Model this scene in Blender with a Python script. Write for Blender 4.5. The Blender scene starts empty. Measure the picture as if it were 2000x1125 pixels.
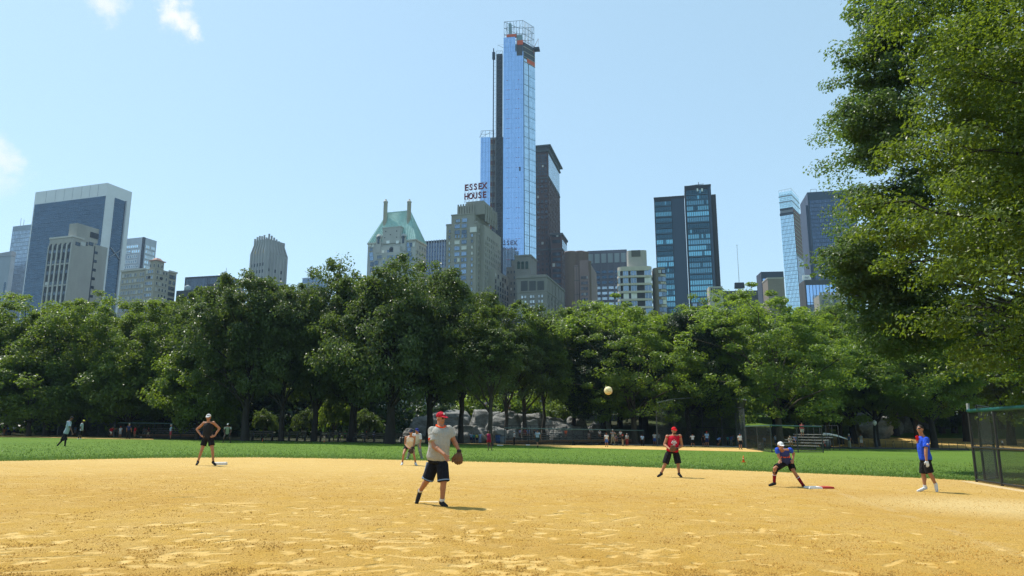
import bpy, bmesh, math, random
import numpy as np
from mathutils import Vector, Matrix, noise as mnoise

R = math.radians
scene = bpy.context.scene
COL = scene.collection

# ---------------------------------------------------------------- camera, world, sun, exposure
CAMZ, PITCH, FPX = 1.5, R(11.0), 1420.0
cam_d = bpy.data.cameras.new('camera'); cam = bpy.data.objects.new('camera', cam_d); COL.objects.link(cam)
cam.location = (0, 0, CAMZ); cam.rotation_euler = (R(90) + PITCH, 0, 0)
cam_d.sensor_width = 36.0; cam_d.lens = 36.0 * FPX / 2000.0
cam_d.clip_start = 0.1; cam_d.clip_end = 20000
scene.camera = cam

SUN_EL, SUN_AZ = R(61), R(-56)          # azimuth measured from +Y, negative = to the left
SUN_DIR = Vector((math.sin(SUN_AZ) * math.cos(SUN_EL), math.cos(SUN_AZ) * math.cos(SUN_EL), math.sin(SUN_EL)))
sun_d = bpy.data.lights.new('sun', 'SUN'); sun = bpy.data.objects.new('sun', sun_d); COL.objects.link(sun)
sun_d.energy = 4.4; sun_d.angle = R(0.53); sun_d.color = (1.0, 0.95, 0.87)
sun.rotation_euler = SUN_DIR.to_track_quat('Z', 'Y').to_euler(); sun.location = (-40, 30, 80)

scene.view_settings.view_transform = 'Standard'; scene.view_settings.look = 'None'
scene.view_settings.exposure = 0.5; scene.view_settings.gamma = 1.0
scene.view_settings.use_curve_mapping = False
scene.render.engine = 'CYCLES'
cy = scene.cycles
cy.max_bounces = 9; cy.diffuse_bounces = 5; cy.glossy_bounces = 3; cy.transmission_bounces = 6
cy.transparent_max_bounces = 8; cy.volume_bounces = 0; cy.use_denoising = True; cy.denoising_prefilter = 'NONE'
cy.sample_clamp_indirect = 6

CT, ST = math.cos(PITCH), math.sin(PITCH)
def ray(px, py):
    x = (px - 1000.0) / FPX; v = (562.5 - py) / FPX
    return Vector((x, CT - v * ST, ST + v * CT))
def at(px, py, Y):
    d = ray(px, py); t = Y / d.y
    return Vector((d.x * t, Y, CAMZ + d.z * t))
KS = 0.0176
def gz(x, y=0.0):
    return -KS * 75.0 * math.tanh(x / 75.0)
def ground(px, py):
    d = ray(px, py); t = 20.0
    for _ in range(60):
        t = (gz(d.x * t) - CAMZ) / d.z if d.z < -1e-4 else 200.0
    return Vector((d.x * t, d.y * t, gz(d.x * t)))

def build_world():
    w = bpy.data.worlds.new('World'); scene.world = w; w.use_nodes = True
    nt = w.node_tree; nt.nodes.clear(); N = nt.nodes.new; L = nt.links.new
    out = N('ShaderNodeOutputWorld'); bg = N('ShaderNodeBackground'); sky = N('ShaderNodeTexSky')
    sky.sky_type = 'NISHITA'; sky.sun_disc = False; sky.sun_elevation = SUN_EL
    sky.sun_rotation = SUN_AZ; sky.altitude = 20; sky.air_density = 1.0; sky.dust_density = 0.6; sky.ozone_density = 1.0
    bg.inputs['Strength'].default_value = 0.15
    geo = N('ShaderNodeNewGeometry') if False else N('ShaderNodeTexCoord')
    nz = N('ShaderNodeTexNoise'); nz.inputs['Scale'].default_value = 26; nz.inputs['Detail'].default_value = 7; nz.inputs['Roughness'].default_value = .62
    L(geo.outputs['Generated'], nz.inputs['Vector'])
    sub = N('ShaderNodeVectorMath'); sub.operation = 'SUBTRACT'; sub.inputs[1].default_value = (.5, .5, .5)
    L(nz.outputs['Color'], sub.inputs[0])
    sc = N('ShaderNodeVectorMath'); sc.operation = 'SCALE'; sc.inputs['Scale'].default_value = .075
    L(sub.outputs[0], sc.inputs[0])
    add = N('ShaderNodeVectorMath'); add.operation = 'ADD'
    L(geo.outputs['Generated'], add.inputs[0]); L(sc.outputs[0], add.inputs[1])
    last = None
    clouds = [((338, 14), .013, 1.0), ((350, 38), .016, 1.0), ((372, 62), .012, .9), ((210, 14), .017, .75), ((10, 318), .017, .7), ((-55, 322), .03, .7)]
    for (p, r, a) in clouds:
        c = ray(*p).normalized()
        ds = N('ShaderNodeVectorMath'); ds.operation = 'DISTANCE'; ds.inputs[1].default_value = c
        L(add.outputs[0], ds.inputs[0])
        mr = N('ShaderNodeMapRange'); mr.interpolation_type = 'SMOOTHSTEP'
        mr.inputs['From Min'].default_value = r * 1.7; mr.inputs['From Max'].default_value = r * .1
        mr.inputs['To Min'].default_value = 0; mr.inputs['To Max'].default_value = a
        L(ds.outputs['Value'], mr.inputs['Value'])
        if last is None: last = mr.outputs[0]
        else:
            mx = N('ShaderNodeMath'); mx.operation = 'MAXIMUM'; L(last, mx.inputs[0]); L(mr.outputs[0], mx.inputs[1]); last = mx.outputs[0]
    mix = N('ShaderNodeMix'); mix.data_type = 'RGBA'
    L(last, mix.inputs[0]); L(sky.outputs[0], mix.inputs[6]); mix.inputs[7].default_value = (4.9, 5.0, 5.1, 1)
    veil = N('ShaderNodeMix'); veil.data_type = 'RGBA'; veil.inputs[0].default_value = .5      # thin summer haze over the whole sky
    L(sky.outputs[0], veil.inputs[6]); veil.inputs[7].default_value = (2.6, 3.95, 4.35, 1); L(veil.outputs[2], mix.inputs[6])
    L(mix.outputs[2], bg.inputs['Color']); L(bg.outputs[0], out.inputs['Surface'])
build_world()

# ---------------------------------------------------------------- helpers
def tag(o, label=None, cat=None, group=None, kind=None):
    if label: o['label'] = label
    if cat: o['category'] = cat
    if group: o['group'] = group
    if kind: o['kind'] = kind
    return o
def empty(name, loc, rz=0.0, label=None, cat=None, group=None):
    o = bpy.data.objects.new(name, None); COL.objects.link(o); o.empty_display_size = .3
    o.location = loc; o.rotation_euler = (0, 0, rz)
    return tag(o, label, cat, group)
def link(name, me, mats, parent=None, loc=None, rz=None):
    o = bpy.data.objects.new(name, me); COL.objects.link(o)
    if mats is not None and len(me.materials) == 0:
        for m in (mats if isinstance(mats, (list, tuple)) else [mats]): me.materials.append(m)
    if parent: o.parent = parent
    if loc is not None: o.location = loc
    if rz is not None: o.rotation_euler = (0, 0, rz)
    return o
def inst(name, me, parent=None, loc=(0, 0, 0), rz=0.0, scale=None):
    o = bpy.data.objects.new(name, me); COL.objects.link(o)
    if parent: o.parent = parent
    o.location = loc; o.rotation_euler = (0, 0, rz)
    if scale: o.scale = scale
    return o

class MB:
    """collects simple shapes into one mesh"""
    def __init__(s): s.v = []; s.f = []; s.m = []; s.mi = 0; s.smooth = []
    def add(s, vs, fs, sm=False):
        b = len(s.v); s.v += [tuple(v) for v in vs]
        for f in fs: s.f.append([i + b for i in f]); s.m.append(s.mi); s.smooth.append(sm)
    def box(s, x0, x1, y0, y1, z0, z1, taper=0.0):
        t = taper
        s.add([(x0, y0, z0), (x1, y0, z0), (x1, y1, z0), (x0, y1, z0), (x0 + t, y0 + t, z1), (x1 - t, y0 + t, z1), (x1 - t, y1 - t, z1), (x0 + t, y1 - t, z1)],
              [(3, 2, 1, 0), (4, 5, 6, 7), (0, 1, 5, 4), (1, 2, 6, 5), (2, 3, 7, 6), (3, 0, 4, 7)])
    def quad(s, a, b, c, d): s.add([a, b, c, d], [(0, 1, 2, 3)])
    def bar(s, a, b, r, r2=None, n=6, caps=True, sm=True):
        a = Vector(a); b = Vector(b); d = b - a
        if d.length < 1e-6: return
        q = d.to_track_quat('Z', 'Y'); r2 = r if r2 is None else r2
        vs = []
        for (p, rr) in ((a, r), (b, r2)):
            for i in range(n):
                t = 2 * math.pi * i / n + math.pi / n
                vs.append(p + q @ Vector((rr * math.cos(t), rr * math.sin(t), 0)))
        fs = [(i, (i + 1) % n, n + (i + 1) % n, n + i) for i in range(n)]
        s.add(vs, fs, sm and n > 4)
        if caps:
            s.add(vs, [tuple(range(n - 1, -1, -1)), tuple(range(n, 2 * n))])
    def tube(s, pts, rads, n=8, caps=True):
        pts = [Vector(p) for p in pts]; vs = []; k = len(pts)
        up = Vector((0.13, 0.05, 1))
        for i, p in enumerate(pts):
            d = (pts[min(i + 1, k - 1)] - pts[max(i - 1, 0)]).normalized()
            a = d.cross(Vector((1, 0.1, 0)) if abs(d.z) > .8 else up).normalized(); b = d.cross(a)
            for j in range(n):
                t = 2 * math.pi * j / n
                vs.append(p + (a * math.cos(t) + b * math.sin(t)) * rads[i])
        fs = []
        for i in range(k - 1):
            for j in range(n):
                j2 = (j + 1) % n
                fs.append((i * n + j, i * n + j2, (i + 1) * n + j2, (i + 1) * n + j))
        s.add(vs, fs, True)
        if caps: s.add(vs, [tuple(range(n)), tuple(range((k - 1) * n + n - 1, (k - 1) * n - 1, -1))])
    def prism(s, poly, z0, z1, top_scale=1.0):
        n = len(poly); cx = sum(p[0] for p in poly) / n; cyy = sum(p[1] for p in poly) / n
        vs = [(p[0], p[1], z0) for p in poly] + [(cx + (p[0] - cx) * top_scale, cyy + (p[1] - cyy) * top_scale, z1) for p in poly]
        s.add(vs, [tuple(range(n - 1, -1, -1)), tuple(range(n, 2 * n))] + [(i, (i + 1) % n, n + (i + 1) % n, n + i) for i in range(n)])
    def lathe(s, prof, c=(0, 0, 0), n=12):
        vs = []
        for (r, z) in prof:
            for i in range(n):
                t = 2 * math.pi * i / n
                vs.append((c[0] + r * math.cos(t), c[1] + r * math.sin(t), c[2] + z))
        fs = []
        for k in range(len(prof) - 1):
            for i in range(n):
                fs.append((k * n + i, k * n + (i + 1) % n, (k + 1) * n + (i + 1) % n, (k + 1) * n + i))
        fs.append(tuple(range(n - 1, -1, -1))); m = (len(prof) - 1) * n; fs.append(tuple(range(m, m + n)))
        s.add(vs, fs, True)
    def mesh(s, name):
        me = bpy.data.meshes.new(name); me.from_pydata(s.v, [], s.f)
        me.polygons.foreach_set('material_index', s.m); me.polygons.foreach_set('use_smooth', s.smooth); me.update()
        return me
    def build(s, name, mats, parent=None, loc=None, rz=None): return link(name, s.mesh(name), mats, parent, loc, rz)

def np_mesh(name, V, F, smooth=False, tone=None):
    """V (n,3) F (m,k) numpy -> mesh"""
    me = bpy.data.meshes.new(name); n, (m, k) = len(V), F.shape
    me.vertices.add(n); me.vertices.foreach_set('co', np.ascontiguousarray(V, dtype=np.float32).ravel())
    me.loops.add(m * k); me.loops.foreach_set('vertex_index', np.ascontiguousarray(F, dtype=np.int32).ravel())
    me.polygons.add(m); me.polygons.foreach_set('loop_start', np.arange(0, m * k, k, dtype=np.int32))
    me.polygons.foreach_set('loop_total', np.full(m, k, dtype=np.int32))
    me.update(calc_edges=True)
    me.polygons.foreach_set('use_smooth', np.full(m, smooth, dtype=bool))
    if tone is not None:
        a = me.attributes.new('tone', 'FLOAT', 'FACE'); a.data.foreach_set('value', tone.astype(np.float32))
    return me

# ---------------------------------------------------------------- materials
def new_mat(name):
    m = bpy.data.materials.new(name); m.use_nodes = True
    nt = m.node_tree; bs = nt.nodes['Principled BSDF']
    return m, nt, bs
def mixc(nt, fac, a, b):
    n = nt.nodes.new('ShaderNodeMix'); n.data_type = 'RGBA'
    for s, v in ((0, fac), (6, a), (7, b)):
        if hasattr(v, 'links') or hasattr(v, 'is_linked'): nt.links.new(v, n.inputs[s])
        else: n.inputs[s].default_value = v if s == 0 else (*v[:3], 1)
    return n.outputs[2]
def noise(nt, scale, detail=4, rough=.6, vec=None, dist=0.0):
    n = nt.nodes.new('ShaderNodeTexNoise'); n.inputs['Scale'].default_value = scale; n.inputs['Detail'].default_value = detail
    n.inputs['Roughness'].default_value = rough; n.inputs['Distortion'].default_value = dist
    if vec is not None: nt.links.new(vec, n.inputs['Vector'])
    return n.outputs['Fac']
def objco(nt): return nt.nodes.new('ShaderNodeTexCoord').outputs['Object']
def scaled(nt, vec, s):
    n = nt.nodes.new('ShaderNodeMapping'); n.inputs['Scale'].default_value = s; nt.links.new(vec, n.inputs['Vector']); return n.outputs[0]
def ramp(nt, fac, lo, hi, a=0.0, b=1.0):
    n = nt.nodes.new('ShaderNodeMapRange'); n.inputs['From Min'].default_value = lo; n.inputs['From Max'].default_value = hi
    n.inputs['To Min'].default_value = a; n.inputs['To Max'].default_value = b; nt.links.new(fac, n.inputs['Value']); return n.outputs[0]
def math_(nt, op, a, b=None):
    n = nt.nodes.new('ShaderNodeMath'); n.operation = op
    for i, v in enumerate((a, b)):
        if v is None: continue
        if hasattr(v, 'is_linked'): nt.links.new(v, n.inputs[i])
        else: n.inputs[i].default_value = v
    return n.outputs[0]
def bump(nt, bs, h, strength=.4, dist=.05):
    n = nt.nodes.new('ShaderNodeBump'); n.inputs['Strength'].default_value = strength; n.inputs['Distance'].default_value = dist
    nt.links.new(h, n.inputs['Height']); nt.links.new(n.outputs[0], bs.inputs['Normal'])
_mc = {}
def mat(name, col, rough=.7, metal=0.0, var=.18, scale=3.0, spec=.3, bmp=0.0):
    """plain surface with mottled colour"""
    if name in _mc: return _mc[name]
    m, nt, bs = new_mat(name)
    c = objco(nt); f = noise(nt, scale, 5, .65, c)
    f2 = ramp(nt, f, .3, .7)
    a = tuple(max(0, x * (1 - var)) for x in col); b = tuple(min(1, x * (1 + var)) for x in col)
    nt.links.new(mixc(nt, f2, a, b), bs.inputs['Base Color'])
    bs.inputs['Roughness'].default_value = rough; bs.inputs['Metallic'].default_value = metal
    bs.inputs['Specular IOR Level'].default_value = spec
    if bmp: bump(nt, bs, noise(nt, scale * 6, 4, .6, c), bmp, .02)
    _mc[name] = m; return m
def stone(name, col, course=3.2, var=.14):
    """masonry wall: soft stains, faint courses"""
    if name in _mc: return _mc[name]
    m, nt, bs = new_mat(name); c = objco(nt)
    f = noise(nt, .12, 6, .65, scaled(nt, c, (1, 1, .35)))
    g = noise(nt, 1.2, 3, .6, c)
    base = mixc(nt, ramp(nt, f, .3, .7), tuple(x * (1 - var) for x in col), tuple(x * (1 + var) for x in col))
    base = mixc(nt, ramp(nt, g, .35, .75, 0, .35), base, tuple(x * .75 for x in col))
    wv = nt.nodes.new('ShaderNodeTexWave'); wv.bands_direction = 'Z'; wv.inputs['Scale'].default_value = .314 / course * 3.1
    nt.links.new(c, wv.inputs['Vector'])
    base = mixc(nt, ramp(nt, wv.outputs['Fac'], .93, 1.0, 0, .16), base, tuple(x * .6 for x in col))
    nt.links.new(base, bs.inputs['Base Color']); bs.inputs['Roughness'].default_value = .85; bs.inputs['Specular IOR Level'].default_value = .2
    _mc[name] = m; return m
def glass(name, col, metal=.75, rough=.08, var=.25, paler=None, paler_amt=.25):
    """facade glass: mirror-like, each panel or window a little different"""
    if name in _mc: return _mc[name]
    m, nt, bs = new_mat(name)
    oi = nt.nodes.new('ShaderNodeObjectInfo').outputs['Random']
    at_ = nt.nodes.new('ShaderNodeAttribute'); at_.attribute_name = 'tone'
    r = math_(nt, 'FRACT', math_(nt, 'ADD', oi, at_.outputs['Fac']))
    base = mixc(nt, r, tuple(x * (1 - var) for x in col), tuple(min(1, x * (1 + var)) for x in col))
    if paler:  # a share of the windows shows pale blinds
        base = mixc(nt, math_(nt, 'GREATER_THAN', r, 1 - paler_amt), base, paler)
        nt.links.new(math_(nt, 'MULTIPLY', math_(nt, 'LESS_THAN', r, 1 - paler_amt), metal), bs.inputs['Metallic'])
    else: bs.inputs['Metallic'].default_value = metal
    nt.links.new(base, bs.inputs['Base Color']); bs.inputs['Roughness'].default_value = rough
    _mc[name] = m; return m
def leafmat(name, dark, light, transl, tw=.42, rough=.42):
    if name in _mc: return _mc[name]
    m, nt, bs = new_mat(name)
    a = nt.nodes.new('ShaderNodeAttribute'); a.attribute_name = 'tone'
    oi = nt.nodes.new('ShaderNodeObjectInfo').outputs['Random']
    f = math_(nt, 'ADD', math_(nt, 'MULTIPLY', a.outputs['Fac'], .8), math_(nt, 'MULTIPLY', oi, .2))
    base = mixc(nt, f, dark, light)
    nt.links.new(base, bs.inputs['Base Color']); bs.inputs['Roughness'].default_value = rough; bs.inputs['Specular IOR Level'].default_value = .48
    tr = nt.nodes.new('ShaderNodeBsdfTranslucent'); nt.links.new(mixc(nt, f, tuple(x * .8 for x in transl), transl), tr.inputs['Color'])
    ms = nt.nodes.new('ShaderNodeMixShader'); ms.inputs[0].default_value = tw
    out = nt.nodes['Material Output']
    nt.links.new(bs.outputs[0], ms.inputs[1]); nt.links.new(tr.outputs[0], ms.inputs[2]); nt.links.new(ms.outputs[0], out.inputs['Surface'])
    _mc[name] = m; return m
def barkmat(name, col):
    if name in _mc: return _mc[name]
    m, nt, bs = new_mat(name); c = objco(nt)
    f = noise(nt, 3.0, 6, .7, scaled(nt, c, (1, 1, .25)))
    nt.links.new(mixc(nt, ramp(nt, f, .3, .7), tuple(x * .5 for x in col), tuple(x * 1.4 for x in col)), bs.inputs['Base Color'])
    bs.inputs['Roughness'].default_value = .95; bump(nt, bs, f, .8, .08)
    _mc[name] = m; return m
# ---------------------------------------------------------------- ground
def rise(y):
    if y < 84: return 0.0
    if y < 132: return .0018 * (y - 84) ** 2
    return .0018 * 48 ** 2 + (1 - math.exp(-(y - 132) / 60.0)) * 3.0
def terr(x, y): return gz(x) + rise(y)

def smooth_n(a, b, x):
    t = np.clip((x - a) / (b - a), 0, 1); return t * t * (3 - 2 * t)

def ground_mats():
    # grass outfield, turning beyond the tree line to soil darkened in place of tree shade
    m, nt, bs = new_mat('lawn'); c = objco(nt)
    big = noise(nt, .11, 4, .6, c); mid = noise(nt, .9, 5, .65, c); fine = noise(nt, 9.0, 4, .8, c); vf = noise(nt, 34.0, 2, .8, c)
    g = mixc(nt, ramp(nt, big, .35, .65), (.094, .174, .014), (.120, .202, .018))
    g = mixc(nt, ramp(nt, mid, .35, .75, 0, .35), g, (.115, .2, .03))
    g = mixc(nt, ramp(nt, fine, .5, .75, 0, .7), g, (.16, .25, .06))
    g = mixc(nt, ramp(nt, vf, .3, .55, .4, 0), g, (.045, .11, .014)); worn = noise(nt, .45, 5, .7, c); g = mixc(nt, ramp(nt, worn, .62, .74, 0, .35), g, (.17, .19, .06))
    sp = nt.nodes.new('ShaderNodeSeparateXYZ'); nt.links.new(c, sp.inputs[0])
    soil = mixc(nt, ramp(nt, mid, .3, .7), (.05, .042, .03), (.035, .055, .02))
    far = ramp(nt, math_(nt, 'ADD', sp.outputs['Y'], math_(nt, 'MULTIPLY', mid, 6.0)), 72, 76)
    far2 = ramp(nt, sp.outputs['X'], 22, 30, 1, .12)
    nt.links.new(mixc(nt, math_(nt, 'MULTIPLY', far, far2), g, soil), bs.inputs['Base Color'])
    bs.inputs['Roughness'].default_value = .9; bs.inputs['Specular IOR Level'].default_value = .15
    bump(nt, bs, math_(nt, 'ADD', fine, vf), .9, .06)
    # infield dirt
    d, nt, bs = new_mat('infield_dirt'); c = objco(nt)
    big = noise(nt, .22, 5, .6, c); mid = noise(nt, 1.6, 6, .7, c); gr = noise(nt, 46, 3, .8, c); gr2 = noise(nt, 14, 4, .75, c)
    base = mixc(nt, ramp(nt, big, .3, .7), (.47, .272, .046), (.545, .345, .076))
    base = mixc(nt, ramp(nt, mid, .35, .7, 0, .6), base, (.56, .385, .15)); wet = noise(nt, .16, 3, .5, c); base = mixc(nt, ramp(nt, wet, .5, .68, 0, .45), base, (.40, .215, .035))
    base = mixc(nt, ramp(nt, gr2, .52, .72, 0, .55), base, (.38, .21, .045))
    base = mixc(nt, ramp(nt, gr, .5, .66, 0, .75), base, (.27, .145, .032))
    # footprints and scuffs: pale flattened dust
    def prints(scale, st, lo, hi, seed):
        mp = nt.nodes.new('ShaderNodeMapping'); mp.inputs['Scale'].default_value = st; mp.inputs['Location'].default_value = (seed, seed * .7, 0)
        wz = nt.nodes.new('ShaderNodeTexNoise'); wz.inputs['Scale'].default_value = 4.0; wz.inputs['Detail'].default_value = 3
        nt.links.new(c, wz.inputs['Vector'])
        s1 = nt.nodes.new('ShaderNodeVectorMath'); s1.operation = 'SCALE'; s1.inputs['Scale'].default_value = .3; nt.links.new(wz.outputs['Color'], s1.inputs[0])
        a1 = nt.nodes.new('ShaderNodeVectorMath'); a1.operation = 'ADD'; nt.links.new(c, a1.inputs[0]); nt.links.new(s1.outputs[0], a1.inputs[1])
        nt.links.new(a1.outputs[0], mp.inputs['Vector'])
        vo = nt.nodes.new('ShaderNodeTexVoronoi'); vo.inputs['Scale'].default_value = scale; vo.inputs['Randomness'].default_value = 1
        nt.links.new(mp.outputs[0], vo.inputs['Vector'])
        sep = nt.nodes.new('ShaderNodeSeparateColor'); nt.links.new(vo.outputs['Color'], sep.inputs[0])
        near = ramp(nt, vo.outputs['Distance'], hi, lo)
        return math_(nt, 'MULTIPLY', near, math_(nt, 'GREATER_THAN', sep.outputs[0], .22))
    f1 = prints(1.75, (1.0, 1.45, 1), .08, .22, 3.1)
    f2 = prints(1.15, (1.7, .8, 1), .07, .21, 11.7)
    f3 = prints(3.4, (1.2, 1.0, 1), .07, .25, 7.3)
    ft = math_(nt, 'MAXIMUM', math_(nt, 'MAXIMUM', f1, f2), f3)
    sp = nt.nodes.new('ShaderNodeSeparateXYZ'); nt.links.new(c, sp.inputs[0])
    dens = noise(nt, .32, 3, .6, c)
    left = ramp(nt, sp.outputs['X'], 6, -3, .3, 1.0)
    ft = math_(nt, 'MULTIPLY', math_(nt, 'MULTIPLY', ft, left), ramp(nt, dens, .33, .5))
    fa_ = nt.nodes.new('ShaderNodeAttribute'); fa_.attribute_name = 'print'
    near_ = math_(nt, 'MULTIPLY', ramp(nt, sp.outputs['Y'], 15.0, 16.4, 0, 1), ft)
    ft = math_(nt, 'MAXIMUM', math_(nt, 'MULTIPLY', near_, .6), math_(nt, 'MULTIPLY', fa_.outputs['Fac'], ramp(nt, gr2, .38, .52, .55, 1)))
    base = mixc(nt, math_(nt, 'MULTIPLY', ft, .72), base, (.65, .465, .19))
    dry = ramp(nt, math_(nt, 'ADD', sp.outputs['Y'], math_(nt, 'MULTIPLY', mid, 7.0)), 20, 31)
    base = mixc(nt, math_(nt, 'MULTIPLY', dry, .42), base, (.62, .45, .185))
    damp = ramp(nt, math_(nt, 'ADD', sp.outputs['Y'], math_(nt, 'SUBTRACT', math_(nt, 'MULTIPLY', big, 12.0), math_(nt, 'MULTIPLY', sp.outputs['X'], .35))), 17, 9)
    base = mixc(nt, math_(nt, 'MULTIPLY', damp, .6), base, (.42, .235, .04))
    # worn foul line and the pale swept patch by the fence
    p, q = ground(1630, 960), ground(1960, 1075); dx, dy = (q - p).xy.normalized()
    t = math_(nt, 'ADD', math_(nt, 'MULTIPLY', sp.outputs['X'], -dy), math_(nt, 'MULTIPLY', sp.outputs['Y'], dx))
    off = -dy * p.x + dx * p.y
    ln = ramp(nt, math_(nt, 'ABSOLUTE', math_(nt, 'ADD', math_(nt, 'SUBTRACT', t, off), math_(nt, 'MULTIPLY', math_(nt, 'SUBTRACT', mid, .5), .25))), .16, .05)
    ln = math_(nt, 'MULTIPLY', ln, ramp(nt, mid, .4, .6)); ln = math_(nt, 'MULTIPLY', ln, ramp(nt, sp.outputs['X'], 5, 8))
    base = mixc(nt, math_(nt, 'MULTIPLY', ln, .3), base, (.6, .46, .25))
    w = ground(1960, 992)
    ds = nt.nodes.new('ShaderNodeVectorMath'); ds.operation = 'DISTANCE'; ds.inputs[1].default_value = (w.x * 1.0, w.y, w.z)
    wz = scaled(nt, c, (1, 1, 1)); nt.links.new(wz, ds.inputs[0])
    pz = ramp(nt, math_(nt, 'ADD', ds.outputs['Value'], math_(nt, 'MULTIPLY', mid, 2.0)), 4.6, 2.0)
    base = mixc(nt, math_(nt, 'MULTIPLY', pz, .75), base, (.64, .48, .22))
    nt.links.new(base, bs.inputs['Base Color'])
    bs.inputs['Roughness'].default_value = .95; bs.inputs['Specular IOR Level'].default_value = .12
    hgt = math_(nt, 'ADD', math_(nt, 'MULTIPLY', gr2, .9), math_(nt, 'MULTIPLY', gr, .5))
    hgt = math_(nt, 'MULTIPLY', hgt, math_(nt, 'SUBTRACT', 1.0, math_(nt, 'MULTIPLY', ft, .8)))
    bump(nt, bs, hgt, 1.0, .05)
    _mc['lawn'] = m; _mc['infield_dirt'] = d
ground_mats()

def build_ground():
    xs = np.concatenate([[-1500, -700, -350, -220], np.arange(-160, 161, 2.0), [220, 350, 700, 1500]])
    ys = np.concatenate([[-600, -200, -80], np.arange(-40, 161, 2.0), [190, 240, 320, 450, 700, 1200, 1600]])
    X, Y = np.meshgrid(xs, ys)
    Z = -KS * 75 * np.tanh(X / 75) + np.vectorize(rise)(Y)
    V = np.stack([X.ravel(), Y.ravel(), Z.ravel()], 1); w = len(xs)
    i, j = np.meshgrid(np.arange(len(xs) - 1), np.arange(len(ys) - 1))
    a = (j * w + i).ravel(); F = np.stack([a, a + 1, a + w + 1, a + w], 1)
    o = link('ground', np_mesh('ground', V, F, True), _mc['lawn']); tag(o, kind='structure', label='green grass outfield and wooded park ground')

    # infield: rings around a centre out to the measured arc
    arc = [(0, 900), (150, 897), (300, 894), (500, 893), (700, 896), (850, 900), (1000, 903), (1150, 908), (1300, 914), (1500, 921), (1700, 929), (1850, 936), (1930, 941), (2010, 949)]
    pts = [(-18, -9), (-20.5, 0), (-22.5, 9), (-22.3, 17), (-20.8, 23)] + [tuple(ground(*p).xy) for p in arc] + [(15.6, 16), (16, 8), (15.5, 0), (14, -9)]
    cx, cyy = 0.0, 8.0
    ang = [math.atan2(p[0] - cx, p[1] - cyy) for p in pts]; rad = [math.hypot(p[0] - cx, p[1] - cyy) for p in pts]
    order = np.argsort(ang); A = np.array(ang)[order]; RD = np.array(rad)[order]
    n = 900; th = np.linspace(-math.pi, math.pi, n, endpoint=False)
    rr = np.interp(th, A, RD, period=2 * math.pi)
    k = np.ones(15) / 15; rr = np.convolve(np.concatenate([rr[-7:], rr, rr[:7]]), k, 'valid')
    rng = np.random.default_rng(5)
    rr = rr + np.convolve(np.concatenate([rng.normal(0, .25, n + 4)]), np.ones(5) / 5, 'valid') * 1.0
    rings = np.concatenate([[0.001], np.linspace(.04, 1, 30)])
    V = np.array([[cx + math.sin(t) * r * q, cyy + math.cos(t) * r * q, 0] for q in rings for t, r in zip(th, rr)])
    V[:, 2] = -KS * 75 * np.tanh(V[:, 0] / 75) + .012
    i, j = np.meshgrid(np.arange(n), np.arange(len(rings) - 1)); a = (j * n + i).ravel(); b = (j * n + (i + 1) % n).ravel()
    F = np.stack([a, a + n, b + n, b], 1)[:, ::-1]
    o = link('infield', np_mesh('infield', V, F, True), _mc['infield_dirt']); tag(o, kind='structure', label='sandy orange infield scuffed with footprints')

    # far infields and the sandy walk, laid between two pixel edges
    def strip(name, bot, top, label, lift=.014, nu=60, nv=8):
        bot = [Vector((*b, 0)) if len(b) == 2 else Vector(b) for b in bot]; top = [Vector((*b, 0)) for b in top]
        def ev(pl, t):
            t *= len(pl) - 1; i = min(int(t), len(pl) - 2); return pl[i].lerp(pl[i + 1], t - i)
        vs = []; rng = random.Random(4)
        for j in range(nv + 1):
            for i in range(nu + 1):
                p = ev(bot, i / nu).lerp(ev(top, i / nu), j / nv)
                if j in (0, nv): p.y += rng.uniform(-.25, .25)
                vs.append((p.x, p.y, terr(p.x, p.y) + lift))
        fs = [(j * (nu + 1) + i, j * (nu + 1) + i + 1, (j + 1) * (nu + 1) + i + 1, (j + 1) * (nu + 1) + i) for j in range(nv) for i in range(nu)]
        me = bpy.data.meshes.new(name); me.from_pydata(vs, [], fs); me.update()
        tag(link(name, me, _mc['infield_dirt']), kind='structure', label=label)
    G = lambda l: [tuple(ground(*p).xy) for p in l]
    strip('infield', G([(885, 866.8), (1000, 869.5), (1100, 874), (1250, 878), (1400, 881), (1492, 883)]), G([(893, 866), (1000, 866.5), (1120, 869), (1250, 869.5), (1390, 872), (1470, 876)]), 'far sandy infield in front of the long bleachers')
    strip('infield', G([(-300, 850.5), (-50, 853.5), (100, 855.2), (230, 857.8), (300, 859)]), G([(-300, 846), (-50, 849), (100, 850.8), (230, 854.6), (300, 857.6)]), 'far sandy infield under the left trees')
    strip('path', [(32.0, 87.5), (60, 87.5), (95, 84), (130, 84)], [(33.5, 110), (62, 109), (100, 108), (135, 108)], 'sunlit sandy field behind the low wire fence')
build_ground()

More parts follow.
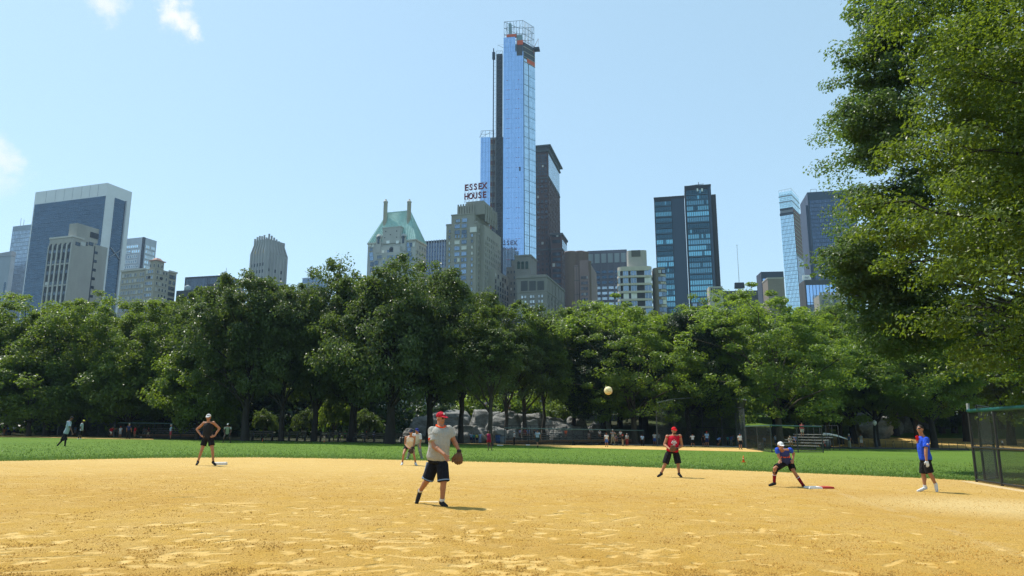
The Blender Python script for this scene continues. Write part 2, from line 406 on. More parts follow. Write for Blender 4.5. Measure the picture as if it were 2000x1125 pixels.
def scatter():
    """loose clods on the near dirt, blades along the lawn edge and over the near lawn"""
    rng = np.random.default_rng(11)
    oct_v = np.array([[1, 0, 0], [0, 1, 0], [-1, 0, 0], [0, -1, 0], [0, 0, .9], [0, 0, -.5]]); oct_f = np.array([[0, 1, 4], [1, 2, 4], [2, 3, 4], [3, 0, 4]])
    n = 105000
    py = 1140 - rng.random(n) ** 1.25 * 210; px = rng.random(n) * 2160 - 80
    dy = (562.5 - py) / FPX; dz = ST + dy * CT; dyy = CT - dy * ST; xx = (px - 1000) / FPX
    t = CAMZ / -(dz + KS * xx); P = np.stack([xx * t, dyy * t, np.zeros(n)], 1)
    P[:, 2] = -KS * 75 * np.tanh(P[:, 0] / 75) + .012
    s = rng.gamma(2.4, .0024, n).clip(.003, .016)
    rot = rng.random(n) * 6.28
    base = oct_v[None] * (s[:, None, None] * (1 + rng.normal(0, .25, (n, 6, 3))))
    c, sn = np.cos(rot), np.sin(rot)
    x = base[:, :, 0] * c[:, None] - base[:, :, 1] * sn[:, None]; y = base[:, :, 0] * sn[:, None] + base[:, :, 1] * c[:, None]
    # the near infield as real relief: soft shoe prints and scuffs pressed into rough dirt
    gx = np.arange(-12.5, 12.5, .034); gy_ = np.arange(7.3, 16.2, .034); GX, GY = np.meshgrid(gx, gy_); hN, wN = GX.shape
    def field(sig):
        f_ = np.fft.fft2(rng.normal(0, 1, (hN, wN))); ky, kx = np.meshgrid(np.fft.fftfreq(hN), np.fft.fftfreq(wN), indexing='ij'); r_ = np.real(np.fft.ifft2(f_ * np.exp(-(kx ** 2 + ky ** 2) * (sig * 6.283) ** 2 / 2))); return r_ / r_.std()
    rough = field(.8) * .0022 + field(2.2) * .0026 + field(7) * .004; warp = field(1.3)
    m_ = 620; fpx = np.clip(rng.normal(720, 560, m_), -80, 2080); fpy = 944 + rng.random(m_) ** .9 * 196; fd = (562.5 - fpy) / FPX; fx = (fpx - 1000) / FPX; ftt = CAMZ / -(ST + fd * CT + KS * fx)
    Q = np.stack([fx * ftt, (CT - fd * ST) * ftt], 1); scuff = rng.random(m_) < .14
    L_ = np.where(scuff, rng.uniform(.2, .6, m_), rng.uniform(.085, .145, m_)); W_ = np.where(scuff, rng.uniform(.03, .05, m_), rng.uniform(.05, .085, m_)); fa = np.where(scuff, rng.normal(.3, .5, m_), rng.random(m_) * 6.28); ca, sa = np.cos(fa), np.sin(fa); st_ = rng.uniform(.45, 1.0, m_)
    pr = np.zeros((hN, wN)); keepm = np.ones(n, bool)
    for i in range(m_):
        j0, j1 = np.searchsorted(gx, (Q[i, 0] - .8, Q[i, 0] + .8)); i0, i1 = np.searchsorted(gy_, (Q[i, 1] - .8, Q[i, 1] + .8))
        if i1 <= i0 or j1 <= j0: continue
        dx_, dy_ = GX[i0:i1, j0:j1] - Q[i, 0], GY[i0:i1, j0:j1] - Q[i, 1]; u_ = (dx_ * ca[i] + dy_ * sa[i]) / L_[i]; v_ = (-dx_ * sa[i] + dy_ * ca[i]) / W_[i]
        r_ = np.sqrt(u_ ** 2 + v_ ** 2) * (1 + .3 * np.exp(-((u_ + .1) / .3) ** 2) * (not scuff[i])) + warp[i0:i1, j0:j1] * .14
        pr[i0:i1, j0:j1] = np.maximum(pr[i0:i1, j0:j1], st_[i] * (1 - smooth_n(.72, 1.18, r_)))
        ddx, ddy = P[:, 0] - Q[i, 0], P[:, 1] - Q[i, 1]; keepm &= ((ddx * ca[i] + ddy * sa[i]) / L_[i]) ** 2 + ((-ddx * sa[i] + ddy * ca[i]) / W_[i]) ** 2 > .9
    edge = np.minimum(np.minimum(GX - gx[0], gx[-1] - GX), np.minimum(GY - gy_[0], gy_[-1] - GY)); fade = smooth_n(0, .5, edge)
    Zr = -KS * 75 * np.tanh(GX / 75) + .012 + .0055 + fade * (.007 + np.clip(rough * (1 - .75 * pr) - .004 * pr, -.010, .02)); P[:, 2] += .009
    ii, jj = np.meshgrid(np.arange(wN - 1), np.arange(hN - 1)); q0 = (jj * wN + ii).ravel()
    mg = np_mesh('infield', np.stack([GX.ravel(), GY.ravel(), Zr.ravel()], 1), np.stack([q0, q0 + 1, q0 + wN + 1, q0 + wN], 1), True)
    at_ = mg.attributes.new('print', 'FLOAT', 'POINT'); at_.data.foreach_set('value', pr.ravel().astype(np.float32))
    tag(link('infield', mg, _mc['infield_dirt']), kind='structure', label='rough near part of the infield pressed with shoe prints')
    V = np.stack([x, y, base[:, :, 2]], 2) + P[:, None, :]; V = V[keepm]; n = len(V)
    F = (oct_f[None] + (np.arange(n) * 6)[:, None, None]).reshape(-1, 3)
    o = link('gravel', np_mesh('gravel', V.reshape(-1, 3), F), mat('clod', (.40, .215, .04), .95, var=.3, scale=2.0)); tag(o, kind='stuff', label='small clods of dirt loose on the near infield')
    # grass blades
    n1, n2 = 24000, 24000
    e = rng.random(n1) * 2100 - 50
    arc = np.array([(-60, 902), (0, 900), (150, 897), (300, 894), (500, 893), (700, 896), (850, 900), (1000, 903), (1150, 908), (1300, 914), (1500, 921), (1700, 929), (1850, 936), (1930, 941), (2060, 953)])
    yy = np.interp(e, arc[:, 0], arc[:, 1]) - rng.gamma(1.2, 2.2, n1) + 1.2
    e2 = rng.random(n2) * 2100 - 50; y2 = np.interp(e2, arc[:, 0], arc[:, 1]) - rng.random(n2) ** 1.5 * 34
    px = np.concatenate([e, e2]); py = np.concatenate([yy, y2]); n = n1 + n2
    v = (562.5 - py) / FPX; xx = (px - 1000) / FPX; t = CAMZ / -((ST + v * CT) + KS * xx)
    P = np.stack([xx * t, (CT - v * ST) * t, np.zeros(n)], 1); P[:, 2] = -KS * 75 * np.tanh(P[:, 0] / 75)
    h = rng.uniform(.03, .085, n); a = rng.random(n) * 6.28; w = rng.uniform(.012, .028, n)
    dx, dyv = np.cos(a) * w, np.sin(a) * w; lx, ly = rng.normal(0, .03, n), rng.normal(0, .03, n)
    V = np.stack([P + np.stack([dx, dyv, 0 * h], 1), P - np.stack([dx, dyv, 0 * h], 1), P + np.stack([lx, ly, h], 1)], 1)
    F = np.arange(n * 3).reshape(-1, 3)
    o = link('grass', np_mesh('grass', V.reshape(-1, 3), F, tone=rng.random(n)), leafmat('grass_blade', (.085, .17, .02), (.14, .24, .04), (.2, .3, .05), .3, .6)); tag(o, kind='stuff', label='ragged grass blades along the edge of the infield')
scatter()
# ---------------------------------------------------------------- buildings
YAW = R(18)
class Bld:
    def __init__(s, name, label, pxC, pyC, Y, pxL, pxR, yaw=YAW, group='skyscrapers and towers behind the park', cat='building', base=-2.0):
        s.yaw = yaw; C = at(pxC, pyC, Y)
        s.root = empty(name, (C.x, C.y, base), -yaw, label, cat, group)
        s.C = Vector((C.x, C.y, base)); s.ex = Vector((math.cos(yaw), -math.sin(yaw), 0)); s.ey = Vector((math.sin(yaw), math.cos(yaw), 0))
        s.H = C.z - base
        s.W = -s.front(pxL, pyC)[0]; s.D = abs(s.side(pxR, pyC)[0])
    def _hit(s, px, py, n, off):
        d = ray(px, py); o = Vector((0, 0, CAMZ)) - s.C
        t = (off - o.dot(n)) / d.dot(n); p = o + d * t
        return p
    def front(s, px, py, y=0.0):
        p = s._hit(px, py, s.ey, y); return p.dot(s.ex), p.z
    def side(s, px, py, x=0.0):
        p = s._hit(px, py, s.ex, x); return p.dot(s.ey), p.z
    def part(s, mb, name, m, parent=None, **kw): return tag(mb.build(name, m, parent or s.root), **kw)
    def box(s, name, m, x0, x1, y0, y1, z0, z1, taper=0.0, parent=None):
        b = MB(); b.box(x0, x1, y0, y1, z0, z1, taper); return s.part(b, name, m, parent)

def win_mesh(w, h, side=False, mull=1, frame=.22, bars=0):
    """framed window, pane set back inside its frame; faces -y, or +x when side"""
    key = ('win', round(w, 2), round(h, 2), side, mull, frame, bars)
    if key in _wm: return _wm[key]
    b = MB(); f = frame; pr = .22
    b.mi = 0
    def bx(x0, x1, y0, y1, z0, z1): b.box(x0, x1, y0, y1, z0, z1)
    bx(-w / 2, w / 2, -.05, .25, 0, h)                      # pane body
    b.mi = 1
    bx(-w / 2 - f, -w / 2, -pr, .25, -f, h + f); bx(w / 2, w / 2 + f, -pr, .25, -f, h + f)
    bx(-w / 2, w / 2, -pr, .25, h, h + f); bx(-w / 2, w / 2, -pr - .12, .25, -f, 0)
    for k in range(1, mull):
        x = -w / 2 + w * k / mull; bx(x - .07, x + .07, -.14, -.05, 0, h)
    for k in range(bars):
        z = h * (k + 1) / (bars + 1); bx(-w / 2, w / 2, -.12, -.05, z - .06, z + .06)
    if side: b.v = [(-v[1], v[0], v[2]) for v in b.v]
    me = b.mesh('window'); _wm[key] = me; return me
_wm = {}
def windows(B, face, us, zs, w, h, pane, frame, off=0.0, mull=1, skip=0.0, seed=0, fw=.22, parent=None, bars=0):
    me0 = win_mesh(w, h, face == 'side', mull, fw, bars)
    me = me0 if len(me0.materials) == 0 else me0.copy()
    if len(me.materials): me.materials.clear()
    me.materials.append(pane); me.materials.append(frame)
    rg = random.Random(seed)
    for z in zs:
        for u in us:
            if rg.random() < skip: continue
            inst('window', me, parent or B.root, (u, off, z) if face == 'front' else (off, u, z))
def lin(a, b, n): return [a + (b - a) * i / (n - 1) for i in range(n)] if n > 1 else [(a + b) / 2]
def panels(B, name, face, u0, u1, z0, z1, nu, nz, m, off=0.0, tilt=.004, gap=.06, seed=1, parent=None, th=.12):
    """curtain wall: each pane its own slightly tilted slab"""
    rng = np.random.default_rng(seed); V = []; F = []; T = []
    for j in range(nz):
        for i in range(nu):
            a = u0 + (u1 - u0) * i / nu + gap; b = u0 + (u1 - u0) * (i + 1) / nu - gap
            c = z0 + (z1 - z0) * j / nz + gap; d = z0 + (z1 - z0) * (j + 1) / nz - gap
            tx, tz = rng.normal(0, tilt, 2); t = rng.random(); k = len(V)
            pts = [(u, z, th + tx * (u - (a + b) / 2) + tz * (z - (c + d) / 2)) for (u, z) in ((a, c), (b, c), (b, d), (a, d))]
            pts += [(u, z, -.05) for (u, z, _) in pts]
            V += [(u, off - o, z) if face == 'front' else (off + o, u, z) for (u, z, o) in pts]
            F += [(k, k + 1, k + 2, k + 3), (k, k + 4, k + 5, k + 1), (k + 1, k + 5, k + 6, k + 2), (k + 2, k + 6, k + 7, k + 3), (k + 3, k + 7, k + 4, k)]; T += [t] * 5
    o = link(name, np_mesh(name, np.array(V), np.array(F), tone=np.array(T)), m, parent or B.root)
    return tag(o, kind='stuff')
def grid(B, name, face, u0, u1, z0, z1, nu, nz, m, off=0.0, wu=.3, wz=.4, pr=.3, parent=None):
    b = MB()
    for i in range(nu + 1) if wu else ():
        u = u0 + (u1 - u0) * i / nu
        b.box(u - wu / 2, u + wu / 2, -pr, .1, z0, z1) if face == 'front' else b.box(-.1, pr, u - wu / 2, u + wu / 2, z0, z1)
    for j in range(nz + 1) if wz else ():
        z = z0 + (z1 - z0) * j / nz
        b.box(u0, u1, -pr + .03, .1, z - wz / 2, z + wz / 2) if face == 'front' else b.box(-.1, pr - .03, u0, u1, z - wz / 2, z + wz / 2)
    b.v = [(v[0], v[1] + off, v[2]) if face == 'front' else (v[0] + off, v[1], v[2]) for v in b.v]
    return B.part(b, name, m, parent, kind='stuff')

G_DARK = glass('glass_dark', (.05, .075, .12), .35, .06)
G_NAVY = glass('glass_navy', (.045, .078, .115), .8, .06, .15)
G_BLUE = glass('glass_blue', (.36, .54, .83), .92, .035, .05)
G_SIDE = glass('glass_side', (.55, .72, .86), .9, .05, .08)
G_PALE = glass('glass_pale', (.62, .80, .92), .9, .05, .10)
G_TEAL = glass('glass_teal', (.20, .44, .54), .85, .1, .3)
G_TEALD = glass('glass_teal_dark', (.05, .13, .18), .75, .08, .4)
G_WIN = glass('glass_window', (.20, .27, .36), .7, .08, .5, (.62, .64, .60), .16)
G_WIND = glass('glass_window_dark', (.06, .08, .10), .6, .08, .5, (.45, .46, .44), .08)
LIME = stone('limestone', (.285, .278, .245)); LIMEW = stone('pale_limestone', (.47, .46, .42)); TAN = stone('tan_brick', (.355, .33, .27))
ESS = stone('buff_brick', (.29, .285, .25)); BROWN = stone('brown_brick', (.085, .05, .042)); PINK = stone('pink_granite', (.27, .195, .18))
GREY = stone('grey_stone', (.21, .21, .195)); GREYD = stone('dark_grey_stone', (.075, .08, .085)); WHITE = mat('white_travertine', (.66, .68, .69), .6, var=.05, scale=.1)
CONC = stone('beige_concrete', (.365, .355, .325)); COPPER = mat('verdigris_copper', (.25, .44, .41), .6, var=.2, scale=.5)
MUL = mat('grey_mullion', (.25, .27, .3), .5, .3); MULD = mat('dark_mullion', (.04, .045, .055), .5, .3); MULW = mat('pale_mullion', (.5, .52, .54), .5, .2)
STEEL = mat('galvanised_steel', (.35, .36, .36), .5, .5); RUST = mat('rust_orange', (.6, .11, .045), .7); REDSIGN = mat('dark_red_letter', (.17, .012, .018), .5, var=.1)
BLK = mat('black_cladding', (.018, .022, .028), .5); ROOF = mat('roof_felt', (.12, .12, .12), .9)

def text_obj(name, body, size, m, parent, loc, rot, extrude, align='CENTER', spacing=1.0, bold=0.0, sx=1.0):
    cu = bpy.data.curves.new(name, 'FONT'); cu.body = body; cu.size = size; cu.extrude = extrude; cu.align_x = align; cu.offset = bold; cu.space_character = spacing
    cu.resolution_u = 3
    o = bpy.data.objects.new(name, cu); COL.objects.link(o)
    dg = bpy.context.evaluated_depsgraph_get(); me = bpy.data.meshes.new_from_object(o.evaluated_get(dg)); me.name = name
    bpy.data.objects.remove(o); bpy.data.curves.remove(cu)
    me.materials.clear(); me.materials.append(m)
    o = bpy.data.objects.new(name, me); COL.objects.link(o); o.parent = parent; o.location = loc; o.rotation_euler = rot; o.scale = (sx, 1, 1)
    return o

# B1 B2: pale grid towers at the left edge
B = Bld('office_tower', 'pale grey tower with sloped dark roof edge at the far left edge', 22, 500, 640, -60, 24)
B.box('wall', stone('pale_blue_stone', (.30, .35, .40)), -B.W, 0, 0, 4, 0, B.H)
b = MB(); x0, z0 = B.front(-30, 492); b.add([(-B.W, -.5, B.H + .1), (.3, -.5, B.H + .1), (.3, -.5, B.H + 4.5), (-B.W, -.5, B.H + 1), (-B.W, 4, B.H + .1), (.3, 4, B.H + .1), (.3, 4, B.H + 4.5), (-B.W, 4, B.H + 1)], [(0, 1, 2, 3), (3, 2, 6, 7), (1, 5, 6, 2), (5, 4, 7, 6), (4, 0, 3, 7)])
B.part(b, 'roof', MUL)
for x in lin(-B.W + 3, -3, 7): B.box('window_strip', G_NAVY, x - .9, x + .9, -.25, .1, 4, B.H - 24)
B = Bld('office_tower', 'pale blue grey tower of small square windows beside the white framed slab', 64, 438, 660, 26, 66)
B.box('wall', stone('blue_grey_panel', (.27, .33, .40)), -B.W, 0, 0, 25, 0, B.H)
panels(B, 'window_grid', 'front', -B.W + .8, -.8, 10, B.H - 5, 15, 46, glass('glass_grid', (.36, .45, .56), .6, .2, .25), 0, .004, .38)
b = MB(); b.bar((-B.W + 4, 4, B.H), (-B.W + 4, 4, B.H + 9), .2); b.bar((-B.W + 8, 4, B.H), (-B.W + 8, 4, B.H + 7), .2); B.part(b, 'antenna', STEEL)

# B3: white framed dark glass slab
B = Bld('slab_tower', 'tall dark glass slab tower in a broad white stone frame', 210, 357, 600, 72, 260)
W, D, H = B.W, B.D, B.H; zg = B.front(205, 382)[1]; xg = B.front(205, 400)[0]
B.box('wall', WHITE, -W, 0, 0, D, 0, zg); B.box('parapet', WHITE, -W - .02, .02, -.02, D + .02, zg, H)
panels(B, 'glass_front', 'front', -W + 1.2, xg, 4, zg - .3, 30, 52, G_NAVY, -.1, .0025, .05)
for px in (92, 110, 127, 143, 160, 176, 192): x = B.front(px, 370)[0]; B.box('panel_joint', MUL, x - .12, x + .12, -.12, .1, zg + .5, H - .5)
s0, s1 = B.side(224, 388)[0], B.side(246, 395)[0]; zs = B.side(230, 388)[1]
panels(B, 'glass_side', 'side', s0, s1, 4, zs, 5, 50, G_NAVY, .1, .0025, .05)
b = MB(); 
for k in range(1):
    za, zb = B.side(226, 486)[1], B.side(226, 506)[1]
    b.bar((.9, s0 + .5, za), (.9, s1 - .5, zb), .4); b.bar((.9, s1 - .5, za), (.9, s0 + .5, zb), .4)
b.box(.3, .9, s1 - .9, s1 + .3, 4, zs + .4); B.part(b, 'cross_bracing', MUL)
b = MB(); b.box(-W * .62, -W * .3, 6, 14, H, H + 2.2); B.part(b, 'roof_plant', MUL)

# B4: arched window block
B = Bld('apartment_building', 'beige apartment block with tall columns of arched windows and a blank side wall', 143, 463, 420, 98, 214)
W, D, H = B.W, B.D, B.H
dS = B.side(185, 475)[0]
B.box('wall', CONC, -W, 0, 0, dS, 0, H); z2 = B.side(214, 486)[1]
B.box('rear_wing', CONC, -W * .6, -.6, dS, D, 0, B.side(190, 478)[1])
zp = B.front(146, 440)[1]; xp = B.front(128, 455)[0]
B.box('penthouse', CONC, xp, .05, 2.0, dS + 2, H, zp + 2); B.box('cornice', mat('pale_coping', (.5, .49, .45)), -W - .3, .35, -.35, dS * .5, H + .02, H + 1.0)
ncol = 5; cw = W / ncol; pierm = mat('pale_pier', (.45, .45, .42))
ztop = H - 3
for i in range(ncol):
    xc = -W + cw * (i + .5); hw = cw * .33
    b = MB(); prof = [(xc - hw, 2)] + [(xc - hw * math.cos(a), ztop - hw * 2.2 + hw * 2.2 * math.sin(a)) for a in lin(0, math.pi, 9)] + [(xc + hw, 2)]
    b.add([(x, -.1, z) for x, z in prof] + [(x, .3, z) for x, z in prof], [tuple(range(len(prof) - 1, -1, -1))][0:1] + [(k, (k + 1) % len(prof), len(prof) + (k + 1) % len(prof), len(prof) + k) for k in range(len(prof))])
    bay = B.part(b, 'window_bay', BLK)
    nfl = 17
    for k in range(nfl):
        z = 4 + (ztop - 10) * k / (nfl - 1)
        q = MB(); q.box(xc - hw + .15, xc + hw - .15, -.3, -.1, z, z + 1.9); w_ = B.part(q, 'window', G_WIND)
        if k % 2: q = MB(); q.box(xc - hw + .1, xc + hw - .1, -.5, -.1, z - 1.1, z - .2); B.part(q, 'spandrel', mat('spandrel_grey', (.33, .33, .31)))
for i in range(ncol + 1):
    x = -W + cw * i; B.box('pier', pierm, max(x - cw * .14, -W), min(x + cw * .14, -.01), -.6, -.11, 1, ztop - 1)
for px, w in ((152, 1.6), (162, 1.6), (170, .5), (178, 1.6)):
    y, z = B.side(px, 475); B.box('window', G_WIND, -.1, .15, y - w, y + w, z - 1.6, z + .6)
y0 = B.side(190, 485)[0]
B.box('window_slot', BLK, -.8, -.45, dS + .2, dS + 1.2, 4, B.side(184, 480)[1]); 
for k, z in enumerate(lin(6, B.side(190, 487)[1] - 3, 20)):
    q = MB(); q.box(-.7, -.35, y0 - 1.0, y0 + 1.0, z, z + 1.7); B.part(q, 'window', G_WIND)
y1, z1 = B.side(186, 456); B.box('louvre', BLK, -.1, .3, y1 - 3.5, y1 + 2.5, zp - 4.5, zp - 1)

# B5: patterned pale tower
B = Bld('office_tower', 'pale tower with white lattice of square windows behind the cupola hotel', 281, 463, 700, 240, 307)
W, D, H = B.W, B.D, B.H
B.box('wall', stone('pale_grey_panel', (.42, .47, .52)), -W, 0, 0, D, 0, H)
B.box('corner_recess', BLK, -1.6, .1, -.12, 2.2, 10, H + .1)
wm = mat('white_frame', (.7, .74, .76), .6, var=.05)
zs = [H - 10 - 5.2 * k for k in range(13) if k not in (5, 6)]
windows(B, 'front', lin(-W + 3, -5, 9), zs, 2.2, 2.4, G_PALE, wm, seed=1, fw=.5, skip=.1)
windows(B, 'side', lin(5, D - 3, 6), zs, 2.0, 2.4, G_PALE, wm, seed=2, fw=.5, skip=.1)

# B6: brick hotel with cupola
B = Bld('hotel_building', 'old tan brick hotel with a stepped cupola tower on its roof', 303, 524, 400, 238, 346, yaw=R(22))
W, D, H = B.W, B.D, B.H
zr = B.front(275, 527)[1]
B.box('wall', TAN, -W, 0, 0, D, 0, zr); xt = B.front(285, 524)[0]
B.box('tower', TAN, xt, .25, -.25, D * .62, 0, H)
zc = B.front(300, 503)[1]; cx = xt * .45
B.box('cupola', TAN, xt * .75, -.6, 1.0, D * .42, H, H + (zc - H) * .75)
b = MB(); b.box(xt * .85, -.1, .4, D * .48, H + (zc - H) * .75, H + (zc - H) * .82); b.box(xt * .72, -.9, 1.2, D * .4, H + (zc - H) * .82, zc + .4, 1.2); B.part(b, 'roof', mat('roof_tile_pink', (.42, .24, .19)))
B.box('cornice', mat('pale_coping', (.5, .49, .45)), -W - .4, .6, -.6, D + .3, zr - 1.2, zr - .4) if False else None
b = MB(); b.box(-W - .3, xt - .02, -.5, .2, zr - .2, zr + .8); b.box(-.2, .5, D * .62 + .02, D + .3, zr - .2, zr + .8); B.part(b, 'cornice', LIMEW)
B.box('roof_plant', COPPER, -W * .7, xt - 1, 5, 11, zr, zr + 1.6)
fl = [zr - 3.6 - 3.35 * k for k in range(12)]
windows(B, 'front', lin(-W + 1.7, xt - 1.4, 9), fl, 1.1, 1.9, G_WIN, LIMEW, 0, 2, .03, 3)
windows(B, 'front', lin(xt + 1.6, -1.5, 4), [z + 1.0 for z in fl], 1.0, 1.7, G_WIN, LIMEW, -.25, 1, .03, 4)
windows(B, 'side', lin(1.6, D * .62 - 1.5, 4), [z + 1.0 for z in fl], 1.0, 1.7, G_WIND, LIMEW, .25, 1, .05, 5)
windows(B, 'side', lin(D * .62 + 1.5, D - 1.5, 3), fl, 1.0, 1.7, G_WIND, LIMEW, 0, 1, .05, 6)
for (u, f) in ((cx, 'front'), (D * .24, 'side')):
    windows(B, f, [u - 1.3, u + 1.3], [H + 1], .9, 1.9, G_WIND, LIMEW, .98 if f == 'front' else -.58, seed=7)
q = MB(); q.lathe([(.9, 0), (.9, .3)], n=14); q.v = [(v[0] + xt * .5, -.3 - v[2], v[1] + H - 5) for v in q.v]; B.part(q, 'round_window', BLK)
q = MB(); q.lathe([(.9, 0), (.9, .3)], n=14); q.v = [(.3 + v[2], v[0] + D * .3, v[1] + H - 5) for v in q.v]; B.part(q, 'round_window', BLK)

# B7: low dark block
B = Bld('office_block', 'low black glass block rising over grey flats left of the fluted tower', 441, 537, 520, 362, 478, yaw=R(14))
B.box('wall', BLK, -B.W, 0, 0, B.D, 0, B.H); panels(B, 'window_grid', 'front', -B.W + 1, -1, 20, B.H - 1.5, 14, 12, glass('glass_black', (.07, .09, .12), .5, .1), 0, .003, .1)
panels(B, 'window_grid', 'side', 1, B.D - 1, 20, B.H - 1.5, 8, 12, glass('glass_black', (.07, .09, .12), .5, .1), 0, .003, .1)
b = MB(); b.box(-3, -1, 2, 4, B.H, B.H + 2); b.bar((-2, 3, B.H), (-2, 3, B.H + 6), .15); B.part(b, 'roof_plant', MUL)
B = Bld('apartment_building', 'dim grey block of flats under the black glass block', 440, 563, 405, 345, 470, yaw=R(14))
B.box('wall', GREYD, -B.W, 0, 0, B.D, 0, B.H); windows(B, 'front', lin(-B.W + 2, -2, 12), [B.H - 5 - 3.6 * k for k in range(8)], 1.2, 1.8, G_WIN, GREY, seed=8, skip=.15)
q = MB(); q.lathe([(1.7, 0), (1.7, 3), (.2, 3.8)], (-B.W + 5, 3, B.H)); B.part(q, 'water_tank', mat('tank_blue_grey', (.3, .36, .4)))
B.box('penthouse', GREYD, -B.W * .42, -B.W * .25, 2, 8, B.H, B.H + 3.5)

# B8: fluted stone tower
B = Bld('stone_tower', 'slim pale stone tower fluted like organ pipes up to its stepped top', 521, 492, 520, 489, 563, yaw=R(30))
W, D, H = B.W, B.D, B.H; PSt = stone('pale_tower_stone', (.36, .37, .365))
B.box('wall', PSt, -W, 0, 0, D, 0, H)
zt = B.front(521, 458)[1]; zsh = B.front(521, 474)[1]
ins = W * .13
b = MB(); b.box(-W + ins, -ins * .3, ins * .3, D - ins * 1.3, zsh - 1, zt - 3); B.part(b, 'upper_block', PSt)
b = MB(); b.add([(-W, 0, H), (0, 0, H), (0, D, H), (-W, D, H), (-W + ins, ins * .3, zsh), (-ins * .3, ins * .3, zsh), (-ins * .3, D - ins * 1.3, zsh), (-W + ins, D - ins * 1.3, zsh)], [(0, 1, 5, 4), (1, 2, 6, 5), (2, 3, 7, 6), (3, 0, 4, 7)]); B.part(b, 'shoulder', PSt)
nf = 6
for i in range(nf):
    x = -W + W * (i + .5) / nf; rx = W / nf * .30
    b = MB(); b.bar((x, .1, 2), (x, .1, H + .6), rx, n=8); b.mi = 0; B.part(b, 'flute', PSt)
    x2 = -W + ins + (W - ins * 1.3) * (i + .5) / nf
    b = MB(); b.bar((x, .0, H + .5), (x2, ins * .3, zsh), rx * .9, rx * .8, n=8); b.bar((x2, ins * .3, zsh - .3), (x2, ins * .3, zt - (1.6 if i in (0, 5) else 0) - (i % 2) * .5), rx * .85, n=8); B.part(b, 'pipe', PSt)
    if i < nf - 1: windows(B, 'front', [x + W / nf / 2], [H - 10 - 5.2 * k for k in range(11)], .9, 2.2, G_WIND, PSt, -.0, seed=i, fw=.1)
nf = 7
for i in range(nf):
    y = D * (i + .5) / nf; ry = D / nf * .30
    b = MB(); b.bar((-.1, y, 2), (-.1, y, H + .6 - i * .35), ry, n=8); B.part(b, 'flute', PSt)
    y2 = ins * .3 + (D - ins * 1.6) * (i + .5) / nf
    b = MB(); b.bar((0, y, H + .5), (-ins * .3, y2, zsh), ry * .9, ry * .8, n=8); b.bar((-ins * .3, y2, zsh - .3), (-ins * .3, y2, zt + .8 - i * .9), ry * .85, n=8); B.part(b, 'pipe', PSt)
    if i < nf - 1 and i % 2 == 0: windows(B, 'side', [y + D / nf / 2], [H - 14 - 5.2 * k for k in range(10)], .9, 2.2, G_WIND, PSt, 0, seed=i, fw=.1)
b = MB()
for i in range(4): x = -W + ins * .3 + (W * .8) * i / 3.4; b.box(x, x + 1.2, -.3, 1.2, H - .3, H + 2.6, .35)
B.part(b, 'gilded_cresting', mat('gilded_stone', (.55, .42, .22)))
B.box('side_block', GREYD, -2, 1.4, D * .3, D + 2, 0, B.side(560, 562)[1])

# B9: striped glass tower with a crane
B = Bld('office_tower', 'distant blue striped glass tower with a crane on its roof', 622, 541, 800, 591, 640)
B.box('wall', glass('glass_strip', (.17, .24, .34), .7, .1), -B.W, 0, 0, B.D, 0, B.H)
for z in lin(20, B.H - .4, 26): B.box('floor_band', mat('band_grey', (.42, .47, .52)), -B.W - .25, .25, -.25, B.D, z - .55, z + .55)
B.box('lower_wing', glass('glass_strip', (.17, .24, .34), .7, .1), -B.W - 4, -B.W, .5, B.D, 0, B.H - 12)
c = empty('tower_crane', (-B.W * .5, 4, B.H), 0); c.parent = None; c.location = B.root.matrix_basis @ Vector((-B.W * .5, 4, B.H)); tag(c, 'small pale crane on the distant striped tower', 'crane', 'construction cranes')
b = MB(); b.bar((0, 0, 0), (0, 0, 4), .5); b.build('mast', MULW, c)
b = MB(); b.bar((0, 0, 3), (5.5, 0, 12), .45, .25); b.build('jib', MULW, c)
b = MB(); b.bar((0, 0, 3), (-9, 0, 8), .3); b.build('back_jib', MULW, c)

# B10: copper roofed hotel
B = Bld('hotel_building', 'hotel with a steep green copper roof and two tall chimneys', 812, 468, 390, 719, 826)
W, D, H = B.W, B.D, B.H; D = max(D, 14.0)
LW = stone('cream_limestone', (.41, .425, .415))
B.box('wall', LW, -W, 0, 0, D, 0, H)
xl, zr = B.front(752, 417); xr = B.front(800, 414)[0]; yr = D * .5
xl2, xr2 = B.front(757, 417, yr)[0], B.front(801, 414, yr)[0]; zr = B.front(780, 415, yr)[1]
b = MB(); b.add([(-W - .4, -.4, H), (.4, -.4, H), (.4, D + .4, H), (-W - .4, D + .4, H), (xl2, yr - .6, zr), (xr2, yr - .6, zr), (xr2, yr + .6, zr), (xl2, yr + .6, zr)], [(0, 1, 5, 4), (1, 2, 6, 5), (2, 3, 7, 6), (3, 0, 4, 7), (4, 5, 6, 7)])
roof = B.part(b, 'roof', COPPER)
b = MB()
for t in lin(.05, .95, 24):
    p = Vector((-W - .4, -.4, H)).lerp(Vector((.4, -.4, H)), t); q = Vector((xl2, yr - .6, zr)).lerp(Vector((xr2, yr - .6, zr)), t); b.bar(p + Vector((0, -.1, .05)), q + Vector((0, -.1, .05)), .16, n=4)
for t in lin(.06, .94, 9):
    p = Vector((.4, -.4, H)).lerp(Vector((.4, D + .4, H)), t); q = Vector((xr2, yr - .6, zr)).lerp(Vector((xr2, yr + .6, zr)), t); b.bar(p + Vector((.1, 0, .05)), q + Vector((.1, 0, .05)), .16, n=4)
B.part(b, 'standing_seam', mat('verdigris_light', (.42, .62, .58), .6), roof)
b = MB(); b.box(xl2 - .2, xr2 + .2, yr - .8, yr + .8, zr, zr + .5); B.part(b, 'ridge', mat('verdigris_light', (.42, .62, .58), .6), roof)
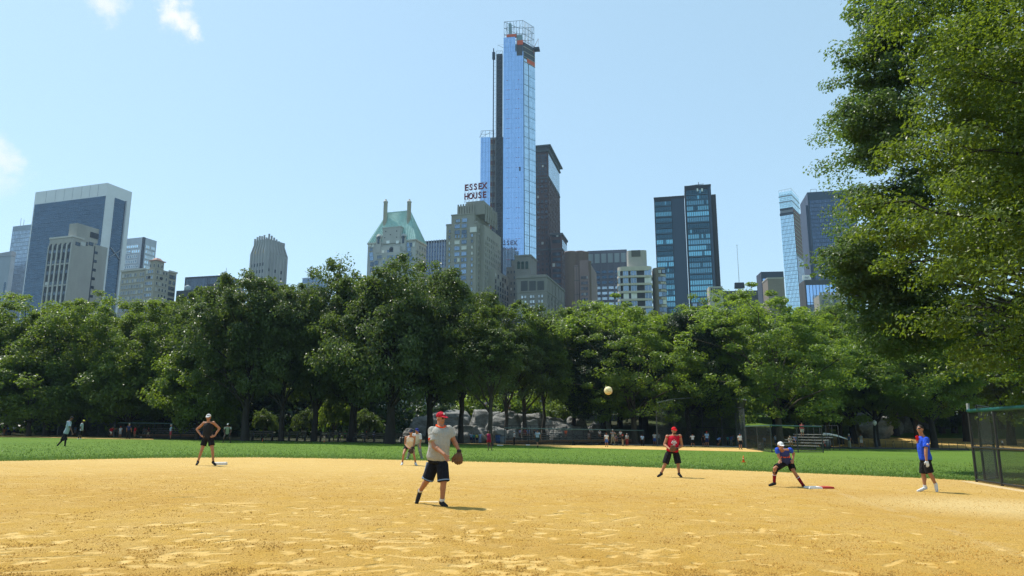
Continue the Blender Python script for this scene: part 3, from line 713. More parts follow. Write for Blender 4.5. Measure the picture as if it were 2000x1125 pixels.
for px in (753.5, 799.5):
    x, zt = B.front(px, 392, yr - 2.5)
    b = MB(); b.lathe([(1.15, -(zt - H) * .75), (1.15, -1.2), (1.35, -1.1), (1.35, -.5), (1.0, -.3), (.5, .6), (.45, .9)], (x, yr - 2.5, zt), 10); B.part(b, 'chimney', LIMEW)
# central gable, dormers and terraces
g0, zgb = B.front(749, 447); g1 = B.front(784, 446)[0]; zgl = B.front(766, 470)[1]
b = MB(); b.box(g0, g1, -.8, 4, H - 1, zgb); b.box(g0 - .3, g1 + .3, -1.0, 4.1, zgb, zgb + .5); gab = B.part(b, 'gable', LW)
for (px, py) in ((755, 453), (776, 452), (764, 459), (753, 465), (776, 464)): x, z = B.front(px, py); B.box('oculus', BLK, x - .25, x + .25, -1.0, -.7, z - .25, z + .25)
for px, py in ((741, 458), (789, 457)):
    x, z = B.front(px, py)
    b = MB(); b.box(x - 1.6, x + 1.6, -.7, 3.4, H - 6, z - 1.5); b.lathe([(1.6, 0), (1.6, 4.1)], n=14); k = 4; 
    nb = len(b.v); b.v = b.v[:8] + [(v[0] + x, v[2] - .7, v[1] + z - 1.5) for v in b.v[8:]]; dm = B.part(b, 'dormer', LW)
    b = MB(); b.box(x - .55, x + .55, -.95, -.7, z - 5.5, z - 1.2); B.part(b, 'window', G_WIND, dm)
zf = [B.front(770, p)[1] for p in (478, 492, 502, 516, 530)]
for (px0, px1, py0, py1) in ((754, 788, 470, 474), (755, 763, 470, 476), (770, 778, 470, 477)):
    pass
for (pa, pb, ya, yb) in ((756, 762, 471, 476), (775, 780, 471, 476)):
    x0, z1 = B.front(pa, ya); x1, z0 = B.front(pb, yb); B.box('terrace_sky_panel', mat('painted_sky_gap', (.75, .8, .82)), x0, x1, -.95, -.75, z0, z1)  # pale panels painted as sky seen through the terrace
xa, za = B.front(748, 478); xb = B.front(785, 478)[0]
B.box('bay', LW, xa, xb, -2.2, 0, 0, za - 2); b = MB(); b.box(xa - 3, xb + 3, -4.0, -2.2, 0, B.front(766, 496)[1]); B.part(b, 'terrace', LW)
xc = (xa + xb) / 2 + .6
b = MB(); b.box(xc - 1.1, xc + 1.1, -2.5, -2.2, za - 7.5, za - 3.4); b.lathe([(1.1, 0), (1.1, .3)], n=14); b.v = b.v[:8] + [(v[0] + xc, -2.5 + v[2], v[1] + za - 3.4) for v in b.v[8:]]; B.part(b, 'arched_window', G_WIND)
rows = [(478, [(722, 1), (729, 1), (797, 1), (803, 1), (808, 1)]), (487, [(725, 2), (738, 1), (786, 1), (799, 2)]), (497, [(725, 2), (786, 1), (800, 2)]), (494, [(745, 1), (752, 1), (762, 1)]), (505, [(748, 3), (769, 4), (785, 4), (726, 2), (803, 2)]), (516, [(727, 2), (742, 2), (758, 2), (772, 2), (786, 2), (801, 2)]), (527, [(727, 2), (742, 2), (758, 2), (772, 2), (786, 2), (801, 2)])]
for py, ws in rows:
    for px, n in ws:
        x, z = B.front(px, py); off = -4.0 if xa - 3 < x < xb + 3 and py >= 500 else (-2.2 if xa < x < xb else 0)
        windows(B, 'front', [x], [z - 1.0], .9 * n, 1.9, G_WIN, LW, off, n, seed=px)
windows(B, 'side', lin(2.0, D - 2, 4), [H - 4.2 - 3.6 * k for k in range(8)], 1.0, 1.9, G_WIND, LW, 0, 1, .08, 31)
b = MB(); b.box(-W - .3, g0 - .4, -.4, .1, H - .5, H + .4); b.box(g1 + .4, .4, -.4, .1, H - .5, H + .4); b.box(.02, .5, -.4, D, H - .5, H + .4); B.part(b, 'cornice', LIMEW)

# B11: navy glass with pale piers
B = Bld('office_tower', 'dark navy office tower with thin pale vertical piers between the two hotels', 880, 467, 560, 822, 884)
B.box('wall', BLK, -B.W, 0, 0, 20, 0, B.H)
panels(B, 'window_grid', 'front', -B.W + .5, -.5, 4, B.H - 2, 22, 40, glass('glass_slate', (.13, .17, .25), .75, .08, .2), 0, .003, .16)
for x in lin(-B.W + .3, -.3, 12): B.box('pier', mat('pier_grey', (.34, .37, .42)), x - .32, x + .32, -.55, -.05, 2, B.H + .3)

# B12: stepped art deco hotel with the roof sign
B = Bld('hotel_building', 'stepped buff brick art deco hotel under the red roof letters', 930, 432, 385, 872, 962, yaw=R(18))
W, D, H = B.W, B.D, B.H; D = max(D, 22.0)
zA = B.front(874, 441)[1]; x1 = B.front(879, 430)[0]
B.box('wall', ESS, -W, 0, 0, D, 0, zA); xs0, xs1 = B.front(881, 420)[0], B.front(926, 420)[0]
zB = B.front(905, 419)[1]
B.box('upper_block', ESS, xs0, xs1, .6, D - 1, zA, zB)
xc0, xc1 = B.front(890, 400)[0], B.front(925, 400)[0]; zC = B.front(900, 400)[1]
b = MB(); b.box(xc0, xc1 + 5.5, 2.5, D - 3, zB, zC); tw = B.part(b, 'crown_block', LIME)
for x in lin(xc0 + .7, xc1 - .7, 7): b = MB(); b.box(x - .5, x + .5, 1.8, 2.5, zB - 2.0, zC + .9, .12); B.part(b, 'buttress', LIME, tw)
for y in lin(4, D - 5, 6): b = MB(); b.box(xc1 + 5.4, xc1 + 6.2, y - .5, y + .5, zB - 4, zC + .7 , .12); B.part(b, 'buttress', LIME, tw)
xd0, xd1 = B.front(904, 390)[0], B.front(938, 390)[0]; zD = B.front(920, 388)[1]
B.box('penthouse', LIME, xd0, xd1, 5, D - 6, zC, zD); x5, z5 = B.front(919, 394); B.box('window', BLK, x5 - .5, x5 + .5, 4.8, 5.1, z5 - 2.4, z5 - .4)
B.box('right_bay', ESS, -1.0, .6, 1.0, D - 4, 0, zA + 1.5); yb_, zb_ = B.side(960, 452)
B.box('side_wing', ESS, .6, 3.2, D * .18, D + 6, 0, B.side(958, 448, 3.2)[1])
B.box('rear_wing', ESS, 3.2, 6.5, D * .45, D + 10, 0, B.side(965, 525, 6.5)[1])
B.box('left_wing', TAN, -W - 4.2, -W, 3, D, 0, B.front(866, 520)[1])
fl = [zA - 4.2 - 3.35 * k for k in range(27)]
xm = [B.front(p, 470)[0] for p in (893, 906.5)]
zsA = [zB - 4.0, zB - 7.4, zB - 10.8] + [z for z in fl if z < zB - 12]
for x, wd, n in ((xm[0], 2.5, 3), (xm[1], 2.5, 3)):
    for i, z in enumerate(zsA):
        if i % 4 == 3: windows(B, 'front', [x - .9, x + .9], [z], .85, 1.7, G_WIN, LIME, 0 if z < zA else .6, 1, 0, i)
        else: windows(B, 'front', [x], [z], wd, 1.7, G_WIN, LIME, 0 if z < zA else .6, n, 0, i)
windows(B, 'front', [B.front(878, 470)[0], B.front(922, 470)[0]], fl, .95, 1.7, G_WIN, LIME, 0, 1, 0, 41)
windows(B, 'side', lin(2.0, 3.4, 1), fl, .9, 1.7, G_WIND, LIME, .6, 1, .0, 42)
windows(B, 'side', lin(D * .18 + 2, D + 4, 9), [z - 3 for z in fl], .8, 1.6, G_WIN, LIME, 3.2, 1, .04, 43)
windows(B, 'side', lin(D * .45 + 2, D + 8, 6), [z for z in fl if z < B.side(965, 530, 6.5)[1] - 2], .9, 1.7, G_WIND, LIME, 6.5, 1, .04, 44)
q = MB(); xg, zg = B.front(926, 443); q.box(xg - 2.2, xg + 1.6, -.7, -.02, zg - 3.2, zg - .2); B.part(q, 'glazed_bay', G_WIN)
b = MB(); b.box(-W - .2, xs0 - .02, -.25, 2, zA, zA + .9); b.box(xs1 + .02, .2, -.25, 1, zA, zA + .9); b.box(xs0 - .2, xs1 + .2, .35, 1.2, zB, zB + .7); B.part(b, 'parapet', LIME)
# the roof sign: a thing of its own standing on the penthouse
S = empty('roof_sign', (0, 0, 0), -B.yaw, 'red open rooftop letters reading ESSEX HOUSE on a steel lattice', 'sign')
xs_, zs1 = B.front(923, 366); _, zs2 = B.front(923, 384)
S.location = B.root.matrix_basis @ Vector((xs_, 4.5, zD))
xa_, z_t = B.front(901, 353); xb_, z_b = B.front(945, 384.5); wsn = xb_ - xa_
hl = (B.front(923, 353)[1] - B.front(923, 366)[1])
for word, pyb in (('ESSEX', 365.5), ('HOUSE', 383)):
    zz = B.front(923, pyb)[1] - zD
    for i, ch in enumerate(word):
        x = -wsn / 2 + wsn * (i + .5) / 5
        o = text_obj('letter', ch, hl * 1.28, REDSIGN, S, (x, 0, zz), (R(90), 0, 0), .35, bold=.08, sx=.74 if ch in 'OUH' else .88); o['label'] = 'red letter ' + ch
b = MB(); zt_ = B.front(923, 352)[1] - zD
for x in lin(-wsn / 2, wsn / 2, 7): b.bar((x, .7, -.2), (x, .7, zt_), .07, n=4)
for z in lin(0, zt_, 7): b.bar((-wsn / 2, .7, z), (wsn / 2, .7, z), .06, n=4)
for i in range(6):
    x = -wsn / 2 + wsn * i / 6
    for k in range(4): za_, zb2 = zt_ * k / 4, zt_ * (k + 1) / 4; b.bar((x, .75, za_), (x + wsn / 6, .75, zb2), .05, n=4); b.bar((x, 3.4, 0), (x, .75, zt_ * .5), .06, n=4)
b.build('lattice', STEEL, S)
SIGN_ROOT = S

# B13: supertall glass tower under construction
B = Bld('glass_skyscraper', 'very tall slender blue glass tower still topped with steel framing', 1022, 84, 450, 983.5, 1045, yaw=R(8))
W, D, H = B.W, B.D, B.H
zgR = B.side(1045, 135)[1]
zG = H - 3
YS = R(42); Bs = Bld('tmp', 'tmp', 1022, 84, 450, 1000, 1045, yaw=YS); bpy.data.objects.remove(Bs.root); Bs.root = B.root      # the right face turns away at its own angle
DS = Bs.side(1045, 97)[0]; turn = -(YS - B.yaw); cs_, sn_ = math.cos(turn), math.sin(turn)
def loc2(x, y): return (x * cs_ - y * sn_, x * sn_ + y * cs_)
def turned(f):
    old = set(B.root.children); f()
    for o in set(B.root.children) - old: o.rotation_euler = (0, 0, turn)
c1 = loc2(-.15, DS); foot = [(-W + .25, .3), (-.2, .3), c1, (c1[0] - W, c1[1] + 1.5)]
b = MB(); b.prism(foot, 0, H - .2); B.part(b, 'wall', mat('tower_core_blue', (.14, .2, .3), .7))
zF = lambda k: 2 + (H - 3) * k / 74.0
panels(B, 'glass_front', 'front', -W, -.05, 0, H - 6, 12, 74, G_BLUE, 0, .0009, .025, 3)
panels(B, 'glass_front_top', 'front', -W, -W * .4, H - 6, H + 5, 5, 3, G_BLUE, 0, .0016, .05, 4)
zN, zFar = Bs.side(1026, 113)[1], Bs.side(1045, 136)[1]
def side_face():
    for (ya, yb, n, sd, t) in ((.05, .4, 3, 5, .2), (.46, .98, 4, 6, .75)):
        panels(B, 'glass_side', 'side', DS * ya, DS * yb, 0, zN + (zFar - zN) * t, n, 66, G_SIDE, 0, .002, .05, sd)
    B.box('hoist_slot', mat('slot_blue', (.12, .17, .24)), -.2, .06, DS * .4, DS * .46, 0, zN - 4)
    for k in range(2, 66, 2):
        z = zFar * k / 66.0; B.box('floor_line', mat('line_blue', (.2, .27, .36)), .05, .2, .05, DS * .98, z - .14, z + .14)
    for k in range(9):
        z = zFar + 1.5 + 3.6 * k
        if z > H + 1: break
        B.box('bare_floor', mat('bare_concrete', (.30, .28, .25)), -.3, .3, .2, DS * .98, z - .25, z + .25)
        B.box('netting', RUST if k < 1 else mat('dark_netting', (.06, .065, .075)), -.3, .2, .3 if k else DS * .3, DS * .96, z + .3, z + 3.2)
turned(side_face)
grid(B, 'mullion', 'front', -W, 0, 0, H - 6, 6, 37, mat('blue_mullion', (.42, .58, .82), .3, .8, var=.03), -.06, .10, 0, .14)
b = MB(); rg = random.Random(4)
for k in range(5, 70):
    z = (H - 6) * k / 74.0
    for x in (.16, .26, .62, .74):
        if k % 2 == 0 and rg.random() < .8: b.box(-W + W * x, -W + W * x + .7, -.3, -.1, z - .12, z + .14)
B.part(b, 'floor_marker', mat('pink_marker', (.5, .2, .3)), None, kind='stuff')
b = MB(); xw, zw = B.front(1015.5, 330); b.box(xw - .45, xw + .45, -.3, -.05, zw - 1.4, zw + 1.4); B.part(b, 'open_pane', BLK)
q = MB(); q.box(-W * .33, -.5, -.25, .5, H - 9, H - 1.5); B.part(q, 'bare_bay', mat('dark_netting', (.06, .065, .075)))
q = MB(); q.box(-W * .3, -.2, -.4, 3, H - 1.2, H + 2.0); B.part(q, 'orange_sheeting', RUST)
q = MB(); q.box(-W * .85, -W * .35, -.2, 2, H + 5.2, H + 7.0); B.part(q, 'orange_sheeting', RUST)
# steel crown
b = MB(); zt = B.front(1005, 38)[1]; zb = H + .5
A0, A1 = Vector((-W + .3, .3, 0)), Vector((-.3, .3, 0)); A2 = Vector((*loc2(-.3, DS * .95), 0)); A3 = A2 + (A0 - A1) * .8
zz = lin(zb + 2, zt - 1, 4); up_ = lambda p, z: Vector((p.x, p.y, z))
for (p, q_, n) in ((A0, A1, 6), (A1, A2, 8), (A2, A3, 5), (A3, A0, 6)):
    for i in range(n):
        u_, w_ = p.lerp(q_, i / n), p.lerp(q_, (i + 1) / n); b.bar(up_(u_, zb - 2), up_(u_, zt - 1), .13, n=4)
        for j in range(3):
            if (i + j) % 2: b.bar(up_(u_, zz[j]), up_(w_, zz[j + 1]), .08, n=4)
    for z in zz: b.bar(up_(p, z), up_(q_, z), .15, n=4)
B.part(b, 'steel_frame', mat('frame_steel', (.22, .24, .27), .5, .4))
q = MB(); q.box(-W * .75, -W * .62, 1, 3, H, zt - 2); q.box(-W * .35, -1.0, 1.5, 4, H, H + 7); B.part(q, 'roof_plant', mat('plant_blue', (.24, .36, .42)))
# lower west shaft and hoist tower
hx0, ht = B.front(963, 96); hx1 = B.front(980, 96)[0]
xL, zL = B.front(936, 262)
B.box('lower_shaft_core', mat('tower_core', (.20, .21, .24), .7), xL + .2, -W - .2, 6, 22, 0, zL - .3)
xM = B.front(954.5, 300)[0]
panels(B, 'glass_front', 'front', xL, xM, 0, zL, 6, 56, G_BLUE, 5.9, .002, .05, 8)
grid(B, 'mullion', 'front', xL, xM, 0, zL, 3, 28, mat('blue_mullion', (.42, .58, .82), .3, .8, var=.03), 5.85, .12, .16, .14)
for k in range(40): z = zL - 2 - 3.7 * k; B.box('bare_floor', mat('bare_concrete', (.30, .28, .25)), xM + .1, hx0 + .8, 5.4, 8, z, z + .6) if z > 0 else None
for k in range(40):
    z = zL - 2 - 3.7 * k
    if z > 4 and k % 2: B.box('brick_infill', mat('red_infill', (.16, .07, .05)), xM + .2, hx0 + .4, 5.6, 5.9, z + .7, z + 3.4)
b = MB(); zq = B.front(945, 248)[1]
for x in lin(xL, xM + 2.4, 4): b.bar((x, 6.2, zL), (x, 6.2, zq), .14, n=4)
b.bar((xL, 6.2, zq), (xM + 2.4, 6.2, zq), .14, n=4); b.bar((xL, 6.2, (zq + zL) / 2), (xM + 2.4, 6.2, (zq + zL) / 2), .12, n=4); b.bar((xL, 6.2, zL), (xM + 2.4, 6.2, zq), .1, n=4); b.bar((xL - 1, 6.2, zL + .2), (xL + 1.6, 6.2, zq), .15, n=4)
B.part(b, 'steel_frame', mat('frame_steel', (.22, .24, .27), .5, .4))
Hh = empty('hoist_tower', (0, 0, 0), -B.yaw, 'dark scaffold hoist tower clamped to the left of the glass skyscraper', 'hoist tower'); Hh.location = B.root.matrix_basis @ Vector((0, 0, 0))
b = MB(); b.box(hx0 + 1.9, hx1 - .1, 3.2, 5.4, 0, ht - 2); b.build('cladding', mat('hoist_dark', (.035, .04, .05)), Hh)
b = MB()
for x in (hx0 + 1.7, hx1): b.bar((x, 2.9, 0), (x, 2.9, ht), .14, n=4)
n = 74
for k in range(n): z = ht * k / n; b.bar((hx0 + 1.7, 2.9, z), (hx1, 2.9, z), .08, n=4); b.bar((hx0 + 1.7, 2.9, z), (hx1 - .8 * (k % 2), 2.9, z + ht / n), .06, n=4)
b.bar((hx0 + 1.7, 2.9, ht), (hx1, 2.9, ht), .1, n=4); tag(b.build('scaffold', mat('scaffold_grey', (.16, .17, .18), .5, .3), Hh), kind='stuff')
b = MB(); b.bar((hx0 - .2, 3.6, 0), (hx0 - .2, 3.6, ht + 2.5), .38, n=6)
for k in range(90): z = ht * k / 90; b.bar((hx0 - .2, 3.4, z), (hx0 + 1.7, 3.2, z + .3), .05, n=4)
b.build('mast', mat('mast_blue', (.03, .05, .08)), Hh)
b = MB(); zc_ = B.front(966, 100)[1]; b.box(hx0 - 1.0, hx0 + .8, 2.6, 4.4, zc_ - 4, zc_ + 1); b.build('hoist_cage', mat('mast_blue', (.03, .05, .08)), Hh)
# cranes on the top
def crane(label, loc, segs, plat=None, m=None):
    c = empty('tower_crane', B.root.matrix_basis @ Vector(loc), -B.yaw, label, 'crane', 'construction cranes')
    for nm, a, d, r in segs: q = MB(); q.bar(a, d, r, r * .7, n=5); q.build(nm, m or mat('frame_steel', (.22, .24, .27), .5, .4), c)
    if plat: q = MB(); q.box(*plat, .4); q.build('platform', BLK, c)
crane('thin jib crane reaching left off the top of the glass skyscraper', (-W - .2, 2, H - 1.5), [('jib', (0, 0, 0), (-4.2, 0, 2.6), .14), ('stay', (1.2, 0, 2.6), (-4.0, 0, 2.5), .06), ('cable', (-4.1, 0, 2.5), (-4.1, 0, -6), .04), ('mast', (.2, 0, -2), (1.3, 0, 3), .15)])
cx_, cy_ = loc2(.8, DS * .8); zc2 = Bs.side(1042, 96)[1]
crane('red and grey luffing crane on a platform right of the tower top', (cx_, cy_, zc2), [('jib', (0, 0, 0), (3.0, 2, 8.0), .2), ('stay', (3.0, 2, 8.0), (3.2, 1, 0.5), .07), ('mast', (0, 0, -4), (0, 0, 1), .3), ('cable', (3.1, 2, 8), (3.1, 2, 2), .04)], (-.3, 4.2, -1, 3, -1.2, .6), mat('crane_red', (.3, .12, .1)))

# B14: brown brick tower
B = Bld('brick_tower', 'dark brown brick tower with a projecting black cornice behind the glass skyscraper', 1070, 284, 560, 1046, 1092, yaw=R(14))
W, D, H = B.W, B.D, B.H; W += 14
zc = B.front(1070, 296)[1]
B.box('wall', BROWN, -W, 0, 0, D, 0, zc)
b = MB(); b.box(-W - 1, 1.0, -1.0, D + 1, zc, zc + 1.2); b.box(-W - 2.2, 2.6, -2.4, D + 2.2, H - 1.2, H); b.box(-W - .5, .5, -.5, D + .5, zc + 1.2, H - 1.2); B.part(b, 'cornice', GREYD)
zg0 = B.front(1070, 342)[1]
panels(B, 'glass_crown', 'front', -W + 1, -1, zg0, zc - 2, 10, 8, G_WIND, -.1, .003, .4)
panels(B, 'glass_crown', 'side', 1, D - 1, zg0, zc - 1, 9, 11, G_PALE, .1, .003, .25)
fl = [zg0 - 6 - 4.3 * k for k in range(28)]
windows(B, 'front', lin(-W * .62, -1.8, 5), fl, 1.5, 2.2, G_WIND, BROWN, 0, 2, .05, 51)
windows(B, 'side', lin(2, D - 2, 8), fl, 1.3, 2.2, glass('glass_window_brown', (.28, .26, .28), .7, .1, .5), BROWN, 0, 1, .05, 52)
for z in (zg0 - 2, zg0 - 62, zg0 - 120): B.box('band', GREYD, -W - .3, .4, -.4, D + .3, z - .7, z + .7)
B2 = Bld('brick_tower', 'lower dark brown brick tower with a glass top beside the tall brown one', 1097, 455, 545, 1076, 1107, yaw=R(14))
W, D, H = B2.W, B2.D, B2.H
B2.box('wall', BROWN, -W, 0, 0, D, 0, H - 1.5); b = MB(); b.box(-W - .8, .8, -.8, D + .8, H - 1.5, H); B2.part(b, 'cornice', GREYD)
zg0 = B2.side(1100, 487)[1]; panels(B2, 'glass_crown', 'side', .6, D - .6, zg0, H - 5, 4, 7, G_PALE, .1, .003, .2)
B2.box('band', GREYD, -W - .3, .4, -.4, D + .3, zg0 - 1.5, zg0 - .4)
fl = [zg0 - 6 - 4.3 * k for k in range(15)]
windows(B2, 'front', lin(-W + 2, -2, 4), fl + [zg0 + 4, zg0 + 9], 1.5, 2.2, G_WIND, BROWN, 0, 2, .05, 53)
windows(B2, 'side', lin(1.5, D - 1.5, 4), fl, 1.3, 2.2, glass('glass_window_brown', (.28, .26, .28), .7, .1, .5), BROWN, 0, 1, .05, 54)

# B15: grey clubhouse block with a penthouse
B = Bld('stone_building', 'low square grey stone building with tall blank bays below the glass skyscraper', 1068, 541, 382, 1010, 1102, yaw=R(16))
W, D, H = B.W, B.D, B.H
B.box('wall', GREY, -W, 0, 0, D, 0, H); b = MB(); b.box(-W - .5, .5, -.5, D + .5, H, H + .8); b.box(-W + .2, -.2, .2, 1.0, H + .8, H + 1.6); b.box(-1, -.2, .2, D, H + .8, H + 1.6); B.part(b, 'parapet', GREY)
for px in (1024, 1040, 1056):
    x, z = B.front(px, 549); x2, z2 = B.front(px, 568); B.box('blank_bay', GREYD, x - 1.8, x + 1.8, -.25, .1, z2, z)
zz = [B.front(1040, p)[1] - .8 for p in (579, 589, 599, 609)]
windows(B, 'front', [B.front(p, 585)[0] for p in (1020, 1026, 1037, 1042, 1053, 1059)], zz, 1.05, 1.5, glass('glass_window_white', (.5, .55, .58), .5, .1, .4), GREY, 0, 1, .0, 61)
windows(B, 'side', lin(3, D - 3, 6), zz, 1.4, 1.6, G_WIND, GREY, 0, 1, .1, 62)
for y in lin(3, D - 3, 6): B.box('pilaster', GREY, -.1, .3, y + 1.6, y + 2.2, 0, H - 1)
B.box('band', GREY, -W - .2, .3, -.3, D, zz[0] + 3.2, zz[0] + 3.9)
B = Bld('stone_building', 'grey penthouse block with arched niches above the low grey building', 1036, 500, 400, 1006, 1048, yaw=R(16))
W, D, H = B.W, B.D, B.H
B.box('wall', GREY, -W, 0, 0, D, 0, H); b = MB(); b.box(-W - .4, .4, -.4, D + .4, H, H + .9); B.part(b, 'parapet', GREY)
for px in (1013, 1021, 1029):
    x, z = B.front(px, 511); b = MB(); b.box(x - .8, x + .8, -.25, .1, z - 4.2, z - .6); b.lathe([(.8, 0), (.8, .35)], n=12); b.v = b.v[:8] + [(v[0] + x, v[2] - .25, v[1] + z - .6) for v in b.v[8:]]; B.part(b, 'niche', mat('niche_green', (.03, .06, .05)))
q = MB(); x, z = B.front(1046, 536); 
B = Bld('stone_building', 'narrow grey block of small windows between the hotel and the glass skyscraper', 1008, 508, 420, 989, 1012, yaw=R(16))
B.box('wall', GREY, -B.W, 0, 0, 20, 0, B.H - 4); B.box('upper_block', GREY, -B.W * .5, 0.01, .6, 18, B.H - 4, B.H)
windows(B, 'front', lin(-B.W + 1, -1, 3), [B.H - 8 - 3.4 * k for k in range(9)], .8, 1.6, G_WIN, GREY, 0, 1, .1, 64)

# B16: rounded pink granite tower
B = Bld('apartment_tower', 'dusty pink tower with rounded turrets at the top', 1150, 530, 470, 1108, 1166, yaw=R(14))
W, D, H = B.W, B.D, B.H
xm = B.front(1132, 520)[0]
B.box('wall', PINK, xm, 0, 0, D, 0, H); xl = B.front(1139, 508)[0]
B.box('step', PINK, xm, xl + 3.2, .5, D, H, B.front(1140, 508)[1])
zt = B.front(1115, 490)[1]
for (px, r, py) in ((1113, 4.2, 490), (1124.5, 2.5, 492), (1131, 3.3, 489), (1140, 2.6, 490), (1119, 3.0, 505), (1145, 2.6, 508)):
    x, z = B.front(px, py); b = MB(); b.lathe([(r, -z + 1), (r, -.8), (r + .3, -.7), (r + .3, 0), (r - .3, .1)], (x, 4, z), 14); B.part(b, 'turret', PINK)
x0 = B.front(1108, 520)[0]; B.box('left_block', PINK, x0, xm, .8, D, 0, B.front(1115, 518)[1])
fl = [H - 5 - 3.7 * k for k in range(16)]
windows(B, 'front', lin(xm + 1.6, -1.6, 5), fl, 1.4, 1.9, G_WIND, PINK, 0, 1, 0, 71, fw=.12)
b = MB()
for x in lin(x0, xm, 5): b.box(x - .1, x + .1, .55, .9, 2, B.front(1115, 522)[1])
for z in lin(4, B.front(1115, 520)[1], 12): b.box(x0, xm, .6, .9, z - .1, z + .1)
B.part(b, 'stone_joint', GREYD)
B.box('podium', PINK, -6, 8, -3, 0, 0, B.front(1170, 597)[1])

# B17: wide office slab
B = Bld('office_slab', 'wide mauve office slab with six tall pale bays along its top', 1224, 487, 600, 1147, 1228, yaw=R(10))
W, D, H = B.W, B.D, B.H; MAU = stone('mauve_grey', (.17, .165, .2))
B.box('wall', MAU, -W, 0, 0, 25, 0, H); zb = B.front(1190, 513)[1]
for i in range(6):
    x = -W + W * (i + .5) / 6; B.box('louvre_bay', mat('louvre_grey', (.33, .38, .41)), x - W / 6 * .38, x + W / 6 * .38, -.3, .1, zb, H - 3)
for i in range(7):
    x = -W + W * i / 6; B.box('pier', MAU, x - .7, x + .7, -1.2, -.02, 0, H - 1.8)
for k in range(18):
    z = zb - 9 - 4.6 * k
    for i in range(6):
        x = -W + W * (i + .5) / 6; q = MB(); q.box(x - W / 6 * .4, x + W / 6 * .4, -.3, .1, z, z + 2.2); B.part(q, 'window_band', glass('glass_band', (.40, .46, .52), .7, .15, .25) if k > 2 else G_NAVY)

# B18: rounded balcony flats
B = Bld('apartment_building', 'beige flats with wrapped rounded balcony bands and a boxy roof tank', 1273, 519, 360, 1206, 1290, yaw=R(8))
W, D, H = B.W, B.D, B.H
def rrect(x0, x1, y0, y1, r, n=6):
    pts = []
    for (cx_, cy_, a0) in ((x1 - r, y0 + r, -90), (x1 - r, y1 - r, 0), (x0 + r, y1 - r, 90), (x0 + r, y0 + r, 180)):
        for i in range(n + 1): a = R(a0 + 90 * i / n); pts.append((cx_ + r * math.cos(a), cy_ + r * math.sin(a)))
    return pts
b = MB(); b.prism(rrect(-W + .6, -.6, .6, 20, 3), 0, H - 1); B.part(b, 'wall', BLK)
fh = B.front(1240, 526)[1] - B.front(1240, 541)[1]; BAL = mat('balcony_beige', (.43, .405, .345), .8, var=.08, scale=.3)
b = MB(); b.prism(rrect(-W, 0, 0, 20.5, 3), H - 2.2, H); B.part(b, 'parapet', BAL)
for k in range(16):
    z = H - 2.2 - fh * (k + 1) + 1.0
    if z < 2: break
    b = MB(); b.prism(rrect(-W - .3, .3, -.3, 20.8, 3.1), z - .6, z + .45); B.part(b, 'balcony_band', BAL)
    for (pa, pb, g_) in ((1207, 1211, G_WIN), (1217, 1227, G_WIN), (1232, 1243, G_WIN), (1259, 1272, G_WIN)):
        xa, xb = B.front(pa, 540)[0], B.front(pb, 540)[0]; q = MB(); q.box(xa, xb, .42, .62, z + .45, z + fh - .7)
        q.mi = 1
        for t in lin(xa, xb, 3): q.box(t - .08, t + .08, .36, .44, z + .45, z + fh - .7)
        B.part(q, 'window', [g_, MULW])
zt0, x0, x1 = B.front(1243, 486)[1], B.front(1225, 505)[0], B.front(1264, 505)[0]
b = MB(); b.prism(rrect(x0, x1, 3, 14, 2.0), H, zt0); tk = B.part(b, 'roof_tank', CONC)
xa, za = B.front(1233, 489, 3); xb, zb = B.front(1251, 501, 3); b = MB(); b.box(xa, xb, 2.85, 3.1, zb, za); B.part(b, 'louvre', mat('louvre_dark', (.09, .09, .08)), tk)
B = Bld('apartment_building', 'narrower beige curved wing of flats right of the balcony flats', 1300, 522, 366, 1275, 1306, yaw=R(8))
W, D, H = B.W, B.D, B.H
b = MB(); b.prism(rrect(-W, 0, 0, 14, 3), 0, H); B.part(b, 'wall', stone('taupe_concrete', (.23, .20, .155)))
for k in range(14):
    z = H - fh * (k + 1)
    if z < 2: break
    b = MB(); b.prism(rrect(-W * .62, .2, -.2, 14, 3), z - .7, z + .4); B.part(b, 'balcony_band', BAL)
    windows(B, 'front', [-W * .47, -W * .17], [z + .9], W * .2, 1.9, G_WIN, BLK, -.05, 2, 0, k)

# B19: twin dark teal towers
def teal(label, pxC, pyC, Y, pxL, pxR, lit_rows, pxe, seed):
    B = Bld('glass_tower', label, pxC, pyC, Y, pxL, pxR, yaw=R(13), group='twin dark glass towers')
    W, H = B.W, B.H; xe = B.front(pxe, pyC + 40)[0]
    B.box('wall', BLK, -W, 0, 0, 22, 0, H); rg = random.Random(seed)
    fh = 3.55; k = 0; z = H - 1.6
    while z > 3:
        z -= fh
        st = lit_rows(k); x0 = -W + .6  # brightness of these rows is put into a lighter teal glass colour
        nb = 10; w = (xe - x0) / nb
        mb = MB(); mb.mi = 0
        for i in range(nb):
            a, c = x0 + w * i + .12, x0 + w * (i + 1) - .12
            mb.mi = 1 if (st and rg.random() < .93) else (1 if rg.random() < .04 else 0)
            mb.box(a, c, -.18, .05, z + .55, z + fh - .75 + (.35 if st else 0))
        B.part(mb, 'window_band', [G_TEALD, G_TEAL if rg.random() < .6 else glass('glass_teal_pale', (.16, .33, .42), .85, .1, .3)])
        mb = MB(); mb.box(x0, xe, -.12, .05, z - .15, z + .4); B.part(mb, 'spandrel', glass('spandrel_teal', (.05, .12, .17), .5, .15, .2))
        k += 1
    B.box('blank_strip', glass('strip_teal', (.03, .055, .085), .35, .15, .1), xe + .3, -.3, -.14, .05, 2, H - 1)
    grid(B, 'mullion', 'front', -W + .6, xe, 2, H - 1, 10, 1, MULD, -.1, .16, 0, .22)
    b = MB(); b.box(-W - .15, .15, -.25, 22.2, H, H + .7); B.part(b, 'roof', BLK)
    return B
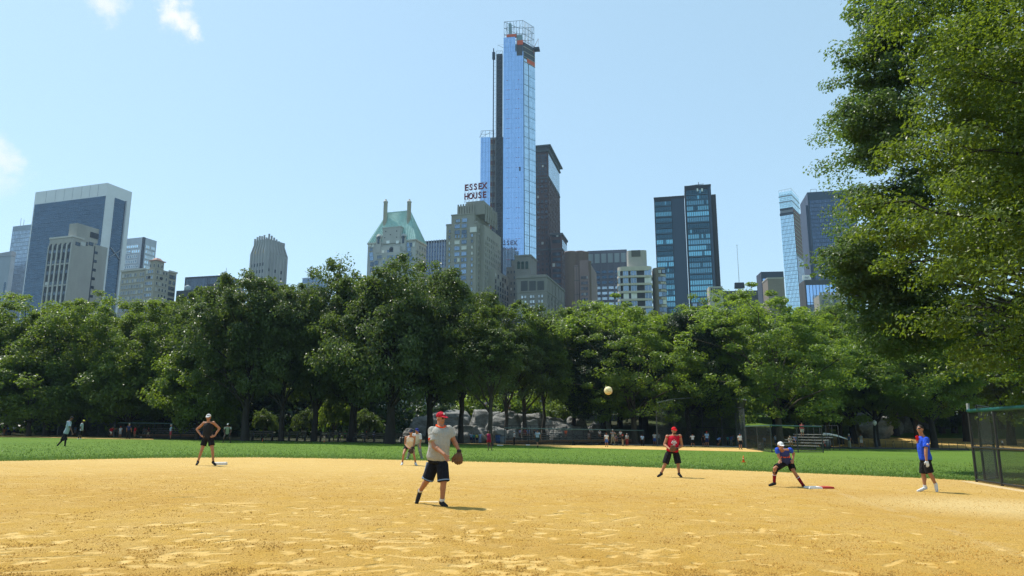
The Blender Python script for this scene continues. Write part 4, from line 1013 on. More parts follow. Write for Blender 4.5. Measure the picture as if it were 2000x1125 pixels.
r1 = random.Random(9); rowsA = [r1.random() for _ in range(60)]
B = teal('left and lower of the twin dark teal glass towers', 1336, 384, 430, 1277, 1338, lambda k: (k in (2, 7, 10, 11, 13) or (k > 14 and rowsA[k] < .8)), 1312, 3)
q = MB(); q.lathe([(2.5, 0), (2.2, .8), (1.2, 1.3)], (-W * .5 - 4, 5, B.H + .7)); B.part(q, 'roof_tank', MULW)
B = teal('right and taller of the twin dark teal glass towers with a rooftop mast', 1388, 362, 424, 1337, 1390, lambda k: (k in (2, 3, 4, 5, 8, 9, 10, 11, 13, 14) or (k > 15 and rowsA[k + 9] < .85)), 1384, 5)
q = MB(); q.bar((-B.W * .55, 4, B.H), (-B.W * .55, 4, B.H + 2.2), 1.0); q.bar((-B.W * .8, 4, B.H + 2), (-B.W * .25, 4, B.H + 2.6), .18); q.bar((-B.W * .45, 4, B.H + 1), (-B.W * .45, 4, B.H + 4), .2); B.part(q, 'window_washing_rig', MULD)
for px in (1362, 1371): x, z = B.front(px, 371); B.box('window', mat('painted_sky_gap', (.75, .8, .82)), x - .5, x + .5, -.25, .05, z - .9, z + .9)  # pale panes, bright sky behind them painted on
B.box('side_shaft', mat('dark_slate_brick', (.03, .032, .037)), .2, B.front(1407, 560)[0] * .9 + .6, 1.5, 24, 0, B.front(1396, 378)[1])
b = MB(); x0 = B.front(1350, 592)[0]; x1 = B.front(1382, 592)[0]; b.box(x0, x1, -3, -.3, 0, B.front(1366, 592)[1]); B.part(b, 'podium', GREYD)
windows(B, 'front', [x0 + 2, x0 + 5.5, x0 + 9], [B.front(1366, 600)[1]], 2.4, 1.8, G_WIN, GREY, -3, 2)

# B20: little beige block, B21 mast, B22 low blocks
B = Bld('penthouse_block', 'small pale beige penthouse with six dark slots at the foot of the twin towers', 1411, 559, 385, 1385, 1414, yaw=R(6))
B.box('wall', CONC, -B.W, 0, 0, 8, 0, B.H)
for t in lin(-B.W + 1.2, -1.0, 6): B.box('slot', BLK, t - .28, t + .28, -.2, .1, B.H - 3.4, B.H - 1.0)
B = Bld('office_block', 'low flat dark roof line below the rooftop antenna', 1480, 567, 420, 1405, 1483, yaw=R(6))
B.box('wall', GREYD, -B.W, 0, 0, 14, 0, B.H)
M_ = empty('antenna_mast', B.root.matrix_basis @ Vector((B.front(1446, 566)[0], 2, B.H)), -R(6), 'thin white rooftop antenna rising from a black equipment box', 'antenna')
zb0 = B.front(1446, 562)[1] - B.H; zb1 = B.front(1446, 551)[1] - B.H; zt = B.front(1445, 476)[1] - B.H
b = MB(); b.bar((0, 0, zb1), (0, 0, zt), .2, .1, n=6); b.bar((-.6, 0, zt - .6), (.6, 0, zt - .2), .12); b.build('mast', mat('mast_white', (.6, .62, .64), .4), M_)
b = MB(); b.box(-2.8, 2.8, -1.2, 1.2, zb0, zb1, .2); b.build('equipment_box', BLK, M_)
b = MB()
for x in (-2.3, -1.0, .0, 1.0, 2.3): b.bar((x, 0, -.05), (x * .8, 0, zb0 + .3), .1, n=4); b.bar((x - .3, 0, .5), (x + .3, 0, .9), .16, n=4)
b.bar((-3.2, 0, zb0 + .3), (3.2, 0, zb0 + .3), .12); b.build('support_frame', MULD, M_)
B = Bld('office_block', 'low dark navy block with lit stair glazing left of the leaning glass tower', 1530, 530, 520, 1486, 1534, yaw=R(6))
B.box('wall', stone('navy_panel', (.055, .07, .1)), -B.W, 0, 0, 15, 0, B.H)
for k in range(7): B.box('window', G_BLUE, -B.W + 1.0, -B.W + 3.6, -.2, .1, B.H - 7 - 2.6 * k, B.H - 5.2 - 2.6 * k)
B = Bld('brick_building', 'plain taupe brick block in front of the navy block', 1531, 544, 385, 1499, 1535, yaw=R(6))
B.box('wall', stone('taupe_brick', (.22, .19, .165)), -B.W, 0, 0, 12, 0, B.H); B.box('coping', CONC, -B.W - .2, .2, -.2, 12.2, B.H, B.H + .7)

# B23: glass tower with open construction side
B = Bld('glass_skyscraper', 'pale blue glass tower with a raw construction strip down its right side', 1549, 408, 650, 1522.5, 1563, yaw=R(34))
W, D, H = B.W, B.D, B.H
B.box('wall', mat('tower_core', (.20, .21, .24), .7), -W + .3, -.3, .3, D - .3, 0, H)
panels(B, 'glass_front', 'front', -W, -.1, 0, H - 5, 10, 56, G_PALE, 0, .003, .14, 21); B.box('belt', MULD, -W - .1, .1, -.1, .4, H - 5, H - 2.5)
zt = B.front(1545, 368)[1]
b = MB(); b.box(-W + .2, -.6, .3, D - .5, H, H + 2.2); B.part(b, 'belt', MULD)
panels(B, 'glass_front', 'front', -W + .1, -.4, H + 2, zt - 2, 9, 10, glass('glass_sky', (.66, .86, .93), .85, .08, .08), .2, .003, .1, 22)
panels(B, 'glass_side', 'side', .4, D - .6, H + 2, zt - 2, 6, 10, glass('glass_sky', (.66, .86, .93), .85, .08, .08), -.5, .003, .1, 23)
B.box('upper_core', mat('core_pale', (.35, .42, .46)), -W + .6, -.9, .7, D - 1, H, zt - 4)
for t in (.38, .72): b = MB(); z = H + 2 + (zt - H - 4) * t; b.box(-W - .1, -.2, -.1, D - .4, z - .5, z + .5); B.part(b, 'belt', MUL)
b = MB()
for x in lin(-W + .2, -.5, 5): b.bar((x, .4, zt - 2), (x, .4, zt), .12, n=4)
b.bar((-W + .2, .4, zt), (-.5, .4, zt + .3), .14, n=4); b.bar((-.5, .4, zt + .3), (-.5, D - .5, zt - .4), .14, n=4); B.part(b, 'steel_frame', MULW)
for k in range(28):
    z = H - 3 - 3.9 * k
    if z < B.side(1560, 500)[1]: break
    B.box('bare_floor', mat('bare_concrete', (.30, .28, .25)), -.5, .4, .2, D, z - .3, z + .3); B.box('brick_infill', mat('red_infill', (.16, .07, .05)), -.4, .15, .3, D - .3, z + .35, z + 2.9)
panels(B, 'glass_side', 'side', .2, D - .2, 0, B.side(1560, 503)[1], 6, 22, G_NAVY, .1, .003, .1, 24)

# B24: dark blue tower behind the right tree
B = Bld('office_tower', 'dark slate blue tower partly hidden behind the big right tree', 1668, 370, 500, 1576, 1676, yaw=R(12))
W, D, H = B.W, B.D, B.H; SL = stone('slate_blue', (.06, .085, .135))
zs = B.front(1573, 400)[1]
B.box('wall', SL, -W, 0, 0, 30, 0, H); B.box('left_step', SL, -W - 1.6, -W, 1, 25, 0, zs)
panels(B, 'window_grid', 'front', -W + 1, -1, 3, H - 6, 26, 56, glass('glass_slate_blue', (.12, .17, .27), .7, .12, .2), 0, .003, .28)
x1, z1 = B.front(1590, 367); b = MB(); 
for x in (x1 - 2, x1 + 2): b.bar((x, 3, H), (x, 3, H + 3), .15)
b.bar((x1 - 2, 3, H + 3), (x1 + 2, 3, H + 3), .15); B.part(b, 'roof_rail', MUL)
# B25: low pieces under the tree
B = Bld('office_block', 'glass block carrying a white roof sign beside the slate tower', 1640, 545, 400, 1571, 1645, yaw=R(6))
B.box('wall', GREYD, -B.W, 0, 0, 12, 0, B.H - .2); panels(B, 'window_grid', 'front', -B.W + .5, -.5, 2, B.H - 3, 10, 8, G_BLUE, 0, .003, .15)
s_ = empty('roof_sign', B.root.matrix_basis @ Vector((-B.W + 1.5, .8, B.H)), -R(6), 'white roof sign with the blue letters nn half hidden by leaves', 'sign')
b = MB(); b.box(-2.2, 2.2, -.2, .2, .2, 2.8); b.build('panel', mat('sign_white', (.75, .76, .78), var=.02), s_); b = MB(); b.bar((-1.8, 0, -.02), (-1.8, 0, .3), .1); b.bar((1.8, 0, -.02), (1.8, 0, .3), .1); b.build('post', STEEL, s_)
text_obj('lettering', 'nn', 2.6, mat('sign_blue', (.02, .03, .2)), s_, (.2, -.21, .7), (R(90), 0, 0), .05)
B = Bld('stone_building', 'old stepped stone block with pale corner pier glimpsed under the right tree', 1648, 560, 378, 1598, 1652, yaw=R(10))
B.box('wall', LIME, -B.W, 0, 0, 12, 0, B.H - 4); 
for i, x in enumerate(lin(-B.W + 1, -2, 6)): B.box('merlon', LIME, x - .6, x + .6, -.1, 1, B.H - 4, B.H - 2.6)
B.box('corner_pier', LIMEW, -2.8, .3, -.4, 4, 0, B.H + 3); windows(B, 'front', lin(-B.W + 2, -5, 4), [B.H - 9, B.H - 13], 1.2, 2, G_WIND, LIME, seed=5)
# ---------------------------------------------------------------- trees
def leaf_verts(P, Nrm, size, rng, aspect=.62):
    n = len(P)
    rv = rng.normal(0, 1, (n, 3)); a = np.cross(Nrm, rv); a /= np.linalg.norm(a, axis=1)[:, None] + 1e-9
    b = np.cross(Nrm, a); s = size * rng.uniform(.7, 1.35, n)[:, None]
    fold = Nrm * (s * .16)
    V = np.stack([P - a * s * .5, P + b * s * .5 * aspect + fold - a * s * .05, P + a * s * .5, P - b * s * .5 * aspect + fold - a * s * .05], 1)
    return V.reshape(-1, 3)
def crown_arrays(seed, center, semi, nclump, nleaf, leaf, cr, flat=.5, shell=.55, up=.6, lob=.18, droop=0.0, keep=None, low_cut=-.75, sprig=0, extra=()):
    rng = np.random.default_rng(seed); C = np.array(center, float); S = np.array(semi, float)
    d = rng.normal(0, 1, (nclump * 3, 3)); d /= np.linalg.norm(d, axis=1)[:, None]
    d = d[d[:, 2] > low_cut][:nclump]; n = len(d)
    ph = rng.uniform(0, 6.28, (6,)); fr = rng.normal(0, 2.2, (6, 3))
    lobe = 1 + lob * sum(np.sin(d @ fr[i] + ph[i]) for i in range(6)) / 1.8
    r = (shell + (1 - shell) * rng.random(n) ** .7) * lobe
    K = C + d * S * r[:, None]
    if keep is not None: m = keep(K); K = K[m]; d = d[m]; n = len(K)
    ck = cr * rng.uniform(.65, 1.35, n)
    if sprig:
        ds = rng.normal(0, 1, (sprig * 4, 3)); ds /= np.linalg.norm(ds, axis=1)[:, None]; ds = ds[ds[:, 2] > -.1][:sprig]; lb = 1 + lob * sum(np.sin(ds @ fr[i] + ph[i]) for i in range(6)) / 1.8
        Ks = C + ds * S * (lb * rng.uniform(.9, 1.06, len(ds)))[:, None]; K = np.concatenate([K, Ks]); d = np.concatenate([d, ds]); ck = np.concatenate([ck, cr * rng.uniform(.45, .75, len(ds))]); n = len(K)
    for (ec, es, en) in extra:
        de = rng.normal(0, 1, (en, 3)); de /= np.linalg.norm(de, axis=1)[:, None]
        K = np.concatenate([K, np.array(ec) + de * np.array(es) * (rng.random(en) ** .45)[:, None]]); d = np.concatenate([d, de]); ck = np.concatenate([ck, cr * rng.uniform(.5, 1.0, en)]); n = len(K)
    g = rng.normal(0, 1, (n, nleaf, 3)); g /= np.linalg.norm(g, axis=2)[:, :, None]; g *= (rng.random((n, nleaf)) ** .45)[:, :, None]
    off = g * ck[:, None, None] * np.array([1, 1, flat])
    if droop: off[:, :, 2] -= droop * (off[:, :, 0] ** 2 + off[:, :, 1] ** 2) / ck[:, None]
    P = (K[:, None] + off).reshape(-1, 3)
    nr = (d[:, None] * .35 + g * .45 + np.array([0, 0, up])).reshape(-1, 3) + rng.normal(0, .42, (n * nleaf, 3)); nr /= np.linalg.norm(nr, axis=1)[:, None]
    tone = (np.repeat(rng.random(n), nleaf) * .55 + rng.random(n * nleaf) * .45)
    return P, nr, tone, K, rng
def crown_mesh(name, *a, **k):
    leaf = a[5]; P, nr, tone, K, rng = crown_arrays(*a, **k)
    V = leaf_verts(P, nr, leaf, rng); F = np.arange(len(V)).reshape(-1, 4)
    return np_mesh(name, V, F, False, tone), K
def limb(b, p, q, r0, r1, rg, sag=.08, n=6, sides=6):
    p = Vector(p); q = Vector(q); L = (q - p).length; pts = []; rad = []
    for i in range(n + 1):
        t = i / n; w = p.lerp(q, t) + Vector((rg.uniform(-1, 1), rg.uniform(-1, 1), rg.uniform(-.6, .6))) * L * .035 * (0 < i < n)
        w.z += math.sin(t * math.pi) * L * sag; pts.append(w); rad.append(r0 + (r1 - r0) * t ** .8)
    b.tube(pts, rad, sides)
def trunk_mesh(name, seed, H, zb, r, K, nlimb, lean=(0, 0), fork=None, root=(0, 0, -.35)):
    rg = random.Random(seed); b = MB(); pts = []; rad = []; top = Vector((lean[0], lean[1], H * .72))
    for i in range(11):
        t = i / 10; p = Vector(root).lerp(top, t) + Vector((rg.uniform(-1, 1), rg.uniform(-1, 1), 0)) * .12 * (i > 1)
        pts.append(p); rad.append(r * (1.55 if i == 0 else 1.0 if i == 1 else (1 - .8 * t)))
    pts.insert(1, Vector(root).lerp(top, .035)); rad.insert(1, r * 1.12)
    b.tube(pts, rad, 10)
    Ks = sorted(range(len(K)), key=lambda i: rg.random())[:nlimb]
    for i in Ks:
        k = Vector(K[i]); t = min(.95, max(.28, (k.z - 1.5) / (H * .72) * rg.uniform(.45, .8))); t = max(t, zb / (H * .72) * .8)
        st = Vector(root).lerp(top, t); rr = r * (1 - .8 * t)
        limb(b, st, k, rr * rg.uniform(.35, .6), .03, rg)
    return b.mesh(name)

BARK = barkmat('bark', (.055, .045, .035)); BARKP = barkmat('plane_bark', (.085, .07, .048)); BARKD = barkmat('dark_bark', (.03, .025, .02))
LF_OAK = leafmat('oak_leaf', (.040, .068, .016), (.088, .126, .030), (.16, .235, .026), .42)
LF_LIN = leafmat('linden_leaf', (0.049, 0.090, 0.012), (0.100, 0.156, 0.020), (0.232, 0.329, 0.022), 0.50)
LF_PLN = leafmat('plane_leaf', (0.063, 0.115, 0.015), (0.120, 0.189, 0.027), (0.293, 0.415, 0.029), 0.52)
LF_DRK = leafmat('shade_leaf', (0.018, 0.037, 0.010), (0.040, 0.068, 0.015), (0.055, 0.110, 0.013), 0.38)  # darker leaf copy with the shade of the deep wood in its colour
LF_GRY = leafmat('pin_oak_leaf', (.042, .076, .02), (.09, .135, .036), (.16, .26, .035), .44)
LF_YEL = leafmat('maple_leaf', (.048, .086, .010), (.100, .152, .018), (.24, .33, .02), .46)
PROTO = {}
def proto(key, seed, H, Rr, zb, nclump, nleaf, leaf, cr, r, nlimb, **kw):
    cz = (H + zb) / 2; me, K = crown_mesh('crown_' + key, seed, (0, 0, cz), (Rr, Rr, (H - zb) / 2), nclump, nleaf, leaf, cr, **kw)
    zz_ = np.empty(len(me.vertices) * 3, dtype=np.float32); me.vertices.foreach_get('co', zz_); H_ = float(np.percentile(zz_[2::3], 99.7))
    PROTO[key] = (me, trunk_mesh('trunk_' + key, seed, H, zb, r, K, nlimb), H_, Rr)
proto('oak_a', 1, 14, 6.0, 3.0, 260, 150, .27, 1.2, .50, 26, flat=.62, lob=.32, low_cut=-.92, sprig=60)
proto('oak_b', 2, 14, 5.4, 3.4, 250, 150, .27, 1.15, .42, 24, flat=.66, lob=.36, low_cut=-.92, sprig=60)
proto('oak_c', 3, 14, 5.0, 3.8, 235, 150, .27, 1.1, .36, 22, flat=.7, lob=.38, low_cut=-.92, sprig=60)
proto('lin_a', 4, 14, 5.4, 2.6, 260, 150, .26, 1.2, .36, 22, flat=.6, lob=.3, low_cut=-.92, sprig=60)
proto('lin_b', 5, 14, 5.0, 2.8, 250, 150, .26, 1.15, .34, 22, flat=.6, lob=.32, low_cut=-.92, sprig=60)
proto('pln_a', 6, 14, 6.6, 2.6, 260, 150, .26, 1.1, .36, 22, flat=.5, lob=.3, shell=.45, low_cut=-.9, sprig=60)
proto('pln_b', 7, 14, 6.2, 2.4, 250, 150, .26, 1.1, .34, 22, flat=.5, lob=.32, shell=.45, low_cut=-.9, sprig=60)
proto('slim', 8, 14, 3.4, 4.6, 120, 120, .25, .95, .30, 22, flat=.7, lob=.4, sprig=60)
proto('bush', 9, 2.6, 2.2, .1, 60, 60, .24, .6, .08, 12, flat=.7, low_cut=-.3)
proto('low', 10, 8, 4.6, 1.6, 170, 120, .3, 1.1, .22, 14, flat=.6, low_cut=-.95)
def tree(name, key, px, Y, py_top, leafm, barkm, label, wpx=None, cat='tree', group='trees along the far side of the field', rz=None, rg=random.Random(77), x=None):
    me, tk, H, Rr = PROTO[key]
    t = at(px, py_top, Y); X = t.x if x is None else x
    base = at(px, 858, Y).x if x is None else x                      # stand the trunk at the base pixel
    z0 = terr(base, Y); h = t.z - z0; s = h / H; sx = s if wpx is None else (wpx / FPX * Y * 1.0) / Rr
    e = empty(name, (base, Y, z0), rg.uniform(0, 6.28) if rz is None else rz, label, cat, group)
    for nm, m_, mm in (('crown', me, leafm), ('trunk', tk, barkm)):
        o = inst(nm, m_, e, (0, 0, 0), 0, (sx, sx, s))
        if len(m_.materials) == 0: m_.materials.append(mm)
        o.material_slots[0].link = 'OBJECT'; o.material_slots[0].material = mm
    return e
A = 'oak_tree'
front = [
 ('linden_tree', 'lin_a', -95, 82, 585, LF_LIN, 105, 'yellowish round tree cut by the left edge of the field'),
 ('linden_tree', 'lin_b', 12, 84, 577, LF_LIN, 95, 'leftmost domed yellow-green tree below the pale grid tower'),
 ('linden_tree', 'lin_a', 88, 81, 583, LF_LIN, 90, 'domed yellow-green tree below the left part of the white framed slab'),
 ('linden_tree', 'lin_b', 160, 85, 580, LF_LIN, 88, 'domed yellow-green tree below the arched window block'),
 ('linden_tree', 'lin_a', 238, 81, 590, LF_LIN, 92, 'domed yellow-green tree below the brick hotel'),
 ('linden_tree', 'lin_b', 312, 83, 592, LF_LIN, 90, 'domed yellow-green tree below the dim grey flats'),
 ('linden_tree', 'low', 385, 74, 690, LF_LIN, 85, 'low bright bushy tree left of the thick dark trunk'),
 ('linden_tree', 'low', 55, 78, 700, LF_LIN, 95, 'low drooping tree behind the walking fielder'),
 ('linden_tree', 'low', 250, 79, 690, LF_LIN, 90, 'low drooping tree above the left bleachers'),
 (A, 'oak_c', 415, 76, 578, LF_OAK, 82, 'dark tree with a pointed top left of the fluted stone tower'),
 (A, 'oak_b', 478, 70, 540, LF_OAK, 100, 'tall dark tree with a thick trunk behind the man in a tank top'),
 (A, 'oak_c', 549, 71, 580, LF_OAK, 78, 'narrow dark tree on the second thick trunk right of the tank top man'),
 (A, 'oak_b', 613, 73, 556, LF_OAK, 82, 'dark tree below the gap with the distant crane tower'),
 (A, 'oak_a', 688, 75, 519, LF_OAK, 100, 'tall dark crown left of the copper roofed hotel'),
 (A, 'oak_a', 762, 68, 519, LF_OAK, 118, 'widest dark oak with the stoutest trunk, below the copper roof'),
 (A, 'oak_b', 838, 72, 529, LF_OAK, 92, 'dark oak between the widest oak and the stepped brick hotel'),
 (A, 'oak_c', 900, 75, 555, LF_OAK, 80, 'dark oak below the stepped brick hotel'),
 ('slender_tree', 'slim', 958, 66, 590, LF_OAK, 62, 'slender forked tree standing before the grey rocks'),
 ('slender_tree', 'slim', 988, 82, 600, LF_OAK, 55, 'thin tree just right of the slender forked tree'),
 ('slender_tree', 'slim', 1024, 84, 605, LF_LIN, 58, 'thin tree growing beside the middle of the rock outcrop'),
 ('slender_tree', 'slim', 1062, 86, 588, LF_OAK, 48, 'spiky dark tree below the low square stone building'),
 (A, 'oak_c', 1122, 92, 612, LF_LIN, 75, 'mid green tree over the right end of the rocks'),
 (A, 'oak_b', 1180, 90, 650, LF_DRK, 80, 'shaded tree behind the softball in flight'),
 ('plane_tree', 'pln_a', 1240, 88, 578, LF_PLN, 120, 'bright spreading plane tree below the rounded balcony flats'),
 (A, 'oak_c', 1345, 90, 605, LF_DRK, 75, 'dark tree in the gap between the two bright plane trees'),
 ('plane_tree', 'pln_b', 1415, 92, 588, LF_PLN, 85, 'bright tree left behind the largest plane tree'),
 ('plane_tree', 'pln_a', 1524, 85, 556, LF_PLN, 135, 'largest bright plane tree behind the far backstop'),
 ('plane_tree', 'pln_b', 1618, 93, 598, LF_PLN, 85, 'bright plane tree right of the largest one'),
 (A, 'oak_b', 1668, 98, 640, LF_DRK, 85, 'shaded tree behind the boulder on the right'),
 ('park_tree', 'pln_a', 1712, 92, 592, LF_PLN, 105, 'bright leafy tree over the lamp post'),
 ('slender_tree', 'slim', 1752, 112, 640, LF_LIN, 70, 'thin leaning tree on the sunlit bank'),
 ('park_tree', 'pln_b', 1824, 88, 618, LF_PLN, 120, 'tree with a dark trunk behind the man in blue'),
 ('slender_tree', 'slim', 1792, 108, 660, LF_LIN, 60, 'thin trunked tree just left of the man in blue'),
 ('slender_tree', 'slim', 1842, 116, 650, LF_LIN, 60, 'forked thin tree right of the man in blue'),
 (A, 'oak_a', 1890, 104, 585, LF_LIN, 90, 'broad trunked tree beside the near black fence'),
 (A, 'oak_b', 1975, 98, 570, LF_OAK, 100, 'tree seen through the near black fence'),
 (A, 'oak_a', 2070, 96, 570, LF_OAK, 110, 'tree beyond the right end of the near fence'),
]
for (nm, key, px, Y, top, lf, w, lab) in front:
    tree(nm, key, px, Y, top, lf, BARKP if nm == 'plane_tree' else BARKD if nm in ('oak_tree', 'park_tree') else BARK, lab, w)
rg = random.Random(21)
keys = ['oak_a', 'oak_b', 'oak_c', 'lin_a', 'lin_b']
ZONES = [(-60, 'at the far left edge'), (10, 'below the pale grid tower'), (80, 'below the left edge of the white framed slab'), (150, 'below the arched window block'), (220, 'below the blank beige side wall'), (290, 'below the cupola hotel'), (360, 'below the dim grey flats'), (430, 'below the black glass block'), (500, 'below the fluted stone tower'), (570, 'just right of the fluted stone tower'), (640, 'below the distant crane tower'), (705, 'left of the copper roof'), (770, 'below the copper roof'), (840, 'below the navy piered tower'), (900, 'below the red roof letters'), (960, 'below the hoist tower'), (1020, 'below the glass skyscraper'), (1080, 'below the brown brick tower'), (1140, 'below the pink turrets'), (1200, 'below the mauve slab'), (1260, 'below the balcony flats'), (1320, 'below the left teal tower'), (1380, 'below the right teal tower'), (1440, 'below the rooftop antenna'), (1505, 'below the low navy block'), (1565, 'below the pale blue glass tower'), (1630, 'below the slate blue tower'), (1700, 'below the left side of the big overhanging trees'), (1780, 'behind the man in blue'), (1860, 'left of the near fence'), (1950, 'behind the near fence'), (2050, 'beyond the right edge of the near fence')]
k = 0
for row, (Y0, word) in enumerate(((101, 'nearest'), (116, 'middle'), (138, 'deepest'))):
    for px, zone in ZONES:
        k += 1
        if row == 0 and px > 1660: continue
        if row < 2 and 760 < px < 1150: continue
        sunny = px > 1060  # sun on the right part of the wood put into lighter leaves
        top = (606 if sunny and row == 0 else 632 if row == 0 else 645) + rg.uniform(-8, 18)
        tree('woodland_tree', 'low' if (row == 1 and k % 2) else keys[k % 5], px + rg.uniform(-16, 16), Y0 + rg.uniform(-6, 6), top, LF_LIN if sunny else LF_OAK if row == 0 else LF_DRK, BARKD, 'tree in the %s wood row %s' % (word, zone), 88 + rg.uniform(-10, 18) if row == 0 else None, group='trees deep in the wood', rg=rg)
# low shrubs under the trees, sun and shade on them put into leaf colour
for i, (px, Y, top, w, lf, lab) in enumerate([
    (650, 80, 775, 34, LF_LIN, 'sunlit yellow-green shrub between two thick trunks'), (520, 82, 800, 26, LF_OAK, 'small shrub behind the crouching fielder'), (440, 82, 800, 30, LF_OAK, 'shrub left of the crouching fielder'),
    (590, 84, 800, 26, LF_OAK, 'dim shrub behind the second trunk'), (720, 84, 800, 30, LF_OAK, 'dim shrub left of the stoutest trunk'), (1000, 108, 770, 60, LF_PLN, 'sunlit shrub behind the grey rocks'), (930, 106, 765, 50, LF_PLN, 'sunlit shrub behind the left rocks'),
    (1690, 112, 775, 34, LF_PLN, 'sunlit shrub above the boulder'), (1780, 118, 775, 34, LF_PLN, 'sunlit rounded shrub up the right bank'), (1735, 112, 806, 22, LF_LIN, 'low shrub right of the boulder'), (1840, 114, 805, 24, LF_LIN, 'low shrub behind the man in blue'), (1640, 104, 800, 26, LF_OAK, 'dim shrub left of the boulder'), (1900, 112, 800, 30, LF_OAK, 'dim shrub behind the near fence post'), (1090, 112, 780, 40, LF_LIN, 'shrub above the right slope of rock'), (1400, 92, 800, 30, LF_OAK, 'dim shrub behind the tall backstop'), (860, 100, 790, 36, LF_OAK, 'dim shrub behind the dark rocks')]):
    tree('shrub', 'bush', px, Y, top, lf, BARK, lab, w, 'shrub', 'shrubs under the park trees')
# undergrowth that closes off the wood, shade put into its dark leaf colour
def undergrowth():
    P = []; Nn = []; rng = np.random.default_rng(8)
    n = 24000
    x = rng.uniform(-150, 150, n); y = rng.uniform(140, 175, n); z = np.array([terr(a, b) for a, b in zip(x, y)]) + rng.random(n) ** 1.3 * 7.5
    P = np.stack([x, y, z], 1); Nn = rng.normal(0, 1, (n, 3)) + np.array([0, -.4, .5]); Nn /= np.linalg.norm(Nn, axis=1)[:, None]
    n2 = 16000; x2 = rng.uniform(-140, -14, n2); y2 = rng.uniform(88, 125, n2); hh = 3.2 + 1.6 * np.sin(x2 * .35) * np.cos(y2 * .4)
    z2 = np.array([terr(a, b) for a, b in zip(x2, y2)]) + rng.random(n2) ** 1.2 * hh
    P = np.concatenate([P, np.stack([x2, y2, z2], 1)]); n += n2
    Nn = rng.normal(0, 1, (n, 3)) + np.array([0, -.4, .5]); Nn /= np.linalg.norm(Nn, axis=1)[:, None]
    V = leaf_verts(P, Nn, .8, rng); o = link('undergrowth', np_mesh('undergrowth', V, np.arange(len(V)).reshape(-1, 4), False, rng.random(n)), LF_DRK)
    tag(o, kind='stuff', label='dense dark leaves closing off the back of the wood')
undergrowth()

# the two big trees leaning in from the right
def in_view(loc):
    L = np.array(loc)
    def f(K):
        P = K + L - np.array([0, 0, CAMZ]); dep = P[:, 1] * CT + P[:, 2] * ST
        px = 1000 + FPX * P[:, 0] / dep; py = 562.5 - FPX * (P[:, 2] * CT - P[:, 1] * ST) / dep
        return (px < 2260) & (py > -260)
    return f
def big_tree(name, loc, center, semi, seed, lf, bark, label, H, r, nclump, nleaf, leaf, cr, limbs, keep=None, **kw):
    e = empty(name, loc, 0, label, 'tree', 'big trees overhanging from the right')
    me, K = crown_mesh('crown', seed, center, semi, nclump, nleaf, leaf, cr, keep=keep, **kw); link('crown', me, lf, e)
    rg = random.Random(seed); b = MB(); pts = [(0, 0, -.4), (0, 0, .5), (.1, 0, 3), (-.1, .1, H * .35), (.1, 0, H * .6), (0, 0, H * .85)]
    b.tube(pts, [r * 1.5, r * 1.1, r, r * .8, r * .5, r * .15], 12)
    Ks = [Vector(k) for k in K]; rg.shuffle(Ks); xs_ = [Vector(c_) for c_, *_ in kw.get('extra', ())]
    for q in Ks[:limbs] + xs_ * 2 + [x + Vector((rg.uniform(-1.5, 1.5), rg.uniform(-1, 1), rg.uniform(-1, 1))) for x in xs_ * 4]:
        t = max(.16, min(.8, (q.z / H) * rg.uniform(.55, .9))); st = Vector((0, 0, H * t))
        limb(b, st, q, r * (1 - t) * rg.uniform(.18, .5), .02, rg, rg.uniform(0, .1), 8)
    for (a, c, r0) in kw.get('_l', ()): limb(b, a, c, r0, .05, rg, .02, 10, 8)
    b.build('trunk', bark, e)
    return e
l_ = (31, 36, gz(31))
ex_ = []
for (px_, py_, rx, rz, n_) in ((1690, 515, 2.2, 1.8, 60), (1735, 575, 2.6, 1.4, 50), (1735, 385, 2.2, 1.4, 45), (1720, 110, 2.0, 2.2, 60), (1705, 255, 2.0, 1.8, 60), (1740, 20, 2.2, 2.0, 45), (1775, 640, 2.8, 1.5, 60)):
    w_ = at(px_, py_, 33) - Vector(l_); ex_.append(((w_.x, w_.y, w_.z), (rx, 2.2, rz), n_))
e = big_tree('pin_oak_tree', l_, (0, 0, 16.2), (11.4, 10, 13.0), 31, LF_GRY, BARK, 'huge grey-green tree overhanging from the right, behind the nearer yellow-green one', 27, .55, 900, 170, .17, 1.05, 110, keep=in_view(l_), extra=ex_, flat=.45, shell=.5, lob=.22, low_cut=-.92)
l_ = (22.4, 23, gz(22.4))
e = big_tree('maple_tree', l_, (0, 0, 11.5), (9.8, 8.5, 8.7), 32, LF_YEL, BARKD, 'nearest big yellow-green tree filling the right edge of the picture', 20, .45, 1150, 230, .15, 1.0, 70, keep=in_view(l_), flat=.45, shell=.5, lob=.2, droop=.15, low_cut=-.97)
